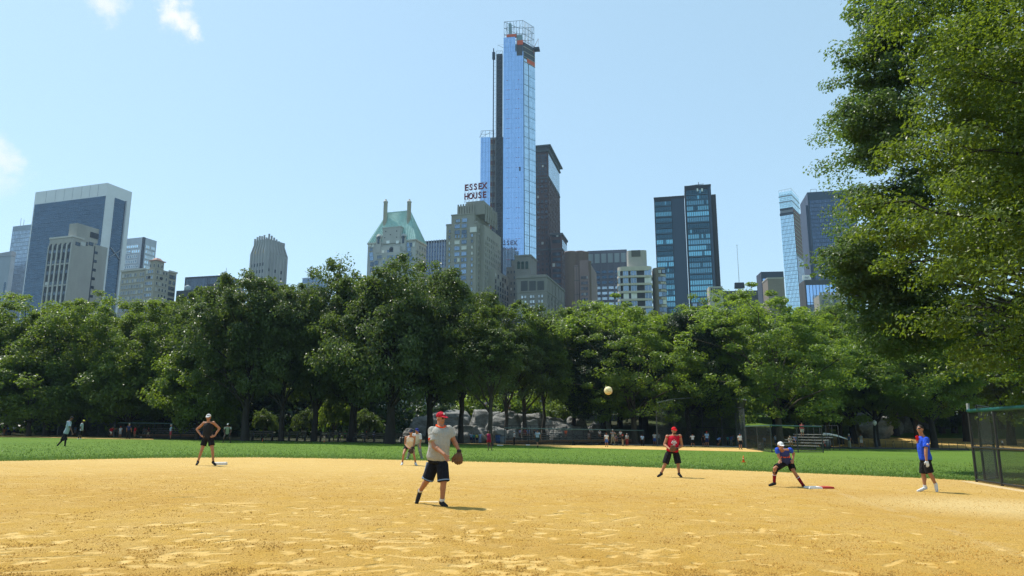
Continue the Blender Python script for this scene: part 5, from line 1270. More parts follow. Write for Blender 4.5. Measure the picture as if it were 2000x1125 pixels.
# ---------------------------------------------------------------- rocks
def rockmat():
    m, nt, bs = new_mat('schist'); c = objco(nt)
    a = noise(nt, .5, 7, .7, scaled(nt, c, (1, 1, 2.2)), .6); f = noise(nt, 3.2, 6, .7, c); g = noise(nt, .35, 3, .5, c)
    col = mixc(nt, ramp(nt, a, .3, .7), (.085, .09, .085), (.27, .27, .255)); col = mixc(nt, ramp(nt, f, .4, .75, 0, .6), col, (.34, .34, .32))
    col = mixc(nt, ramp(nt, g, .6, .72, 0, .5), col, (.10, .13, .05))
    nt.links.new(col, bs.inputs['Base Color']); bs.inputs['Roughness'].default_value = .8; bs.inputs['Specular IOR Level'].default_value = .25
    bump(nt, bs, math_(nt, 'ADD', a, math_(nt, 'MULTIPLY', f, .4)), .9, .25); _mc['schist'] = m; return m
ROCK = rockmat()
def rock(px0, px1, pt, pb, Y, label, seed, depth=1.0, cat='rock', skew=0.0):
    a = at(px0, pb, Y); b = at(px1, pb, Y); t = at((px0 + px1) / 2, pt, Y); cx = (a.x + b.x) / 2; g = min(terr(cx, Y), a.z) - .6
    bm = bmesh.new(); bmesh.ops.create_icosphere(bm, subdivisions=4, radius=1)
    W = (b.x - a.x) / 2 * 1.18; Hh = (t.z - g); o = Vector((seed * 7.1, seed * 3.3, seed * 1.7))
    rgp = random.Random(seed * 13); pl = []
    pl.append((Vector((rgp.gauss(0, .16), rgp.gauss(0, .2), 1)).normalized(), .34))
    for _ in range(11):
        nn = Vector((rgp.gauss(0, 1), rgp.gauss(0, 1), abs(rgp.gauss(0, .6)) + .35)).normalized(); pl.append((nn, rgp.uniform(.5, .82)))
    for v in bm.verts:
        for nn, dd in pl:
            ex = v.co.dot(nn) - dd
            if ex > 0: v.co -= nn * ex * .92
    for v in bm.verts:
        p = v.co.copy(); d = 1 + .26 * mnoise.noise(p * 1.3 + o) + .13 * mnoise.noise(p * 3.1 + o) + .05 * mnoise.noise(p * 8 + o)
        rid = abs(mnoise.noise(Vector((p.x * 2.2 + p.z * 1.5, p.y * 2.2, p.z * 4)) + o)); d -= .14 * max(0, .25 - rid) / .25
        p = p * d; p.x = math.copysign(abs(p.x) ** .85, p.x)
        z = p.z * .5 + .5; v.co = (p.x * W + skew * z * W, p.y * W * .8 * depth, max(-.1, z) * Hh)
    zm = max(v.co.z for v in bm.verts)
    for v in bm.verts: v.co.z *= Hh / zm
    for f in bm.faces: f.smooth = True
    me = bpy.data.meshes.new('rock'); bm.to_mesh(me); bm.free()
    o = link('rock', me, ROCK, None, (cx, Y + .5, g)); return tag(o, label, cat, 'grey schist outcrops')
for i, a in enumerate([
    (806, 872, 806, 858, 93, 'dark shaded boulder at the left end of the outcrop'), (842, 922, 799, 850, 97, 'long shaded slab of rock behind the pitcher'),
    (868, 952, 830, 868, 80, 'low flat slab at the foot of the slender forked tree'), (912, 978, 799, 848, 92, 'sunlit rock shoulder behind the slender forked tree'),
    (952, 1014, 802, 850, 89, 'broad rounded boulder above the left end of the long bleachers'), (998, 1068, 805, 852, 91, 'cracked boulder in the middle of the outcrop'),
    (1040, 1102, 812, 850, 93, 'flattish boulder right of the cracked one'), (1066, 1146, 818, 852, 88, 'smooth slope of rock running down to the fence'),
    (1100, 1150, 811, 850, 95, 'upper right end of the pale outcrop'), (1018, 1052, 818, 842, 84, 'small pale boulder under the overhang'),
    (958, 992, 832, 868, 78.5, 'jagged small rock beside the blue barrel'), (984, 1012, 836, 866, 79.5, 'small dark rock behind the umpire'),
    (1150, 1200, 818, 850, 96, 'shaded rock in the trees right of the outcrop'),
    (1668, 1726, 804, 850, 108, 'large boulder with a shaded left face beyond the lamp post'), (1706, 1744, 811, 850, 107, 'sloping right half of the boulder beyond the lamp post'),
    (1737, 1766, 818, 842, 114, 'small grey rock on the sunlit bank'), (1760, 1786, 812, 840, 116, 'dark rock on the sunlit bank'), (1778, 1818, 788, 822, 121, 'pale ledge high on the bank behind the man in blue'),
    (1830, 1868, 786, 822, 122, 'pale ledge behind the forked thin tree'), (780, 812, 836, 868, 79, 'low shaded rock right of the stoutest trunk')]):
    rock(*a[:6], seed=i + 1)

# ---------------------------------------------------------------- fences, backstops, bleachers
BLKM = mat('black_vinyl', (.018, .02, .02), .45, .2, spec=.5); WIRE = mat('chain_wire', (.045, .05, .05), .4, .6, spec=.6); TEALP = mat('teal_padding', (.006, .075, .065), .5, var=.3, scale=2)
PIPE = mat('grey_pipe', (.36, .39, .40), .4, .4); PIPED = mat('dark_pipe', (.045, .05, .05), .45, .4); WIRED = mat('dark_wire', (.03, .032, .03), .5, .4)
def chain(b, a, c, z0, z1, zg, step, r):
    """chain link between plan points a and c: two families of diagonal wires"""
    a = Vector((*a, 0)); c = Vector((*c, 0)); L = (c - a).length; u = (c - a) / L; Hh = z1 - z0
    def P(s, z): p = a + u * s; return (p.x, p.y, zg(p.x, p.y) + z0 + z)
    nrm = Vector((-u.y, u.x, 0)) * r
    k = -Hh
    while k < L:
        for sg in (1, -1):
            s0, s1 = max(k, 0), min(k + Hh, L)
            if s1 - s0 < 1e-3: continue
            za, zb = (s0 - k, s1 - k) if sg > 0 else (Hh - (s0 - k), Hh - (s1 - k))
            p, q = Vector(P(s0, za)), Vector(P(s1, zb)); d = (q - p).normalized(); w = d.cross(nrm).normalized() * r
            b.add([p + nrm, p - nrm * .5 + w * .87, p - nrm * .5 - w * .87, q + nrm, q - nrm * .5 + w * .87, q - nrm * .5 - w * .87], [(0, 1, 4, 3), (1, 2, 5, 4), (2, 0, 3, 5)])
        k += step
def fence(name, label, pts, h, post_r, posts=None, rails=(0.05, 1.0), top=None, top_r=.05, step=.12, wr=.006, wire=WIRED, postm=PIPED, cat='fence', group=None, zfun=terr, mesh=True):
    e = empty(name, (pts[0][0], pts[0][1], zfun(*pts[0])), 0, label, cat, group); o = Vector(e.location)
    loc = lambda p: (Vector(p) - o)
    seg = [(Vector(pts[i]), Vector(pts[i + 1])) for i in range(len(pts) - 1)]
    plist = posts or pts
    for p in plist:
        z = zfun(*p); b = MB(); b.bar(loc((p[0], p[1], z - .1)), loc((p[0], p[1], z + h)), post_r, n=8); b.build('post', postm, e)
    for (p, q) in seg:
        for f in rails:
            b = MB(); b.bar(loc((p.x, p.y, zfun(*p) + h * f)), loc((q.x, q.y, zfun(*q) + h * f)), post_r * .7, n=6); b.build('rail', postm, e)
        if top: b = MB(); b.bar(loc((p.x, p.y, zfun(*p) + h + .02)), loc((q.x, q.y, zfun(*q) + h + .02)), top_r, n=8); b.build('top_rail', top, e)
        if mesh:
            b = MB(); chain(b, tuple(p), tuple(q), 0.03, h, zfun, step, wr); b.v = [tuple(Vector(v) - o) for v in b.v]; tag(b.build('chain_link', wire, e), kind='stuff')
    return e
gp = lambda px, py: tuple(ground(px, py).xy)
gy = lambda px, Y: (at(px, 858, Y).x, Y)
# near fence on the right
a0 = Vector(gp(1908, 942)); d0 = Vector(gp(2000, 957)); uu = (d0 - a0)
P0, P1, P2, P3 = a0, a0 + uu * .58, a0 + uu * 1.35, a0 + uu * 2.1
nf = fence('chain_link_fence', 'near black chain link fence with a teal padded top rail at the right edge', [tuple(P0), tuple(P1), tuple(P2), tuple(P3)], 2.38, .045, rails=(.035, .49), top=TEALP, top_r=.07, step=.062, wr=.0042, wire=WIRE, postm=BLKM)
b = MB(); b.bar((0, 0, 2.4), (0, 0, 2.66), .05); b.build('post_cap', PIPE, nf)
q0 = P0 + uu.normalized() * .1
b = MB(); b.box(-.12, .2, 0, 4.6, -.05, .035); k_ = b.build('kerb', mat('pale_kerb', (.50, .38, .20), .9), None, (P0.x - .32, P0.y, terr(P0.x, P0.y) + .0), 0); k_.rotation_euler = (0, 0, math.atan2(uu.y, uu.x) - math.pi / 2); tag(k_, kind='structure')
# a second wing of the same fence leading back behind the first post
wing = fence('chain_link_fence', 'short inner wing of black chain link behind the near fence', [tuple(P0 + Vector((.35, .1))), tuple(P0 + Vector((1.7, 1.5)))], 2.6, .04, rails=(.04, .5, 1.0), step=.062, wr=.003, wire=WIRE, postm=BLKM)
# long bleachers fence and bench rows in the centre
LT = mat('faded_teal_rail', (.10, .17, .17), .5, .3); ALU = mat('weathered_bench', (.17, .175, .17), .55, .2); BRD = mat('brown_board', (.19, .10, .045), .8); DKP = mat('dark_frame', (.04, .04, .042), .6)
fence('chain_link_fence', 'long low fence in front of the centre bleachers', [gp(p, 868.2 + (p - 985) * .0085) for p in (985, 1032, 1082, 1118, 1155, 1205, 1258)], 1.86 * .86, .035, rails=(.03,), top=LT, top_r=.05, step=.13, wr=.005)
def bleachers(label, pa, pb, rows, rise, run, e_len=None, front_board=True, group='bleachers around the far field', seatm=ALU):
    a = Vector(pa); c = Vector(pb); L = (c - a).length; e = empty('bleachers', (a.x, a.y, terr(a.x, a.y)), math.atan2(c.y - a.y, c.x - a.x), label, 'bleachers', group)
    for r in range(rows):
        y, z = run * (r + .5), rise * (r + 1) + .12
        q = MB(); q.box(0, L, y - .14, y + .14, z, z + .05); q.build('bench', seatm, e)
        q = MB(); q.box(0, L, y - run * .95, y - .2, z - rise - .05, z - rise); q.build('footboard', DKP, e)
    if front_board:
        for k in range(2): q = MB(); q.box(0, L, .02, .06, .03 + .17 * k, .17 + .17 * k); q.build('kickboard', BRD, e)
    n = max(3, int(L / 1.8))
    for i in range(n):
        x = L * (i + .5) / n; q = MB(); q.bar((x, run * .5, 0), (x, run * (rows - .5), rise * rows + .1), .035, n=4); q.bar((x, run * (rows - .5), -.05), (x, run * (rows - .5), rise * rows + .12), .035, n=4); q.bar((x, run * .5, -.05), (x, run * .5, rise + .12), .035, n=4); q.bar((x, run * .5, .1), (x, run * (rows - .5), .1), .03, n=4); q.build('support', DKP, e)
    q = MB()
    yb = run * rows
    q.build('x', DKP, e) if False else None
    for x in [L * i / 7 for i in range(8)]: q = MB(); q.bar((x, yb, 0), (x, yb, rise * rows + 1.0), .03, n=4); q.build('rail_post', DKP, e)
    q = MB(); q.bar((0, yb, rise * rows + 1.0), (L, yb, rise * rows + 1.0), .03, n=4); q.build('back_rail', DKP, e)
    return e
g0, g1 = Vector(gp(988, 867.2)), Vector(gp(1236, 868.6))
CB = bleachers('long centre bleachers of four grey bench rows behind the low fence', g0 + Vector((0, .4)), g1 + Vector((0, .4)), 4, .22, .7)
# left bleachers
fence('chain_link_fence', 'fence with a pale teal top rail in front of the left bleachers', [gp(p, 854.3 + (p - 228) * .016) for p in (228, 270, 300, 330, 352, 386)], 1.5, .035, rails=(.03,), top=LT, top_r=.05, step=.13, wr=.005)
bleachers('left bleachers of four bench rows behind the teal topped fence', Vector(gp(266, 854.4)) + Vector((0, .3)), Vector(gp(398, 856.6)) + Vector((0, .3)), 4, .2, .7)
# right dugout fence and tilted bleachers
G1, G2, G3 = gp(1459, 877), gp(1508, 884), gp(1608, 884)
fence('chain_link_fence', 'far fence with a teal top rail enclosing the right bleachers', [G1, G2, G3], 2.15, .05, posts=[G1, tuple((Vector(G1) + Vector(G2)) / 2), G2, tuple(Vector(G2).lerp(Vector(G3), .5)), G3], rails=(.03,), top=mat('dark_teal_rail', (.03, .085, .075), .5), top_r=.06, step=.16, wr=.0045)
s0 = Vector(gp(1592, 881)) + Vector((.3, .5)); s1 = s0 + Vector((-2.2, 4.6))
bleachers('right bleachers seen from the end, stepping up to the right', s1, s1 + (s0 - s1) * 1.0, 5, .26, .62, front_board=False, seatm=mat('pale_bench', (.36, .36, .33), .5, .2))
# far tall backstop with its hood
bp = [(1284, 871.5), (1320, 870), (1374, 869.5), (1412, 870.5), (1440, 872), (1457, 875)]
tops = [786, 779, 775.5, 777, 779, 781]
def backstop(label, bp, tops, lower, name='backstop', pipe=PIPE, ov=1.6, group='tall backstops on the far fields', wstep=.2):
    G = [Vector((*gp(*p), 0)) for p in bp]; e = empty(name, (G[0].x, G[0].y, terr(G[0].x, G[0].y)), 0, label, 'backstop', group); o = Vector(e.location)
    lo = []; hi = []
    for p, t, l, q in zip(G, tops, lower, bp):
        p.z = terr(p.x, p.y); zl = at(q[0], l, p.y).z; lo.append(Vector((p.x, p.y, zl)) - o)
        yh = p.y - ov; hi.append(Vector((at(q[0], t, yh).x, yh, at(q[0], t, yh).z)) - o)
        b = MB(); b.bar(p - o, lo[-1], .075, n=8); b.build('post', mat('post_grey', (.10, .11, .11), .5, .3), e); b = MB(); b.bar(lo[-1], hi[-1], .045, n=6); b.build('hood_arm', PIPED, e)
    for i in range(len(G) - 1):
        for A_, B_, nm in ((lo[i], lo[i + 1], 'rail'), (hi[i], hi[i + 1], 'hood_rail')):
            b = MB(); b.bar(A_, B_, .075 if nm == 'hood_rail' else .055, n=6); b.build(nm, pipe if nm == 'hood_rail' else PIPED, e)
        b = MB(); b.bar((G[i] - o).lerp(lo[i], .45), (G[i + 1] - o).lerp(lo[i + 1], .45), .04, n=6); b.build('rail', PIPED, e)
        b = MB(); hh = min(lo[i].z - (G[i] - o).z, lo[i + 1].z - (G[i + 1] - o).z); chain(b, tuple(G[i].xy), tuple(G[i + 1].xy), .03, hh, terr, wstep, .007); b.v = [tuple(Vector(v) - o) for v in b.v]
        n = 26
        for k in range(n):
            f = k / n; b.bar(lo[i].lerp(lo[i + 1], f), hi[i].lerp(hi[i + 1], min(1, f + .25)), .006, n=3, caps=False); b.bar(lo[i].lerp(lo[i + 1], f), hi[i].lerp(hi[i + 1], max(0, f - .25)), .006, n=3, caps=False)
        tag(b.build('chain_link', mat('grey_wire', (.15, .16, .16), .45, .4), e), kind='stuff')
    return e
backstop('tall hooded chain link backstop behind the batter of the far right field', bp, tops, [798, 796, 794, 795, 796, 797])
backstop('far hooded backstop whose pale top pipe shows in the dark left trees', [(112, 852), (140, 851), (165, 851), (190, 852), (222, 854)], [784, 779.5, 780, 782, 786], [796, 793, 793, 795, 798])
# low wire fence, kerb line and lamp post on the right
wf = empty('wire_fence', (*gy(1622, 83), terr(*gy(1622, 83))), 0, 'low leaning stake and wire fence before the sunlit sandy field', 'fence'); o = Vector(wf.location); last = None
rg = random.Random(3)
STK = mat('rusty_stake', (.15, .11, .06), .8)
for px in (1628, 1645, 1668, 1676, 1690, 1697, 1707, 1721, 1728, 1743, 1748, 1762, 1771, 1782, 1806, 1838, 1852, 1868, 1886, 1905, 1926):
    p = Vector((*gy(px, 83), 0)); p.z = terr(p.x, p.y); h = .95 * rg.uniform(.8, 1.1); t = p + Vector((rg.uniform(-.2, .06), 0, h))
    b = MB(); b.bar(p - o - Vector((0, 0, .1)), t - o, .035, n=5); b.build('stake', STK, wf)
    if last:
        for f in (.55, .92): b = MB(); b.bar(last[0].lerp(last[1], f) - o, p.lerp(t, f) - o, .008, n=3); b.build('wire', PIPED, wf)
    last = (p, t)
def ribbon(name, pts, w, h, m, label):
    b = MB()
    for i in range(len(pts) - 1):
        p, q = Vector(pts[i]), Vector(pts[i + 1]); zp, zq = terr(*p), terr(*q)
        b.add([(p.x, p.y, zp - .05), (q.x, q.y, zq - .05), (q.x, q.y + w, zq - .05), (p.x, p.y + w, zp - .05), (p.x, p.y, zp + h), (q.x, q.y, zq + h), (q.x, q.y + w, zq + h), (p.x, p.y + w, zp + h)], [(0, 1, 5, 4), (4, 5, 6, 7), (2, 3, 7, 6), (0, 4, 7, 3), (1, 2, 6, 5)])
    return tag(b.build(name, m), kind='structure', label=label)
ribbon('kerb', [gy(p, 82.2) for p in range(1610, 1900, 20)], .35, .2, mat('dark_kerb', (.05, .05, .05), .9), 'dark kerb along the near side of the sunlit sandy field')
ribbon('path', [gy(p, 84 + (1245 - p) * .01) for p in range(1150, 1470, 20)], 3.0, .06, mat('asphalt_path', (.30, .30, .29), .9), 'grey park path behind the bleachers')
def lamp_post():
    p = gy(1711, 84); z = terr(*p); h = at(1711, 820, 84).z - z
    e = empty('lamp_post', (*p, z), 0, 'black cast iron park lamp post with a glass lantern', 'lamp post')
    b = MB(); b.lathe([(.22, 0), (.24, .1), (.16, .25), (.13, .7), (.09, .9), (.075, h * .55), (.06, h * .78), (.09, h * .79), (.05, h * .8)], n=10); b.build('pole', BLKM, e)
    b = MB(); b.lathe([(.07, h * .80), (.22, h * .86), (.24, h * .93), (.06, h * .975)], n=10); b.build('lantern', mat('lantern_glass', (.55, .55, .5), .3), e)
    b = MB(); b.lathe([(.25, h * .93), (.13, h * .97), (.04, h * .985), (.03, h)], n=10); b.build('finial', PIPE, e)
lamp_post()
# benches and rails in the shade at the back of the left lawn
for px, w, Y in ((500, 60, 72), (570, 50, 73), (650, 55, 73), (720, 60, 73), (790, 50, 72)):
    a_ = gy(px - w / 2, Y); L = w / FPX * Y; e = empty('park_bench', (*a_, terr(*a_)), 0, {500: 'park bench just right of the tank top man trunk', 570: 'park bench between the second and third trunks', 650: 'park bench under the yellow-green shrub', 720: 'park bench left of the stoutest trunk', 790: 'park bench right of the stoutest trunk'}[px], 'bench', 'park benches in the shade')
    for k in range(3): q = MB(); q.box(0, L, k * .16, k * .16 + .12, .42, .46); q.build('seat_slat', mat('bench_wood', (.09, .075, .055), .8), e)
    for k in range(2): q = MB(); q.box(0, L, .5, .54, .58 + k * .2, .70 + k * .2); q.build('back_slat', mat('bench_wood', (.09, .075, .055), .8), e)
    for x in lin(.1, L - .1, 4): q = MB(); q.box(x - .04, x + .04, .0, .5, -.05, .42); q.box(x - .04, x + .04, .46, .5, .42, .9); q.build('bench_leg', DKP, e)
# ---------------------------------------------------------------- small things on the field
def cone_(px, py, hpx, label):
    p = ground(px, py); h = hpx / 1446 * p.y; e = empty('traffic_cone', p, 0, label, 'traffic cone', 'orange cones on the grass'); OR = mat('cone_orange', (.75, .14, .012), .5, var=.05)
    b = MB(); b.box(-h * .28, h * .28, -h * .28, h * .28, 0, h * .06); b.build('base', OR, e)
    b = MB(); b.lathe([(h * .2, h * .06), (h * .1, h * .62), (h * .03, h)], n=10); b.build('body', OR, e)
    b = MB(); b.lathe([(h * .148, h * .42), (h * .112, h * .6)], n=10); b.build('stripe', mat('cone_pale', (.8, .35, .2), .5), e)
cone_(1452.5, 903, 13, 'orange traffic cone on the grass between the red shirted player and the bending runner'); cone_(512.5, 862, 5, 'tiny orange cone at the edge of the shade below the second trunk'); cone_(633, 863.5, 4.5, 'tiny orange cone at the edge of the shade left of the shrub')
def slab(name, label, cat, px, py, w, d, h, m, rz, parts=None):
    p = ground(px, py); e = empty(name, (p.x, p.y, p.z + .012), rz, label, cat)
    for (nm, x0, x1, mm) in (parts or [('pad', -w / 2, w / 2, m)]):
        q = MB(); q.box(x0, x1, -d / 2, d / 2, 0, h, .012); q.build(nm, mm, e)
    return e
BW = mat('base_white', (.72, .70, .66), .6, var=.06)
slab('second_base', 'white base beside the foot of the man in a black tank top', 'base', 430, 908, .46, .42, .085, BW, R(12))
slab('first_base', 'double first base, half white and half red, by the bending runner', 'base', 1599, 954.5, .72, .38, .05, BW, R(4), [('white_half', -.35, .03, BW), ('red_half', .035, .37, mat('base_red', (.40, .035, .02), .5))])
slab('pitching_rubber', 'dusty pale pitching rubber half buried behind the pitcher', 'pitching rubber', 828, 982, .6, .16, .015, mat('dusty_rubber', (.6, .47, .27), .9), R(3))
slab('home_base', 'small white base on the far infield in front of the centre bleachers', 'base', 1031, 870, .42, .4, .08, BW, 0)
slab('far_base', 'small white base at the left end of the far infield', 'base', 977, 870.4, .6, .4, .06, BW, 0)
def ball():
    c = at(1188, 763, 8.7); e = empty('softball', c, 0, 'pale yellow softball in flight in front of the dark trees', 'ball'); r = 8.1 / 1440 * 8.7
    bm = bmesh.new(); bmesh.ops.create_icosphere(bm, subdivisions=4, radius=r)
    for f in bm.faces: f.smooth = True
    me = bpy.data.meshes.new('shell'); bm.to_mesh(me); bm.free(); link('shell', me, mat('ball_leather', (.72, .66, .36), .55, var=.06, scale=20), e)
    pts = []
    for i in range(49): t = 2 * math.pi * i / 48; a = .44; x = math.cos(t) * (1 - a) + a * math.cos(3 * t); y = math.sin(t) * (1 - a) - a * math.sin(3 * t); z = 2 * math.sqrt(a * (1 - a)) * math.sin(2 * t); v = Vector((x, z, y)).normalized() * r * 1.005; pts.append(v)
    b = MB(); b.tube(pts, [r * .03] * len(pts), 5, False); o = b.build('seam', mat('seam_red', (.45, .08, .05), .6), e); o.rotation_euler = (.5, .4, .9)
ball()
def barrel(px, py, hpx, m, label):
    p = ground(px, py); h = hpx / 1446 * p.y; e = empty('trash_barrel', p, 0, label, 'trash barrel', 'barrels by the bleachers'); b = MB(); b.lathe([(h * .3, 0), (h * .33, h * .3), (h * .35, h * .32), (h * .33, h * .34), (h * .33, h * .66), (h * .35, h * .68), (h * .33, h * .7), (h * .34, h)], n=14); b.build('drum', m, e)
    b = MB(); b.lathe([(h * .36, h * .96), (h * .36, h * 1.02), (h * .3, h * 1.03)], n=14); b.build('rim', DKP, e)
barrel(973, 866.5, 17, mat('barrel_blue', (.03, .08, .22), .5), 'blue barrel at the left end of the centre bleachers')
barrel(982, 867.5, 16, mat('barrel_grey', (.16, .2, .24), .5), 'grey wire barrel beside the blue barrel')
barrel(390, 857, 15, mat('barrel_blue', (.03, .08, .22), .5), 'blue barrel behind the elbow of the man in a tank top')
barrel(1487, 880, 15, mat('barrel_dark', (.03, .04, .03), .5), 'dark barrel inside the right fence')
for px, py, w, col, lab in ((1120, 869.6, 7, (.012, .013, .012), 'black equipment bag standing left on the front bench row'), (1171, 870, 6, (.012, .013, .012), 'black equipment bag in front of the middle of the centre bleachers'), (1200, 869.5, 6, (.6, .6, .58), 'white bag on the ground behind the catcher'), (1013, 863, 6, (.45, .05, .04), 'red bag on the front bench beside the umpire'), (275, 855, 5, (.6, .6, .6), 'white bag by the left bleachers')):
    p = ground(px, py); s = w / 1446 * p.y; b = MB(); b.prism([(s * .5 * math.cos(t), s * .35 * math.sin(t)) for t in lin(0, 5.5, 9)], 0, s * (1.1 if col[0] < .1 else .45), .55); tag(b.build('equipment_bag', mat('bag_%d' % px, col, .8), None, p), lab, 'bag', 'bags left by the bleachers')
# hose reel cart and the jet of water
def hose():
    p = Vector((*gy(1612, 81), 0)); p.z = terr(p.x, p.y); e = empty('hose_cart', p, .3, 'small red hose cart by the right bleachers', 'cart'); RD = mat('cart_red', (.4, .05, .03), .5)
    b = MB(); b.bar((-.35, 0, .55), (.35, 0, .55), .45, n=14); b.build('reel', mat('reel_grey', (.12, .12, .12), .6), e)
    for s in (-1, 1):
        b = MB(); b.bar((s * .42, 0, .32), (s * .5, 0, .32), .32, n=14); b.build('wheel', DKP, e)
        b = MB(); b.bar((s * .38, -.4, .3), (s * .38, .5, .3), .035); b.bar((s * .38, .5, .3), (s * 1.0, .6, .8), .035); b.bar((s * .38, -.4, .3), (s * .38, 0, .9), .035); b.build('frame', RD, e)
    h = [at(px, py, 82) for px, py in ((1656.5, 858.5), (1648, 855.5), (1640, 853), (1630, 850), (1620, 848.5), (1608, 848))]; c = h[0].copy(); b = MB(); b.tube([q - c for q in h], [.03, .06, .09, .11, .13, .16], 8)
    m, nt, bs = new_mat('water_spray'); bs.inputs['Base Color'].default_value = (.85, .88, .9, 1); bs.inputs['Roughness'].default_value = .5; bs.inputs['Alpha'].default_value = .75
    tag(b.build('water_jet', m, None, c), 'white jet of water from the hose over the sandy field', 'water jet')
hose()
# ---------------------------------------------------------------- people
def sph(b, c, r, q=None, nu=12, nv=8):
    c = Vector(c); r = (r, r, r) if not hasattr(r, '__len__') else r; vs = []
    for j in range(nv + 1):
        a = math.pi * j / nv
        for i in range(nu): t = 2 * math.pi * i / nu; v = Vector((r[0] * math.sin(a) * math.cos(t), r[1] * math.sin(a) * math.sin(t), r[2] * math.cos(a))); vs.append(c + (q @ v if q else v))
    b.add(vs, [(j * nu + i, (j + 1) * nu + i, (j + 1) * nu + (i + 1) % nu, j * nu + (i + 1) % nu) for j in range(nv) for i in range(nu)], True)
def cap_(b, p, q, r0, r1, n=10):
    b.bar(p, q, r0, r1, n); sph(b, p, r0); sph(b, q, r1)
def fuse(b, voxel, smooth=2, name='body'):
    me = b.mesh(name); o = bpy.data.objects.new('t', me); COL.objects.link(o)
    m = o.modifiers.new('r', 'REMESH'); m.mode = 'VOXEL'; m.voxel_size = voxel; m.adaptivity = 0
    if smooth: s = o.modifiers.new('s', 'SMOOTH'); s.factor = .5; s.iterations = smooth
    dg = bpy.context.evaluated_depsgraph_get(); out = bpy.data.meshes.new_from_object(o.evaluated_get(dg)); out.name = name
    bpy.data.objects.remove(o); bpy.data.meshes.remove(me)
    out.polygons.foreach_set('use_smooth', np.ones(len(out.polygons), dtype=bool)); out.materials.clear(); return out
def basis(z, x):
    z = z.normalized(); y = z.cross(x).normalized(); x = y.cross(z); return Matrix((x, y, z)).transposed().to_quaternion()
SKINS = {'fair': (.46, .24, .155), 'tan': (.36, .16, .085), 'brown': (.16, .075, .045)}
def skinm(k):
    nm = 'skin_' + k
    return _mc.get(nm) or mat(nm, SKINS[k], .5, var=.08, scale=9, spec=.35)
def cloth(nm, col, var=.12):
    nm = 'cloth_' + nm
    if nm in _mc: return _mc[nm]
    m, nt, bs = new_mat(nm); c = objco(nt); f = noise(nt, 7.0, 3, .55, scaled(nt, c, (1.3, 1.3, .7)), 1.2); g = noise(nt, 60, 2, .6, c)
    nt.links.new(mixc(nt, ramp(nt, g, .3, .7), tuple(x * (1 - var) for x in col), tuple(min(1, x * (1 + var)) for x in col)), bs.inputs['Base Color'])
    bs.inputs['Roughness'].default_value = .85; bs.inputs['Specular IOR Level'].default_value = .15; bump(nt, bs, f, 1.0, .055)
    _mc[nm] = m; return m

def hand(b, w, t, side, sc, curl=.35):
    """palm and five fingers from wrist w towards tip t; side = direction of the thumb"""
    w = Vector(w); d = (Vector(t) - w).normalized(); s = (side - d * side.dot(d)).normalized(); n = d.cross(s)
    q = basis(d, s); sph(b, w + d * .05 * sc, (.042 * sc, .018 * sc, .052 * sc), q)
    for i, (o, L) in enumerate(((.032, .070), (.011, .080), (-.010, .074), (-.030, .058))):
        p0 = w + d * .085 * sc + s * o * sc; p1 = p0 + (d + s * o * 3).normalized() * L * .5 * sc; p2 = p1 + (d * (1 - curl) + n * curl).normalized() * L * .55 * sc
        cap_(b, p0, p1, .0095 * sc, .009 * sc, 6); cap_(b, p1, p2, .009 * sc, .0075 * sc, 6)
    p0 = w + d * .03 * sc + s * .03 * sc; p1 = p0 + (d * .7 + s * .7).normalized() * .045 * sc; p2 = p1 + (d + n * .3).normalized() * .035 * sc
    cap_(b, p0, p1, .013 * sc, .011 * sc, 6); cap_(b, p1, p2, .011 * sc, .009 * sc, 6)

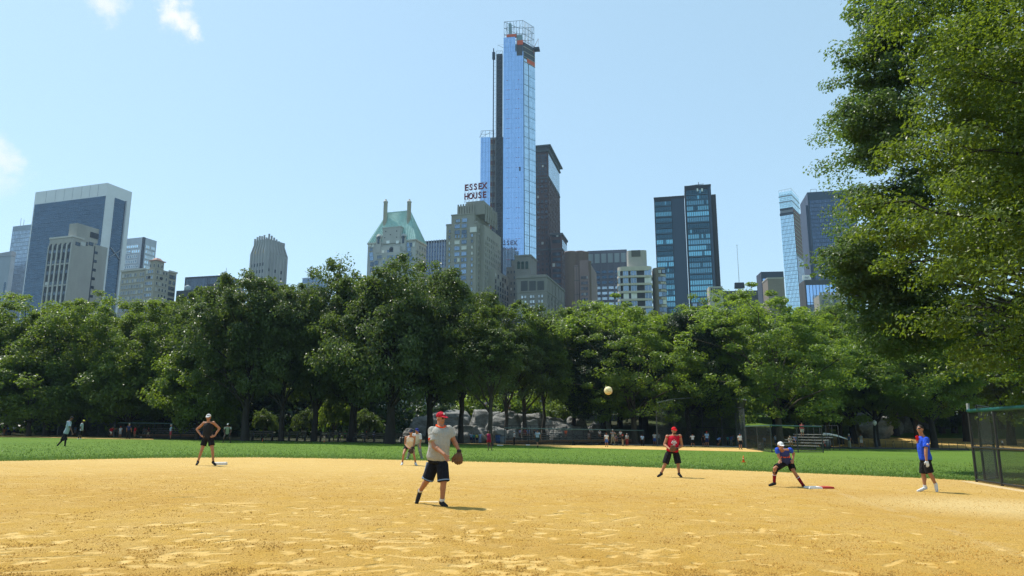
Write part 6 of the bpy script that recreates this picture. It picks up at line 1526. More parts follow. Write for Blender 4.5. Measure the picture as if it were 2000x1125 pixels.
def person(root, J, sc=1.0, skin='tan', fat=1.0, face=(0, -1, 0), voxel=.011, shirt=None, sleeve=.55, bottom=None, leg_t=.95, cap=None, hair=None, socks=None, shoes=None, glove=None, extras=(), mats_only=False, female=False, legging=None, shades=False, beard=False, neckline=None, bagg=1.0, pants=False):
    """J: joints relative to root. One fused body; clothing and kit are its children."""
    V = {k: Vector(v) for k, v in J.items()}
    up = (V['neck'] - V['pelvis']); rt = (V['shR'] - V['shL']); q = basis(up, rt); fwd = q @ Vector((0, 1, 0))
    f = Vector(face).normalized(); fu = (Vector((0, 0, 1)) - f * f.z).normalized(); fr = f.cross(fu); H = V['head']
    hq = Matrix((fr, f, fu)).transposed().to_quaternion()
    if fwd.dot(f) < 0: fwd = -fwd
    b = MB()
    def hp(x, y, z): return H + (fr * x + f * y + fu * z) * sc
    sph(b, hp(0, -.012, .022), (.076 * sc, .094 * sc, .092 * sc), hq); sph(b, hp(0, .022, -.055), (.056 * sc, .062 * sc, .062 * sc), hq); sph(b, hp(0, .045, -.09), (.034 * sc, .032 * sc, .026 * sc), hq)
    sph(b, hp(0, .095, -.018), (.014 * sc, .02 * sc, .026 * sc), hq)
    for s in (-1, 1): sph(b, hp(s * .078, -.01, -.012), (.012 * sc, .022 * sc, .034 * sc), hq)
    sph(b, hp(0, .078, .02), (.05 * sc, .014 * sc, .012 * sc), hq)
    cap_(b, hp(0, -.02, -.07), V['neck'] - up.normalized() * .04 * sc, .054 * sc * fat ** .5, .06 * sc * fat ** .5)
    TT = ((-.06, .10, .085, 0), (-.02, .145, .115, 0), (.06, .165, .125, 0), (.14, .166, .124, 0), (.28, .157, .117, .012), (.42, .153, .116, .018), (.56, .158, .119, .012), (.70, .168, .121, 0), (.80, .172, .115, -.003), (.88, .150, .098, -.008), (.94, .105, .078, -.01), (.985, .066, .06, -.005))
    def torso(bb, g, t0=-.06, t1=.985, belly=1.0):
        n, k = 20, 26; vs = []
        for i in range(k + 1):
            t = t0 + (t1 - t0) * i / k; w, d, fo = (float(np.interp(t, [r_[0] for r_ in TT], [r_[j] for r_ in TT])) for j in (1, 2, 3))
            bl = 1 + (fat * belly - 1) * (1.0 if .1 < t < .5 else max(.3, 1 - (t - .5) * 1.4) if t >= .5 else .75); gg = g if t < .9 else g * .4
            c = V['pelvis'] + up * t + fwd * fo * bl * sc
            for j in range(n): th = 2 * math.pi * j / n; ct, st_ = math.cos(th), math.sin(th); vs.append(c + q @ Vector((math.copysign(abs(ct) ** .85, ct) * (w * sc * bl + gg), math.copysign(abs(st_) ** .9, st_) * (d * sc * bl * (1 + (fat - 1) * .4) + gg), 0)))
        bb.add(vs, [(i * n + j, i * n + (j + 1) % n, (i + 1) * n + (j + 1) % n, (i + 1) * n + j) for i in range(k) for j in range(n)] + [tuple(range(n - 1, -1, -1)), tuple(range(k * n, k * n + n))], True)
        if female:
            for s in (-1, 1): sph(bb, V['pelvis'] + up * .68 + fwd * .09 * sc + rt.normalized() * s * .075 * sc, .062 * sc + g)
    torso(b, -.012)
    for s in 'LR':
        sh, el, wr, ha = (V[k + s] for k in ('sh', 'el', 'wr', 'ha')); af = fat ** .7 * (.86 if female else 1)
        sph(b, sh, .062 * sc * af); cap_(b, sh, el, .052 * sc * af, .042 * sc * af); cap_(b, el, wr, .042 * sc * af, .028 * sc * af); sph(b, el.lerp(wr, .3), .044 * sc * af)
        cap_(b, sh, V['neck'] - up.normalized() * .03 * sc, .05 * sc * af, .05 * sc)
        side = V.get('th' + s, Vector((-1 if s == 'R' else 1, -.3, .2)))
        hand(b, wr, ha, side, sc)
        hi, kn, an = (V[k + s] for k in ('hi', 'kn', 'an')); lf = fat ** .6
        cap_(b, hi, kn, .085 * sc * lf, .056 * sc * lf); cap_(b, kn, an, .054 * sc * lf, .036 * sc * lf); ax = (an - kn); back = -Vector((fwd.x, fwd.y, 0)).normalized()
        sph(b, kn + ax * .3 + back * .014 * sc, (.052 * sc * lf, .052 * sc * lf, .11 * sc), basis(ax, Vector((1, 0.01, 0))))
    body = link('body', fuse(b, voxel, 3), skinm(skin), root)
    # face
    dk = mat('eye_dark', (.02, .015, .012), .3)
    if shades:
        g = MB(); sph(g, hp(0, .078, .018), (.066 * sc, .03 * sc, .02 * sc), hq); g.build('sunglasses', mat('black_lens', (.008, .008, .009), .12, spec=.6), root)
    else:
        for s in (-1, 1): g = MB(); sph(g, hp(s * .031, .079, .006), (.013 * sc, .008 * sc, .008 * sc), hq, 8, 6); g.build('eye', dk, body)
    g = MB(); sph(g, hp(0, .078, -.062), (.024 * sc, .01 * sc, .006 * sc), hq, 8, 6); g.build('mouth', mat('lips', (.22, .08, .07), .5), body)
    if beard: g = MB(); sph(g, hp(0, .035, -.08), (.052 * sc, .052 * sc, .04 * sc), hq); g.build('beard', mat('beard_brown', (.06, .03, .018), .9), root)
    if cap:
        g = MB(); sph(g, hp(0, -.012, .05), (.086 * sc, .104 * sc, .082 * sc), hq, 16, 10); g.v = [tuple(v) for v in g.v]
        g2 = MB(); sph(g2, hp(0, -.012, .05), (.086 * sc, .104 * sc, .082 * sc), hq, 16, 10)
        lo = hp(0, 0, .028); g2.v = [tuple(Vector(v) + fu * max(0, (lo - Vector(v)).dot(fu))) for v in g2.v]
        c_ = g2.build('cap', cap, root)
        g = MB(); sph(g, hp(0, .105, .034), (.072 * sc, .078 * sc, .011 * sc), hq @ Matrix.Rotation(R(-14), 3, 'X').to_quaternion(), 14, 6); g.build('brim', cap, c_)
        g = MB(); sph(g, hp(0, -.012, .134), .01 * sc, None, 6, 4); g.build('button', cap, c_)
    if hair:
        g = MB(); sph(g, hp(0, -.024, .034), (.084 * sc, .098 * sc, .09 * sc), hq, 14, 8); sph(g, hp(0, -.055, -.02), (.074 * sc, .06 * sc, .075 * sc), hq)
        g.build('hair', hair, root)
    if shirt:
        g = MB(); torso(g, .012, .03, .965)
        lean = V['pelvis'] + up * .06
        g.bar(V['pelvis'] + up * .04, V['pelvis'] + up * .25, .01, .01, 6)
        for s in 'LR':
            sh, el = V['sh' + s], V['el' + s]; af = fat ** .7
            if sleeve > 0:
                sph(g, sh, (.074 if sleeve > .4 else .058) * sc * af); e_ = sh.lerp(el, sleeve); g.bar(sh, e_, (.072 if sleeve > .4 else .057) * sc * af, (.072 if sleeve > .4 else .06) * sc * af * bagg, 12); cap_(g, sh, V['neck'] - up.normalized() * .075 * sc, .058 * sc * af, .05 * sc)
            elif sleeve == 0:
                cap_(g, sh.lerp(V['neck'], .12), V['neck'] - up.normalized() * .06 * sc, .062 * sc * af, .058 * sc)
            else:
                cap_(g, sh.lerp(V['neck'], .38) - up.normalized() * .02, V['neck'].lerp(V['pelvis'], .22), .032 * sc, .06 * sc)
        s_ = link('shirt', fuse(g, voxel, 2, 'shirt'), shirt, root)
        if neckline:
            g = MB(); n = 16; c = V['neck'] - up.normalized() * .005; pts = [c + (q @ Vector((math.cos(2 * math.pi * i / n) * .078 * sc * fat ** .5, math.sin(2 * math.pi * i / n) * .075 * sc * fat ** .5, 0))) - fwd * (-.0) - up.normalized() * .03 * max(0, (q @ Vector((0, math.sin(2 * math.pi * i / n), 0))).dot(fwd)) for i in range(n + 1)]
            g.tube(pts, [.016 * sc] * (n + 1), 6, False); g.build('collar', neckline, s_)
    if bottom:
        g = MB(); torso(g, .01, -.06, .16)
        for s in 'LR':
            hi, kn, an = V['hi' + s], V['kn' + s], V['an' + s]; lf = fat ** .6
            sph(g, hi, .104 * sc * lf)
            if leg_t <= 1: g.bar(hi, hi.lerp(kn, leg_t), .104 * sc * lf, .092 * sc * lf * bagg, 14)
            else: cap_(g, hi, kn, .1 * sc * lf, .078 * sc * lf * bagg); g.bar(kn, kn.lerp(an, leg_t - 1), .078 * sc * lf * bagg, .062 * sc * bagg, 12)
        link('trousers' if leg_t > 1 else 'shorts', fuse(g, voxel, 2, 'shorts'), bottom, root)
    for s in 'LR':
        an, to = V['an' + s], V['to' + s]; kn = V['kn' + s]
        if socks:
            g = MB(); g.bar(an.lerp(kn, -.02), an.lerp(kn, socks[1]), .042 * sc, (.042 + .02 * socks[1]) * sc * fat ** .5, 10); g.build('sock', socks[0], root)
        if legging: g = MB(); g.bar(an, kn, .045 * sc, .062 * sc, 10); g.build('legging', legging, root)
        if shoes:
            g = MB(); d = (to - an); dn = d.normalized(); dh = Vector((d.x, d.y, 0)); heel = an - dn * .03 * sc + Vector((0, 0, -.035 * sc))
            sole = to; cap_(g, heel, heel.lerp(sole, .55), .046 * sc, .045 * sc); cap_(g, heel.lerp(sole, .5), sole, .046 * sc, .036 * sc); cap_(g, an + Vector((0, 0, .015 * sc)), heel, .046 * sc, .046 * sc)
            o = link('shoe', fuse(g, voxel, 1, 'shoe'), shoes, root)
            zmin = min(v.co.z for v in o.data.vertices)
            if zmin < 0:
                for v in o.data.vertices: v.co.z = max(v.co.z, 0.002)
    if glove:
        gs, gm = glove; w, t = V['wr' + gs], V['ha' + gs]; d = (t - w).normalized(); side = V.get('th' + gs, Vector((-1, -.4, .3))); s = (side - d * side.dot(d)).normalized(); n = d.cross(s)
        g = MB(); gq = basis(d, s); c = w + d * .09 * sc; sph(g, c, (.066 * sc, .042 * sc, .075 * sc), gq)
        for o_, L in ((.05, .11), (.018, .125), (-.018, .12), (-.05, .10)):
            p0 = c + s * o_ * sc + d * .04 * sc; p1 = p0 + (d * .9 + n * .25 + s * o_ * 2).normalized() * L * .6 * sc; p2 = p1 + (d * .7 + n * .7).normalized() * L * .5 * sc; cap_(g, p0, p1, .026 * sc, .024 * sc, 8); cap_(g, p1, p2, .024 * sc, .02 * sc, 8)
        p0 = c + s * .07 * sc; p1 = p0 + (s * .6 + d * .7 + n * .3).normalized() * .08 * sc; p2 = p1 + (d + n * .6).normalized() * .06 * sc; cap_(g, p0, p1, .03 * sc, .026 * sc, 8); cap_(g, p1, p2, .026 * sc, .022 * sc, 8)
        sph(g, c + s * .07 * sc + d * .11 * sc + n * .03 * sc, (.035 * sc, .012 * sc, .05 * sc), gq)
        gl = link('glove', fuse(g, voxel * .8, 1, 'glove'), gm, root)
        g = MB(); g.bar(w - d * .015 * sc, w + d * .03 * sc, .045 * sc, .05 * sc, 10); g.build('strap', mat('glove_strap', (.03, .022, .02), .7), gl)
    return V, body, fwd, q
LEATH = mat('glove_leather', (.13, .065, .032), .6, var=.25, scale=12); LEATHD = mat('glove_dark', (.045, .03, .022), .6, var=.25, scale=12)

class Tr:
    """joints read off the photograph for one figure standing at depth Y"""
    def __init__(s, x0, y0, sc, foot, label, group='softball players on the near infield', Y=None):
        s.x0, s.y0, s.s = x0, y0, sc; g = ground(x0 + foot[0] / sc, y0 + foot[1] / sc); s.Y = g.y; s.g = g + Vector((0, 0, .012))
        s.root = empty('person', s.g, 0, label, 'person', group)
    def __call__(s, cx, cy, dy=0.0):
        return at(s.x0 + cx / s.s, s.y0 + cy / s.s, s.Y + dy) - s.g
def detail(root, parent, name, m, pts, rads, n=8): b = MB(); b.tube(pts, rads, n); return b.build(name, m, parent)

# 1 pitcher
T = Tr(760, 780, 4.89, (505, 1035), 'pitcher in a red cap and grey shirt following through with a gloved left hand')
J = dict(head=T(496, 182, .02), neck=T(492, 248), chest=T(480, 370), pelvis=T(462, 592, .05), shR=T(412, 300, -.02), shL=T(568, 288, .10), elR=T(428, 448, -.16), wrR=T(528, 528, -.34), haR=T(574, 600, -.38), thR=Vector((1, .1, .5)), elL=T(618, 392, .12), wrL=T(668, 490, .05), haL=T(668, 590, .0), thL=Vector((-1, -.2, 0)),
         hiR=T(420, 630, .12), hiL=T(508, 630, .0), knR=T(366, 770, .18), knL=T(520, 790, -.06), anR=T(292, 880, .42), anL=T(506, 978, 0), toR=T(262, 985, .36), toL=T(548, 1022, -.10))
J['toR'] = T(262, 992, .40)
GREYS = cloth('heather_grey', (.36, .35, .315)); NAVYS = cloth('navy_short', (.010, .012, .020)); STR = cloth('pale_blue_stripe', (.20, .28, .40)); ORS = cloth('orange_trim', (.85, .09, .02), .05)
V, body, fwd, q = person(T.root, J, 1.0, 'tan', 1.28, (.72, -.68, -.05), .011, GREYS, .72, NAVYS, .98, cap=cloth('red_cap', (.42, .012, .03)), socks=(cloth('white_sock', (.7, .7, .7), .03), .16), shoes=cloth('black_shoe', (.022, .022, .024)), glove=('L', LEATH), neckline=ORS, bagg=1.12, hair=None, beard=False)
sh = [c for c in T.root.children if c.name.startswith('shirt')][0]; so = [c for c in T.root.children if c.name.startswith('shorts')][0]
p = V['shR'].lerp(V['elR'], .55); b = MB(); sph(b, p + Vector((-.055, -.062, .0)), (.035, .014, .034)); b.build('sleeve_badge', ORS, sh)
for s, t0 in (('R', .0), ('L', .0)):
    hi, kn = V['hi' + s], V['kn' + s]; e_ = hi.lerp(kn, .9); b = MB(); b.bar(hi.lerp(kn, .86), hi.lerp(kn, .93), .121, .124, 16, False); b.build('hem_stripe', STR, so)
out = (V['hiR'] - V['hiL']).normalized()
b = MB(); b.tube([V['hiR'] + out * .125 + Vector((-.01, -.03, .06)), V['hiR'].lerp(V['knR'], .45) + out * .118 + Vector((-.008, -.04, 0)), V['hiR'].lerp(V['knR'], .9) + out * .112 + Vector((-.01, -.05, 0))], [.02, .022, .024], 8); b.build('side_stripe', STR, so)
b = MB(); f = Vector((.72, -.68, -.05)).normalized(); rr = f.cross(Vector((0, 0, 1)))
for s in (-1, 1): sph(b, V['head'] + f * .088 + rr * s * .033 + Vector((0, 0, .004)), (.026, .008, .018), basis(Vector((0, 0, 1)), rr))
b.build('glasses', mat('black_lens', (.008, .008, .009), .12, spec=.6), T.root)
b = MB(); fu = Vector((0, 0, 1)); sph(b, V['head'] + f * .085 + fu * .092, (.026, .010, .022), basis(fu, rr)); b.build('cap_logo', cloth('white_mark', (.7, .7, .7)), [c for c in T.root.children if c.name.startswith('cap')][0])

# 2 man in a black tank top at second base
T = Tr(360, 790, 8.65, (400, 1035), 'man in a black tank top and white cap, hands on hips, at second base')
J = dict(head=T(408, 220, -.02), neck=T(405, 298), pelvis=T(398, 585, .02), shR=T(332, 318), shL=T(492, 310), elR=T(212, 420, .10), elL=T(592, 404, .12), wrR=T(292, 535, -.04), wrL=T(512, 532, -.04), haR=T(352, 545, -.12), haL=T(462, 545, -.12), thR=Vector((.3, 0, 1)), thL=Vector((-.3, 0, 1)),
         hiR=T(345, 612), hiL=T(450, 612), knR=T(292, 775, -.05), knL=T(476, 772, -.05), anR=T(230, 965, 0), anL=T(488, 968, 0), toR=T(205, 1020, -.16), toL=T(530, 1022, -.12))
BT = cloth('charcoal_tank', (.018, .019, .021)); BKS = cloth('black_short', (.012, .012, .014)); WC = cloth('white_cap', (.62, .62, .62))
V, *_ = person(T.root, J, 1.0, 'tan', 1.05, (.12, -.98, -.06), .012, BT, -1, BKS, .52, cap=WC, shoes=cloth('black_shoe', (.022, .022, .024)), bagg=1.2, shades=True)
cp = [c for c in T.root.children if c.name.startswith('cap')][0]; b = MB(); sph(b, V['head'] + Vector((.01, -.108, .075)), (.022, .012, .018)); b.build('cap_logo', cloth('blue_mark', (.04, .07, .2)), cp)

# 3 woman in a white tank with a glove
T = Tr(760, 780, 4.89, (190, 632), 'woman in a white tank top and navy cap crouching ready with a glove')
J = dict(head=T(210, 316, -.22), neck=T(206, 352, -.14), pelvis=T(190, 455, .22), shR=T(158, 362, -.08), shL=T(245, 358, -.08), elR=T(152, 425, -.05), elL=T(240, 430, -.05), wrR=T(182, 462, -.28), wrL=T(222, 458, -.28), haR=T(200, 482, -.32), haL=T(216, 492, -.32), thR=Vector((.3, 0, 1)), thL=Vector((-.6, 0, 1)),
         hiR=T(160, 462, .18), hiL=T(222, 462, .18), knR=T(138, 525, -.08), knL=T(238, 528, -.08), anR=T(126, 605, .05), anL=T(252, 608, .02), toR=T(116, 628, -.14), toL=T(266, 632, -.12))
person(T.root, J, .95, 'tan', .92, (0, -.98, -.1), .012, cloth('white_tank', (.66, .60, .53)), -1, BKS, .3, cap=cloth('navy_cap', (.02, .028, .06)), shoes=cloth('white_shoe', (.6, .6, .6)), glove=('L', LEATHD), female=True, socks=(cloth('white_sock', (.7, .7, .7), .03), .1))
# 4 man bending behind her
T = Tr(760, 780, 4.89, (245, 575), 'man in grey trousers and a blue cap bending behind the crouching woman')
J = dict(head=T(266, 300, -.2), neck=T(268, 322, -.1), pelvis=T(262, 420, .2), shR=T(232, 338, -.05), shL=T(298, 340, -.05), elR=T(222, 400, -.1), elL=T(302, 395, -.1), wrR=T(232, 440, -.22), wrL=T(292, 440, -.22), haR=T(228, 458, -.24), haL=T(296, 458, -.24), hiR=T(236, 430, .15), hiL=T(286, 430, .15), knR=T(196, 500, -.02), knL=T(296, 498, -.02), anR=T(178, 560, 0), anL=T(312, 562, 0), toR=T(166, 572, -.12), toL=T(320, 574, -.12))
GT = cloth('grey_trouser', (.24, .23, .20))
person(T.root, J, .96, 'tan', 1.05, (.5, -.8, -.25), .014, cloth('pale_grey_shirt', (.5, .52, .54)), .8, GT, 1.95, cap=cloth('royal_cap', (.02, .03, .18)), shoes=cloth('grey_shoe', (.3, .3, .3)))
# 5 man in red
T = Tr(1260, 810, 8.03, (470, 985), 'bearded man in a sleeveless red shirt and red cap waiting with his glove')
J = dict(head=T(455, 252, -.03), neck=T(452, 318), pelvis=T(425, 592, .03), shR=T(350, 345), shL=T(545, 338), elR=T(304, 470, .02), elL=T(578, 488, .05), wrR=T(392, 545, -.24), wrL=T(500, 535, -.26), haR=T(432, 548, -.30), haL=T(448, 545, -.32), thR=Vector((.2, -.3, 1)), thL=Vector((-.2, -.3, 1)),
         hiR=T(362, 625), hiL=T(488, 625), knR=T(316, 768, -.04), knL=T(518, 768, -.04), anR=T(252, 918), anL=T(532, 920), toR=T(200, 966, -.14), toL=T(570, 972, -.16))
RS = cloth('red_shirt', (.50, .008, .028))
V, *_ = person(T.root, J, 1.0, 'tan', 1.18, (.15, -.98, -.05), .012, RS, .10, BKS, .98, cap=cloth('bright_red_cap', (.55, .012, .02)), shoes=cloth('black_shoe', (.022, .022, .024)), glove=('L', LEATH), beard=True, bagg=1.15)
WM = cloth('white_mark', (.7, .7, .7)); sh = [c for c in T.root.children if c.name.startswith('shirt')][0]
mid = V['neck'].lerp(V['pelvis'], .5); b = MB(); sph(b, T(455, 393, -.17), (.009, .008, .013), None, 8, 6); b.build('printed_crown', WM, sh)
for wd, cy_, sz in (('KEEP', 430, .062), ('CALM', 452, .07), ('AND', 478, .04)):
    c = T(455, cy_, -.185); o = text_obj('lettering', wd, sz, WM, sh, c, (R(90), 0, 0), .012, bold=.003)
# 6 runner leading off in blue
T = Tr(1480, 840, 8.656, (520, 965), 'runner in a blue jersey and red socks bending by first base')
J = dict(head=T(390, 272, -.30), neck=T(412, 340, -.20), pelvis=T(480, 545, .22), shR=T(330, 335, -.18), shL=T(545, 335, -.16), elR=T(352, 440, -.22), elL=T(606, 392, -.02), wrR=T(388, 500, -.26), wrL=T(596, 500, -.10), haR=T(360, 548, -.30), haL=T(582, 570, -.16), thR=Vector((1, 0, .3)), thL=Vector((-1, 0, .2)),
         hiR=T(440, 560, .18), hiL=T(548, 560, .18), knR=T(288, 650, -.2), knL=T(604, 690, .0), anR=T(278, 888, -.05), anL=T(772, 940, .04), toR=T(200, 932, -.2), toL=T(812, 972, -.04))
BJ = cloth('navy_jersey', (.035, .05, .19)); RB = cloth('royal_sleeve', (.03, .09, .55)); MS = cloth('maroon_sock', (.22, .008, .018))
V, *_ = person(T.root, J, .98, 'tan', 1.0, (-.05, -.99, -.05), .012, BJ, .3, BKS, .82, cap=cloth('white_cap2', (.66, .66, .66)), shoes=cloth('black_shoe', (.022, .022, .024)), bagg=1.1, socks=(MS, .62))
sh = [c for c in T.root.children if c.name.startswith('shirt')][0]
for s in 'LR': b = MB(); cap_(b, V['sh' + s], V['sh' + s].lerp(V['el' + s], .34), .074, .07); link('sleeve', fuse(b, .012, 1, 'sleeve'), RB, sh)
c = T(472, 465, -.17); o = text_obj('lettering', 'METS', .115, mat('orange_letter', (.75, .1, .03)), sh, c, (R(62), 0, 0), .014, bold=.004)
b = MB(); b.bar(V['knR'].lerp(V['hiR'], .16), V['knR'].lerp(V['anR'], .36), .078, .066, 12); b.build('knee_sleeve', BKS, T.root)
for s in 'LR': b = MB(); a_, k_ = V['an' + s], V['kn' + s]; b.bar(a_.lerp(k_, .55), a_.lerp(k_, .585), .058, .059, 12); b.build('sock_stripe', WM, T.root)
# 7 coach in blue at the right
T = Tr(1740, 780, 5.623, (380, 1020), 'man in a royal blue shirt and sunglasses with a red glove at his chin')
J = dict(head=T(318, 326, -.05), neck=T(340, 392, 0), pelvis=T(385, 672, .02), shL=T(390, 442, -.19), shR=T(345, 436, .17), elL=T(384, 580, -.26), wrL=T(390, 668, -.28), haL=T(408, 730, -.3), thL=Vector((-1, 0, 0)), elR=T(312, 520, .12), wrR=T(296, 462, .0), haR=T(287, 415, -.04), thR=Vector((1, -.3, 0)),
         hiL=T(400, 705, -.09), hiR=T(362, 705, .09), knL=T(430, 815, -.10), knR=T(356, 825, .10), anL=T(494, 938, -.06), anR=T(374, 962, .1), toL=T(506, 1012, -.08), toR=T(296, 1008, .02))
RBS = cloth('royal_shirt', (.02, .075, .52))
V, *_ = person(T.root, J, 1.0, 'tan', 1.12, (-.75, -.62, .02), .012, RBS, .62, BKS, .92, hair=mat('dark_hair', (.02, .015, .012), .7), shades=True, socks=(cloth('white_sock', (.7, .7, .7), .03), .16), shoes=cloth('white_shoe', (.6, .6, .6)), bagg=1.12)
b = MB(); hand(b, V['wrL'], V['haL'], Vector((-1, 0, 0)), 1.14); link('batting_glove', fuse(b, .009, 1, 'glove'), cloth('white_glove', (.68, .68, .68)), T.root)
b = MB(); hand(b, V['wrR'], V['haR'], Vector((1, -.3, 0)), 1.05); link('batting_glove', fuse(b, .009, 1, 'glove'), cloth('red_glove', (.6, .015, .02)), T.root)
sh = [c for c in T.root.children if c.name.startswith('shirt')][0]; p = V['shL'].lerp(V['elL'], .4); b = MB(); sph(b, p + Vector((0, -.075, 0)), (.032, .014, .034)); b.build('sleeve_badge', WM, sh); b = MB(); sph(b, p + Vector((0, -.086, 0)), (.018, .008, .02)); b.build('badge_centre', cloth('red_mark', (.5, .02, .02)), sh)
# 8 fielder walking at the left, 9 yellow cap, 10 crouching fielder, 11 woman in maroon
T = Tr(0, 760, 5.0, (600, 558), 'fielder in a pale blue shirt and dark cap walking right across the left grass', 'fielders on the far grass')
J = dict(head=T(702, 284, -.02), neck=T(686, 306), pelvis=T(640, 440), shL=T(668, 322, .16), shR=T(662, 322, -.16), elR=T(690, 385, -.2), wrR=T(708, 428, -.2), haR=T(714, 448, -.2), elL=T(650, 382, .2), wrL=T(655, 425, .2), haL=T(660, 445, .2), hiL=T(636, 448, .08), hiR=T(636, 448, -.08), knL=T(604, 502, .08), knR=T(640, 500, -.08), anL=T(562, 548, .08), anR=T(634, 552, -.08), toL=T(552, 560, .08), toR=T(652, 562, -.1))
person(T.root, J, .98, 'brown', 1.05, (.9, -.4, -.1), .016, cloth('pale_blue_shirt', (.32, .40, .46)), .7, BKS, 1.0, cap=BKS, shoes=cloth('black_shoe', (.022, .022, .024)), legging=BKS, bagg=1.15)
T = Tr(0, 760, 5.0, (772, 490), 'fielder in a yellow cap and pale grey shirt further back on the left grass', 'fielders on the far grass')
J = dict(head=T(818, 312, -.02), neck=T(806, 328), pelvis=T(795, 410), shL=T(802, 342, .15), shR=T(794, 342, -.15), elR=T(786, 375, -.2), wrR=T(800, 402, -.22), haR=T(808, 412, -.22), elL=T(812, 378, .18), wrL=T(818, 402, .15), haL=T(820, 412, .15), hiL=T(798, 414, .08), hiR=T(790, 414, -.08), knL=T(790, 448, .08), knR=T(775, 448, -.08), anL=T(786, 480, .08), anR=T(766, 482, -.08), toL=T(794, 490, .04), toR=T(756, 490, -.1))
person(T.root, J, .85, 'brown', 1.05, (.9, -.4, -.05), .016, cloth('pale_grey_blue', (.36, .42, .45)), .7, BKS, 1.0, cap=cloth('yellow_cap', (.62, .60, .08)), shoes=cloth('white_shoe', (.6, .6, .6)), socks=(cloth('black_sock', (.02, .02, .02)), .5))
T = Tr(360, 790, 8.65, (715, 652), 'fielder in a green grey shirt crouching with hands on knees beside the tank top man', 'fielders on the far grass')
J = dict(head=T(738, 340, -.25), neck=T(738, 368, -.16), pelvis=T(726, 500, .2), shR=T(688, 392, -.12), shL=T(784, 392, -.12), elR=T(668, 445, -.15), elL=T(790, 450, -.15), wrR=T(682, 500, -.22), wrL=T(770, 500, -.22), haR=T(680, 525, -.24), haL=T(768, 525, -.24), hiR=T(696, 505, .15), hiL=T(756, 505, .15), knR=T(672, 560, -.1), knL=T(766, 560, -.1), anR=T(654, 630), anL=T(780, 632), toR=T(644, 650, -.14), toL=T(792, 652, -.14))
person(T.root, J, .8, 'brown', 1.05, (0, -.98, -.2), .016, cloth('grey_green', (.27, .31, .27)), .5, cloth('dark_trouser', (.03, .032, .03)), 1.0, cap=cloth('pale_cap', (.5, .52, .52)), shoes=BKS, socks=(cloth('brown_sock', (.06, .05, .035)), .8))
T = Tr(900, 760, 5.263, (300, 632), 'woman in a maroon top and red shorts standing on the far grass', 'fielders on the far grass')
J = dict(head=T(286, 438), neck=T(287, 455), pelvis=T(288, 525), shR=T(268, 464), shL=T(306, 462), elR=T(240, 490, .05), wrR=T(264, 512, -.05), haR=T(274, 516, -.08), elL=T(314, 508, 0), wrL=T(318, 540, 0), haL=T(318, 556, 0), hiR=T(276, 532), hiL=T(300, 532), knR=T(278, 580), knL=T(308, 580), anR=T(284, 624), anL=T(318, 624), toR=T(284, 634, -.12), toL=T(322, 634, -.12))
person(T.root, J, .8, 'brown', .95, (-.3, -.95, -.05), .016, cloth('maroon_top', (.28, .015, .07)), -1, cloth('red_short', (.35, .012, .03)), .35, hair=mat('dark_hair', (.02, .015, .012), .7), shoes=BKS, glove=('L', LEATHD), female=True)

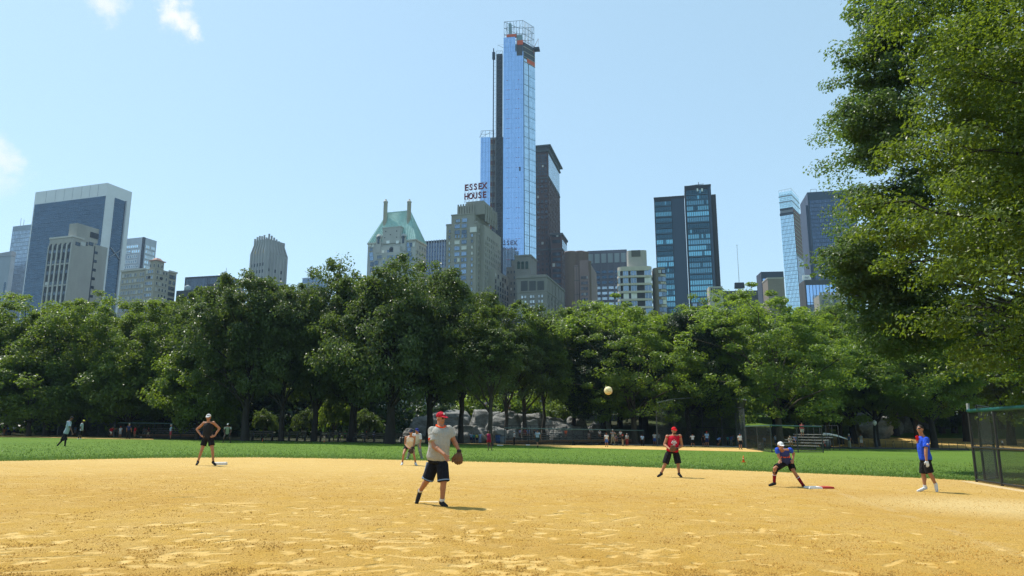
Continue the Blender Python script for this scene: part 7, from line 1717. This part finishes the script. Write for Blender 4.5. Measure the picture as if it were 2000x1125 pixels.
# ---- small background figures: a few poses, copied with their own colours
def pose(kind):
    z = lambda x, y, h: Vector((x, y, h))
    J = dict(head=z(0, -.02, 1.62), neck=z(0, 0, 1.47), pelvis=z(0, 0, .95), shR=z(-.18, 0, 1.42), shL=z(.18, 0, 1.42), elR=z(-.25, .03, 1.14), elL=z(.25, .03, 1.14), wrR=z(-.26, -.06, .9), wrL=z(.26, -.06, .9), haR=z(-.26, -.1, .8), haL=z(.26, -.1, .8), hiR=z(-.1, 0, .92), hiL=z(.1, 0, .92), knR=z(-.12, -.02, .5), knL=z(.12, -.02, .5), anR=z(-.13, .02, .09), anL=z(.13, .02, .09), toR=z(-.15, -.15, .03), toL=z(.15, -.15, .03))
    if kind == 'hip': J.update(elR=z(-.4, .08, 1.16), wrR=z(-.2, -.06, 1.0), haR=z(-.12, -.1, .98), elL=z(.4, .08, 1.16), wrL=z(.2, -.06, 1.0), haL=z(.12, -.1, .98), anR=z(-.2, .02, .09), anL=z(.2, .02, .09), toR=z(-.24, -.14, .03), toL=z(.24, -.14, .03))
    if kind == 'walk': J.update(knR=z(-.1, -.2, .52), anR=z(-.1, -.18, .12), toR=z(-.11, -.36, .06), knL=z(.1, .08, .5), anL=z(.1, .34, .16), toL=z(.1, .24, .04), elR=z(-.24, .18, 1.16), wrR=z(-.24, .2, .92), haR=z(-.24, .18, .82), elL=z(.24, -.12, 1.15), wrL=z(.22, -.3, .98), haL=z(.2, -.38, .93))
    if kind == 'run': J.update(head=z(0, -.22, 1.5), neck=z(0, -.16, 1.37), pelvis=z(0, .05, .9), shR=z(-.18, -.14, 1.32), shL=z(.18, -.14, 1.32), hiR=z(-.1, .05, .88), hiL=z(.1, .05, .88), knR=z(-.1, -.32, .66), anR=z(-.1, -.3, .26), toR=z(-.1, -.48, .2), knL=z(.1, .12, .46), anL=z(.1, .48, .3), toL=z(.1, .5, .12), elR=z(-.28, .1, 1.18), wrR=z(-.2, .2, 1.0), haR=z(-.18, .22, .92), elL=z(.4, -.3, 1.25), wrL=z(.5, -.52, 1.3), haL=z(.54, -.62, 1.32))
    if kind == 'bend': J.update(head=z(0, -.42, 1.18), neck=z(0, -.34, 1.12), pelvis=z(0, .1, .84), shR=z(-.18, -.28, 1.08), shL=z(.18, -.28, 1.08), elR=z(-.22, -.34, .82), elL=z(.22, -.34, .82), wrR=z(-.18, -.3, .62), wrL=z(.18, -.3, .62), haR=z(-.17, -.28, .54), haL=z(.17, -.28, .54), hiR=z(-.1, .08, .82), hiL=z(.1, .08, .82), knR=z(-.17, -.16, .46), knL=z(.17, -.16, .46), anR=z(-.2, 0, .09), anL=z(.2, 0, .09), toR=z(-.24, -.16, .03), toL=z(.24, -.16, .03))
    if kind == 'sit': J.update(head=z(0, -.1, 1.22), neck=z(0, -.06, 1.08), pelvis=z(0, .02, .56), shR=z(-.18, -.05, 1.03), shL=z(.18, -.05, 1.03), elR=z(-.24, -.12, .78), elL=z(.24, -.12, .78), wrR=z(-.15, -.34, .68), wrL=z(.15, -.34, .68), haR=z(-.11, -.42, .66), haL=z(.11, -.42, .66), hiR=z(-.1, 0, .54), hiL=z(.1, 0, .54), knR=z(-.14, -.42, .52), knL=z(.14, -.42, .52), anR=z(-.14, -.4, .09), anL=z(.14, -.4, .09), toR=z(-.15, -.57, .03), toL=z(.15, -.57, .03))
    if kind == 'bat': J.update(elR=z(-.3, -.2, 1.3), wrR=z(.0, -.3, 1.35), haR=z(.06, -.3, 1.4), elL=z(.3, -.22, 1.28), wrL=z(.08, -.32, 1.3), haL=z(.1, -.3, 1.38), anR=z(-.25, .02, .09), anL=z(.25, .02, .09), toR=z(-.28, -.14, .03), toL=z(.28, -.14, .03))
    return J
POSES = {}
def small(px, py, hpx, kind, rz, shirt, bot, head, label, skin='tan', Y=None, z=None, long=False, cap=True, group='people around the far fields'):
    key = (kind, long, cap)
    base = {'sit': 1.33, 'bend': 1.3, 'run': 1.6}.get(kind, 1.75)
    p = ground(px, py) if Y is None else Vector((at(px, py, Y).x, Y, at(px, py, Y).z if z is None else z))
    s = hpx / 1446 * p.y / base
    root = empty('person', p, R(rz), label, 'person', group); root.scale = (s, s, s)
    col = lambda c: cloth('%02d%02d%02d' % tuple(int(x * 99) for x in c), c, .06)
    M = {'shirt': col(shirt), 'shorts': col(bot), 'trousers': col(bot), 'cap': col(head), 'hair': col(head), 'shoe': cloth('black_shoe', (.022, .022, .024)), 'body': skinm(skin)}
    if key not in POSES:
        t = empty('tmp', (0, 0, 0)); person(t, pose(kind), 1.0, 'tan', 1.03, (0, -1, -.05), .022, M['shirt'], .6, M['shorts'], 1.95 if long else .9, cap=M['cap'] if cap else None, hair=None if cap else M['hair'], shoes=M['shoe'])
        POSES[key] = [(c.name.split('.')[0], c.data) for c in t.children if c.name.split('.')[0] in M]
        for c in list(t.children):
            for g in list(c.children): bpy.data.objects.remove(g)
            bpy.data.objects.remove(c)
        bpy.data.objects.remove(t)
    for nm, me in POSES[key]:
        o = inst(nm, me, root)
        for sl in o.material_slots: sl.link = 'OBJECT'; sl.material = M[nm]
    return root
W_, GY, BL, LB, RD_, BK, KH, NV, TE = (.62, .62, .62), (.3, .31, .32), (.05, .11, .38), (.25, .38, .55), (.5, .02, .03), (.014, .014, .016), (.36, .28, .18), (.02, .03, .09), (.04, .26, .28)
PL = [
 (7, 850.5, 21, 'stand', 170, BK, (.3, .12, .05), (.03, .02, .02), 'woman in a black vest at the far left edge of the far infield', 'tan', False, False),
 (16, 848, 18, 'stand', 20, BL, NV, BK, 'person in blue in the shade beside the woman in the black vest', 'brown', False, True),
 (27, 849, 18, 'hip', 0, W_, NV, BK, 'shaded figure in a white shirt near the left edge', 'tan', False, True),
 (88, 849.5, 15, 'walk', 60, W_, RD_, BK, 'child in a white shirt and red shorts by the far infield', 'tan', False, False),
 (102, 849, 16, 'stand', 10, (.12, .16, .3), NV, BK, 'dim figure in dark blue right of the child in red shorts', 'brown', False, True),
 (146, 851, 19, 'stand', 0, LB, GY, BK, 'person in a light blue shirt between the two left fielders', 'tan', False, False),
 (216, 855, 21, 'run', 70, RD_, (.55, .5, .42), BK, 'player in a red shirt and pale shorts lunging to the left', 'tan', False, False),
 (234, 855, 22, 'stand', 0, (.5, .5, .5), GY, RD_, 'player in a grey shirt and red cap by the left bleachers', 'tan', False, True),
 (250, 857.5, 30, 'stand', 180, NV, BK, W_, 'umpire in a navy vest and white cap seen from behind', 'tan', True, True),
 (262.5, 855, 22, 'stand', -30, RD_, (.4, .12, .08), BK, 'player in a plain red shirt right of the umpire in navy', 'tan', False, False),
 (281, 852, 18, 'sit', 20, GY, GY, BK, 'person in grey seated left on the left bleachers', 'tan', True, True),
 (289, 855.5, 21, 'walk', -70, (.1, .02, .03), KH, BK, 'player in a dark shirt and khaki shorts before the left bleachers', 'tan', False, True),
 (301, 851, 15, 'sit', 0, W_, NV, BK, 'spectator in white on the left bleachers', 'tan', False, False),
 (309, 850, 15, 'sit', 0, (.55, .5, .5), BK, W_, 'spectator in a white cap on the left bleachers', 'tan', False, True),
 (316, 850.5, 15, 'sit', 20, (.5, .2, .25), BK, BK, 'spectator in pink on the left bleachers', 'tan', False, False),
 (332.5, 858.5, 29, 'stand', -60, (.28, .42, .52), (.42, .05, .08), W_, 'player in a light blue shirt and red shorts in front of the left fence post', 'tan', False, True),
 (637, 860, 17, 'stand', 30, GY, NV, BK, 'dim figure in grey between the shrub and the next trunk', 'brown', False, False),
 (663, 860, 18, 'hip', 0, LB, NV, (.5, .5, .5), 'person in pale blue under the dark trees', 'tan', False, True),
 (673.5, 862, 20, 'stand', 0, (.03, .25, .06), BK, BK, 'person in a green shirt under the dark trees', 'tan', False, False),
 (683, 860.5, 19, 'stand', 40, W_, GY, BK, 'person in white right of the one in green', 'tan', False, False),
 (708, 862.5, 18, 'walk', 40, (.5, .42, .38), GY, W_, 'person in a white cap left of the red capped one in the shade', 'tan', False, True),
 (715, 863, 20, 'stand', 0, BK, (.2, .12, .08), RD_, 'person in black with a red cap in the shade', 'tan', False, True),
 (730, 863, 19, 'stand', 0, (.34, .32, .5), NV, W_, 'person in lilac with a white cap in the shade', 'tan', False, True),
 (920, 865.5, 20, 'stand', 20, LB, NV, BK, 'person in light blue, leftmost of the group under the rocks', 'brown', False, False),
 (925, 865.5, 19, 'stand', 0, TE, NV, BK, 'person in teal in the group under the rocks', 'brown', True, False),
 (931.5, 865.8, 19, 'stand', -20, (.42, .5, .1), NV, BK, 'person in yellow green in the group under the rocks', 'brown', False, False),
 (937.5, 866, 21, 'stand', 0, (.2, .34, .62), (.2, .3, .5), BK, 'person in bright blue in the group under the rocks', 'brown', True, False),
 (1004.5, 869, 27, 'stand', -80, W_, BK, W_, 'umpire in a white shirt, white cap and black trousers at the end of the bleachers', 'tan', True, True),
 (1050, 874, 34, 'walk', 200, (.36, .42, .47), (.05, .06, .05), NV, 'player in a pale grey shirt and navy cap walking in front of the centre bleachers', 'tan', False, True),
 (1185, 873, 27, 'stand', 190, W_, BL, (.2, .08, .05), 'player in a white shirt and blue shorts by the centre bleachers', 'tan', False, False),
 (1197, 870, 31, 'bat', 10, (.35, .35, .35), KH, W_, 'catcher in a white cap and khaki trousers', 'tan', True, True),
 (1216.5, 871, 22, 'stand', 60, BK, KH, RD_, 'batter in a red helmet and black shirt', 'tan', True, True),
 (1225, 871, 24, 'stand', -40, GY, (.22, .03, .03), GY, 'player in a grey cap with a dark red towel at the waist', 'tan', True, True),
 (1255, 871.5, 23, 'stand', 0, LB, BK, BK, 'player in a blue and white top right of the batter', 'brown', True, False),
 (1279, 870, 25, 'stand', 170, W_, BL, (.08, .05, .03), 'player in a white shirt left of the red shirted man', 'tan', False, False),
 (1286.5, 870, 25, 'stand', -20, GY, BK, BK, 'player in grey close beside the white shirted one', 'tan', True, False),
 (1353.5, 873.5, 26, 'bat', 180, W_, BK, BK, 'batter in a white shirt and black shorts behind the red shirted man', 'tan', False, True),
 (1374.5, 872.5, 23, 'stand', 150, BK, BK, (.15, .06, .03), 'woman in a black vest and shorts by the far backstop', 'tan', False, False),
 (1381.5, 873, 30, 'stand', 190, LB, NV, RD_, 'man in a light blue shirt and red cap by the far backstop', 'tan', False, True),
 (1402, 872, 19, 'bend', 90, (.2, .3, .6), BK, BK, 'player in blue bending over by the far backstop', 'tan', False, False),
 (1422, 871, 20, 'stand', 30, TE, BK, BK, 'person in teal behind the far backstop', 'brown', True, False),
 (1428.5, 871, 21, 'stand', -20, BL, GY, BK, 'person in royal blue behind the far backstop', 'tan', True, False),
 (1433, 871, 22, 'hip', 40, (.1, .1, .09), BK, BK, 'person in a dark vest behind the far backstop', 'tan', False, False),
 (1446.5, 878, 31, 'stand', 20, W_, BK, NV, 'player in a white shirt and navy cap beside the far fence', 'tan', False, True),
 (1516, 873, 24, 'stand', 10, (.4, .46, .55), NV, BK, 'person in pale blue standing inside the right fence', 'tan', False, True),
 (1494, 874, 22, 'stand', 0, (.12, .14, .2), BK, BK, 'dim figure in dark clothes behind the right fence mesh', 'brown', True, False),
]
for (px, py, h, kind, rz, s, bt, hd, lab, sk, lg, cp) in PL: small(px, py, h, kind, rz, s, bt, hd, lab, sk, None, None, lg, cp)
# seated in the centre bleachers: on the top benches
cb = CB.location
for (px, row, s, bt, hd, lab, h) in ((1015, 3, (.3, .3, .5), NV, BK, 'spectator in lilac, leftmost on the top bench', 14), (1025, 3, (.22, .06, .08), (.4, .3, .3), BK, 'spectator in maroon on the top bench', 15), (1031.5, 3, (.16, .26, .45), BL, BK, 'spectator in blue on the top bench', 16), (1044, 3, (.03, .03, .03), BK, BK, 'spectator in black on the top bench', 14), (1105, 3, (.7, .12, .05), BK, BK, 'spectator in bright orange on the top bench', 15), (1171, 3, W_, (.15, .05, .04), W_, 'spectator in white with a white hat on the top bench', 15), (1212, 3, W_, NV, BK, 'spectator in white behind the batter', 15), (1203, 1, (.1, .1, .14), BK, BK, 'player seated low behind the catcher', 14), (1150, 2, (.2, .2, .2), GY, BK, 'spectator in grey on the third bench', 14)):
    Y = cb.y + .7 * (row + .5) + .1; zt = terr(at(px, 858, Y).x, Y) + .22 * (row + 1) + .17; sc_ = h / 1446 * Y / 1.33
    small(px, 850, h, 'sit', 0, s, bt, hd, lab, 'tan', Y, zt - .46 * sc_, False, lab.endswith('hat on the top bench'))
def on_rock(x, Y):
    dg = bpy.context.evaluated_depsgraph_get(); dg.update(); ok, loc, *_ = scene.ray_cast(dg, Vector((x, Y, 9.0)), Vector((0, 0, -1))); return loc.z if ok else terr(x, Y)
for (px, py, h, s, lab, Y) in ((949, 796, 12, (.45, .5, .6), 'person in pale blue sitting on top of the rocks', 96), (995, 800, 12, (.62, .62, .64), 'person in white sitting on top of the middle boulder', 93)):
    r_ = small(px, py, h, 'sit', 0, s, NV, BK, lab, 'tan', Y, None, False, False)
for (px, py, h, kind, s, bt, hd, lab, Y, lg) in ((1543.5, 871, 19, 'sit', (.4, .36, .3), GY, (.4, .3, .2), 'fair haired spectator on the right bleachers', 68, False), (1554, 868, 18, 'sit', (.12, .16, .3), NV, BK, 'spectator in dark blue on the right bleachers', 69, False), (1567.5, 853, 27, 'stand', (.5, .06, .08), (.5, .46, .4), (.05, .03, .02), 'woman in a red and white top standing at the top of the right bleachers', 71, False),
    (1642.5, 855, 17, 'stand', (.4, .08, .04), BK, BK, 'person in orange and black on the sunlit sandy field', 100, False), (1682.5, 867, 25, 'stand', (.3, .32, .29), (.6, .58, .55), (.1, .08, .06), 'man in a grey shirt and white shorts seen from behind on the sandy field', 90, False), (1660, 875.5, 28, 'stand', (.04, .06, .1), (.26, .26, .2), (.5, .55, .58), 'man in khaki trousers watering the field with a hose', 82, True), (1672, 852, 11, 'stand', W_, GY, W_, 'tiny figure in white before the boulder', 104, False), (1957, 862, 16, 'stand', W_, BK, RD_, 'person in white with a red cap seen through the near fence', 92, False)):
    x = at(px, py, Y).x; gzv = terr(x, Y); zz = gzv + .02 if kind == 'stand' and lab.find('bleachers') < 0 else at(px, py, Y).z
    small(px, py, h, kind, 180 if 'behind' in lab else (-70 if 'hose' in lab else 0), s, bt, hd, lab, 'tan', Y, zz, lg, not ('woman' in lab or 'fair' in lab))
# ---------------------------------------------------------------- thin summer haze over the whole place
def haze():
    m = bpy.data.materials.new('haze'); m.use_nodes = True; nt = m.node_tree; nt.nodes.clear()
    out = nt.nodes.new('ShaderNodeOutputMaterial'); v = nt.nodes.new('ShaderNodeVolumePrincipled'); v.inputs['Color'].default_value = (.50, .72, 1.0, 1); v.inputs['Density'].default_value = .00012; v.inputs['Anisotropy'].default_value = .2
    nt.links.new(v.outputs[0], out.inputs['Volume'])
    b = MB(); b.box(-1560, 1560, -660, 1660, -3.5, 345); o = b.build('haze', m); tag(o, kind='stuff', label='thin blue summer haze')
haze()
